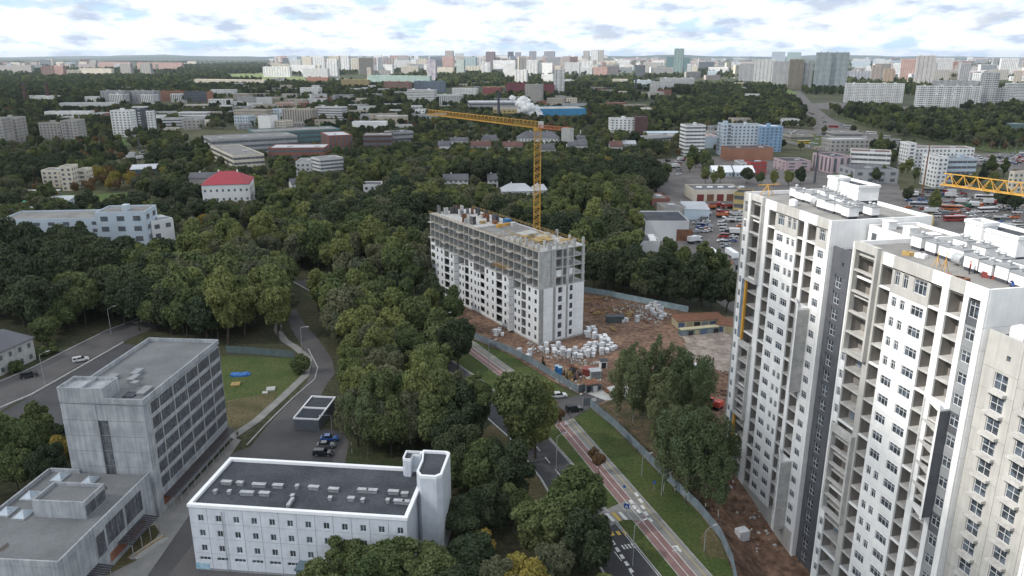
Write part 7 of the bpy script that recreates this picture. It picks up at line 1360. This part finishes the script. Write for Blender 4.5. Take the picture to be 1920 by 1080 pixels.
grow([(580, 605), (640, 600), (760, 665), (860, 730), (905, 800), (870, 838), (800, 845), (700, 812), (685, 780), (655, 740), (655, 700), (620, 650)], ['maple', 'linden', 'willow', 'maple', 'oak'], 8., .85, 1.28, lab='green tree in the wood between lane and boulevard')
grow([(560, 560), (600, 560), (660, 590), (620, 600)], ['maple', 'linden'], 9., .8, 1., lab='green tree at the lane bend')
grow([(640, 800), (760, 850), (840, 860), (850, 900), (900, 930), (840, 960), (845, 880), (700, 860), (650, 845)], ['birch', 'willow', 'oak'], 6.5, .85, 1.15, lab='slender tree behind the white office')
grow([(-60, 840), (60, 800), (125, 795), (140, 880), (80, 905), (-60, 960)], ['maple', 'oak', 'autumn'], 5.5, .42, .62, lab='low green tree left of the concrete shell')
grow([(70, 640), (110, 640), (125, 660), (90, 690), (60, 680)], ['maple', 'bush'], 6., .5, .7, lab='tree beside the long white house')
grow([(0, 690), (50, 690), (80, 665), (88, 672), (40, 712), (0, 715)], ['bush'], 3.5, .6, 1.)
# the park belt above, then the built up plain
grow([(-60, 480), (0, 478), (400, 462), (470, 430), (560, 350), (830, 330), (1250, 325), (1340, 330), (1300, 290), (1130, 270), (760, 270), (700, 300), (560, 315), (420, 330), (340, 320), (250, 330), (-60, 290)], MIX * 2 + ['autumn', 'rusty'], 11., .7, 1.08, dens=.82)
grow([(-60, 290), (250, 330), (340, 320), (420, 330), (560, 315), (700, 300), (760, 270), (1130, 270), (1300, 290), (1420, 290), (1480, 280), (1600, 300), (1950, 345), (1950, 205), (-60, 205)], MIX + ['oak', 'rusty'], 13., .6, .95, dens=.60)
TREES_FAR = []
def grow_far(y0, y1, step, dens, x0=-80, x1=2000, flt=None):
    a, b_ = G(0, y1).y, G(0, y0).y; y = a
    while y < b_:
        xl, xr = G(x0, 0 + proj(0, y, 0)[1]).x, G(x1, proj(0, y, 0)[1]).x; x = xl
        while x < xr:
            u, v = x + rng.uniform(-.45, .45) * step, y + rng.uniform(-.45, .45) * step; q = noise.fractal((u * .0022, v * .0016, 7.), 1., 2., 3) * .8 + .5
            if q + rng.uniform(-.12, .12) < dens and free(u, v): TREES_FAR.append((u, v, rng.uniform(.6, 1.0)))
            x += step
        y += step
grow_far(160, 206, 17., .62); grow_far(132, 160, 26., .44); grow_far(116, 132, 42., .30)
for pix, st_ in (([(1590, 200), (1660, 208), (1700, 226), (1590, 222)], 9), ([(1700, 224), (1950, 226), (1950, 272), (1780, 262), (1640, 236)], 12), ([(1280, 175), (1450, 178), (1510, 205), (1500, 250), (1400, 235), (1290, 225)], 12), ([(1130, 152), (1240, 160), (1380, 172), (1400, 182), (1060, 178), (1060, 160)], 14), ([(860, 140), (940, 142), (950, 160), (830, 165)], 14), ([(0, 150), (340, 148), (350, 175), (0, 195)], 14), ([(330, 125), (500, 122), (480, 142), (340, 148)], 24), ([(650, 180), (760, 178), (760, 205), (640, 200)], 12), ([(1230, 195), (1380, 200), (1300, 230), (1230, 225)], 13)):
    P = wpoly(pix); x0, x1 = min(p.x for p in P), max(p.x for p in P); y0, y1 = min(p.y for p in P), max(p.y for p in P); y = y0
    while y < y1:
        x = x0
        while x < x1:
            u, v = x + rng.uniform(-.4, .4) * st_, y + rng.uniform(-.4, .4) * st_
            if inpoly(u, v, P) and free(u, v): TREES_FAR.append((u, v, rng.uniform(.8, 1.2)))
            x += st_
        y += st_
def fit(x, y, H, Rr, s):
    """smaller trees where the photograph shows the buildings behind them"""
    d = proj(x, y, 0); base = d[1]
    for _ in range(4):
        top = proj(x, y, H * s)[1]; r_ = Rr * s * F / d[2]; hit = False
        for (x0, x1, y0, yb, dist, pr) in PROT:
            if y < dist and d[0] + r_ * .7 > x0 and d[0] - r_ * .7 < x1 and base > y0 + 2:
                lim = y0 + (yb - y0) * pr
                if top < lim - 1 and base - lim > 0: s2 = s * (base - lim) / max(1, base - top); hit = True; s = min(s, s2)
                elif base <= lim: return 0
        if not hit: break
    return s
nh = len(HERO); kept = TREES[:nh]
for t in TREES[nh:]:
    s = fit(t[0], t[1], SPEC[t[2]][0], SPEC[t[2]][1], t[3])
    if s > .27: kept.append((t[0], t[1], t[2], s, t[4]))
TREES = kept
TREES_FAR = [(x, y, s2) for x, y, s2 in ((x, y, fit(x, y, 15, 5.5, s)) for x, y, s in TREES_FAR) if s2 > .25]
def vis(x, y, h):
    a = proj(x, y, h * .6)
    return F * h / a[2] if (-60 < a[0] < 1980 and -60 < a[1] < 1140) else 0
order = sorted(range(len(TREES)), key=lambda i: -(vis(TREES[i][0], TREES[i][1], SPEC[TREES[i][2]][0] * TREES[i][3]) + (1e4 if i < len(HERO) else 0)))
WORD = {'maple': 'round leafy green tree', 'oak': 'broad dark green tree', 'linden': 'tall light green tree', 'poplar': 'tall slim green tree', 'willow': 'olive green drooping tree', 'birch': 'loose pale birch', 'autumn': 'yellowing tree', 'rusty': 'rusty brown tree', 'spruce': 'dark conifer', 'bush': 'low green bush', 'sapling': 'small reddish sapling'}
NREAL = 298
for i in order[:NREAL]:
    x, y, sp, s, lb = TREES[i]; d = math.hypot(x, y); cm, tm = tree_mesh(sp, 0 if d < 215 else 1, int(rng.integers(3)))
    r = obj({'bush': 'bush', 'birch': 'birch_tree'}.get(sp, 'tree'), None, None, (x, y, hgt(x, y)), rng.uniform(0, 6.28), lb or WORD[sp] + ' in the central wood', 'bush' if sp == 'bush' else 'tree', 'trees of the woods and verges', None, (float(s * rng.uniform(.85, 1.12)), float(s * rng.uniform(.85, 1.12)), float(s * (rng.uniform(.95, 1.22) if i >= 19 else rng.uniform(.82, .95)))))
    obj('crown', cm, r); obj('trunk', tm, r)
# the rest of the trees: one object, instanced by geometry nodes
def gn_forest(name, pts, meshes, label):
    me = bpy.data.meshes.new(name); me.from_pydata([(p[0], p[1], 0) for p in pts], [], [])
    for nm, ty, dat in (('idx', 'INT', [p[3] for p in pts]), ('sc', 'FLOAT', [p[2] for p in pts]), ('rot', 'FLOAT', [p[4] for p in pts])):
        a = me.attributes.new(nm, ty, 'POINT'); a.data.foreach_set('value', dat)
    src = bpy.data.collections.new(name + '_sources')
    for k, m in enumerate(meshes):
        o = bpy.data.objects.new('%s_kind_%02d' % (name, k), m); src.objects.link(o)
    ng = bpy.data.node_groups.new(name, 'GeometryNodeTree'); ng.interface.new_socket('Geometry', in_out='INPUT', socket_type='NodeSocketGeometry'); ng.interface.new_socket('Geometry', in_out='OUTPUT', socket_type='NodeSocketGeometry')
    n = ng.nodes.new; gi, go = n('NodeGroupInput'), n('NodeGroupOutput'); mp = n('GeometryNodeMeshToPoints'); ci = n('GeometryNodeCollectionInfo'); ci.inputs['Collection'].default_value = src; ci.inputs['Separate Children'].default_value = True; ci.inputs['Reset Children'].default_value = True
    ip = n('GeometryNodeInstanceOnPoints'); ip.inputs['Pick Instance'].default_value = True
    def at_(nm, ty): q = n('GeometryNodeInputNamedAttribute'); q.data_type = ty; q.inputs[0].default_value = nm; return q.outputs[0]
    cr = n('ShaderNodeCombineXYZ'); ng.links.new(at_('rot', 'FLOAT'), cr.inputs[2])
    L = ng.links.new; L(gi.outputs[0], mp.inputs[0]); L(mp.outputs[0], ip.inputs['Points']); L(ci.outputs[0], ip.inputs['Instance']); L(at_('idx', 'INT'), ip.inputs['Instance Index']); L(cr.outputs[0], ip.inputs['Rotation']); L(at_('sc', 'FLOAT'), ip.inputs['Scale']); L(ip.outputs[0], go.inputs[0])
    o = obj(name, me, kind='stuff', label=label); md = o.modifiers.new('forest', 'NODES'); md.node_group = ng
def join2(cm, tm, name):
    bm = bmesh.new(); bm.from_mesh(cm); n0 = len(bm.faces); bm.from_mesh(tm); bm.faces.ensure_lookup_table()
    for f in bm.faces[n0:]: f.material_index = 1
    me = bpy.data.meshes.new(name); bm.to_mesh(me); bm.free(); me.materials.append(cm.materials[0]); me.materials.append(tm.materials[0]); return me
sps = [s for s in SPEC if s != 'sapling']; ms_, ki = [], {}
for sp in sps:
    for v in range(2): ki[(sp, v)] = len(ms_); ms_.append(join2(*tree_mesh(sp, 1, v), 'forest_tree'))
mid = [(t[0], t[1], float(t[3]), ki[(t[2] if t[2] != 'sapling' else 'bush', int(rng.integers(2)))], float(rng.uniform(0, 6.28))) for t in (TREES[i] for i in order[NREAL:])]
gn_forest('forest', mid, ms_, 'green woodland trees filling the middle distance')
fs_ = [join2(*tree_mesh(sp, 2, v), 'forest_tree') for sp in ('oak', 'maple', 'linden', 'poplar') for v in range(2)]
gn_forest('far_forest', [(x, y, float(s) * (1.05 if y < 2500 else 1.3), int(rng.integers(8) if rng.random() < .5 else rng.integers(4)), float(rng.uniform(0, 6.28))) for x, y, s in TREES_FAR], fs_, 'dark far belts of trees between the city blocks')
print('TREES', len(TREES), len(TREES_FAR))
# ================================================================ AIR
hm = bpy.data.materials.new('haze'); hm.use_nodes = True; t_ = hm.node_tree; t_.nodes.clear(); vo = t_.nodes.new('ShaderNodeVolumePrincipled'); vo.inputs['Color'].default_value = (.74, .85, 1.0, 1); vo.inputs['Density'].default_value = 2.9e-5; vo.inputs['Anisotropy'].default_value = .2
mo = t_.nodes.new('ShaderNodeOutputMaterial'); t_.links.new(vo.outputs[0], mo.inputs['Volume'])
MB().box(-27000, -2500, -7, 27000, 28000, 185).build('haze', hm, kind='stuff')
# unseen cloud overhead, shaped to keep the left and the centre in shade
def cloud(name, outline_ground, z, label):
    """outline_ground: outline of its shadow on the ground; the cloud floats sunward of it"""
    off = Vector((sd.x, sd.y, 0)) * (z / sd.z); P = [Vector((p[0], p[1], 0)) + off for p in outline_ground]; b = MB(); n = 140; cx = sum(p.x for p in P) / len(P); cy = sum(p.y for p in P) / len(P); vs = []
    per = [];
    for i in range(len(P)):
        a, c = P[i], P[(i + 1) % len(P)]; m_ = max(2, int((c - a).length / 60))
        for k in range(m_): q = a.lerp(c, k / m_); w = noise.fractal((q.x * .006, q.y * .006, z), 1., 2., 3) * 10; per.append((q.x + w, q.y + w))
    n = len(per); rings = [(1., 0), (.97, 10), (.90, 24), (.7, 38), (.4, 46)]
    for f_, h in rings:
        for i, p in enumerate(per): vs.append((cx + (p[0] - cx) * f_, cy + (p[1] - cy) * f_, z + h * (1 + .35 * noise.noise((p[0] * .01, p[1] * .01, f_ * 5)))))
    vs.append((cx, cy, z + 50)); vs.append((cx, cy, z - 6)); fs = []
    for r_ in range(len(rings) - 1): fs += [(r_ * n + i, r_ * n + (i + 1) % n, (r_ + 1) * n + (i + 1) % n, (r_ + 1) * n + i) for i in range(n)]
    t = len(vs) - 2; fs += [((len(rings) - 1) * n + i, (len(rings) - 1) * n + (i + 1) % n, t) for i in range(n)] + [((i + 1) % n, i, t + 1) for i in range(n)]
    o = MB().add(vs, fs).build(name, CLM, kind='stuff', label=label)
CLM = bpy.data.materials.new('cloud'); CLM.use_nodes = True; t_ = CLM.node_tree; pb_ = t_.nodes['Principled BSDF']; pb_.inputs['Base Color'].default_value = (.9, .92, .95, 1); pb_.inputs['Roughness'].default_value = 1
tr_ = t_.nodes.new('ShaderNodeBsdfTransparent'); tl_ = t_.nodes.new('ShaderNodeBsdfTranslucent'); tl_.inputs[0].default_value = (.9, .92, .95, 1); m1 = t_.nodes.new('ShaderNodeMixShader'); m1.inputs[0].default_value = .5; m2_ = t_.nodes.new('ShaderNodeMixShader'); m2_.inputs[0].default_value = .52
t_.links.new(pb_.outputs[0], m1.inputs[1]); t_.links.new(tl_.outputs[0], m1.inputs[2]); t_.links.new(tr_.outputs[0], m2_.inputs[1]); t_.links.new(m1.outputs[0], m2_.inputs[2]); t_.links.new(m2_.outputs[0], t_.nodes['Material Output'].inputs[0])
cloud('cloud', [(46, -60), (46, 150), (75, 230), (170, 330), (420, 420), (1300, 560), (2300, 1200), (2700, 2300), (1000, 2150), (-800, 2350), (-2600, 2200), (-1500, 800), (-700, -60)], 820, 'broad unseen cloud overhead')
# ================================================================ LABELS: tell look-alikes apart by the nearest landmark
ORD = ['nearest', 'second nearest', 'third nearest', 'fourth nearest', 'fifth nearest', 'sixth nearest', 'seventh nearest', 'eighth nearest', 'ninth nearest', 'tenth nearest']
def ordw(i):
    if i < 10: return ORD[i]
    s = {1: 'st', 2: 'nd', 3: 'rd'}.get((i + 1) % 10 if (i + 1) // 10 != 1 else 0, 'th'); return '%d%s nearest' % (i + 1, s)
from collections import defaultdict
for o in COL.objects:
    if o.parent is None and 'category' in o and len(o['label'].split()) < 4: o['label'] = o['label'] + ' seen in the distance'
dd = defaultdict(list)
for o in COL.objects:
    if o.parent is None and 'label' in o and o.get('kind') is None: dd[o['label']].append(o)
for lb, os_ in dd.items():
    if len(os_) < 2: continue
    sub = defaultdict(list)
    for o in os_:
        bst = min(LMK, key=lambda l: (l[1] - o.location.x) ** 2 + (l[2] - o.location.y) ** 2); sub[bst].append(o)
    for l, q in sub.items():
        q.sort(key=lambda o: (l[1] - o.location.x) ** 2 + (l[2] - o.location.y) ** 2)
        for i, o in enumerate(q):
            base = lb.replace(' in the central wood', '') if 'in the central wood' in lb else lb
            o['label'] = base + ', ' + (ordw(i) + ' to ' if (len(q) > 1) else 'the one near ') + l[0]
            if 'group' not in o: o['group'] = lb
            w = o['label'].split()
            if len(w) > 16: o['label'] = ' '.join(base.split()[:max(3, 16 - len(w) + len(base.split()))]) + ', ' + (ordw(i) + ' to ' if (len(q) > 1) else 'the one near ') + l[0]
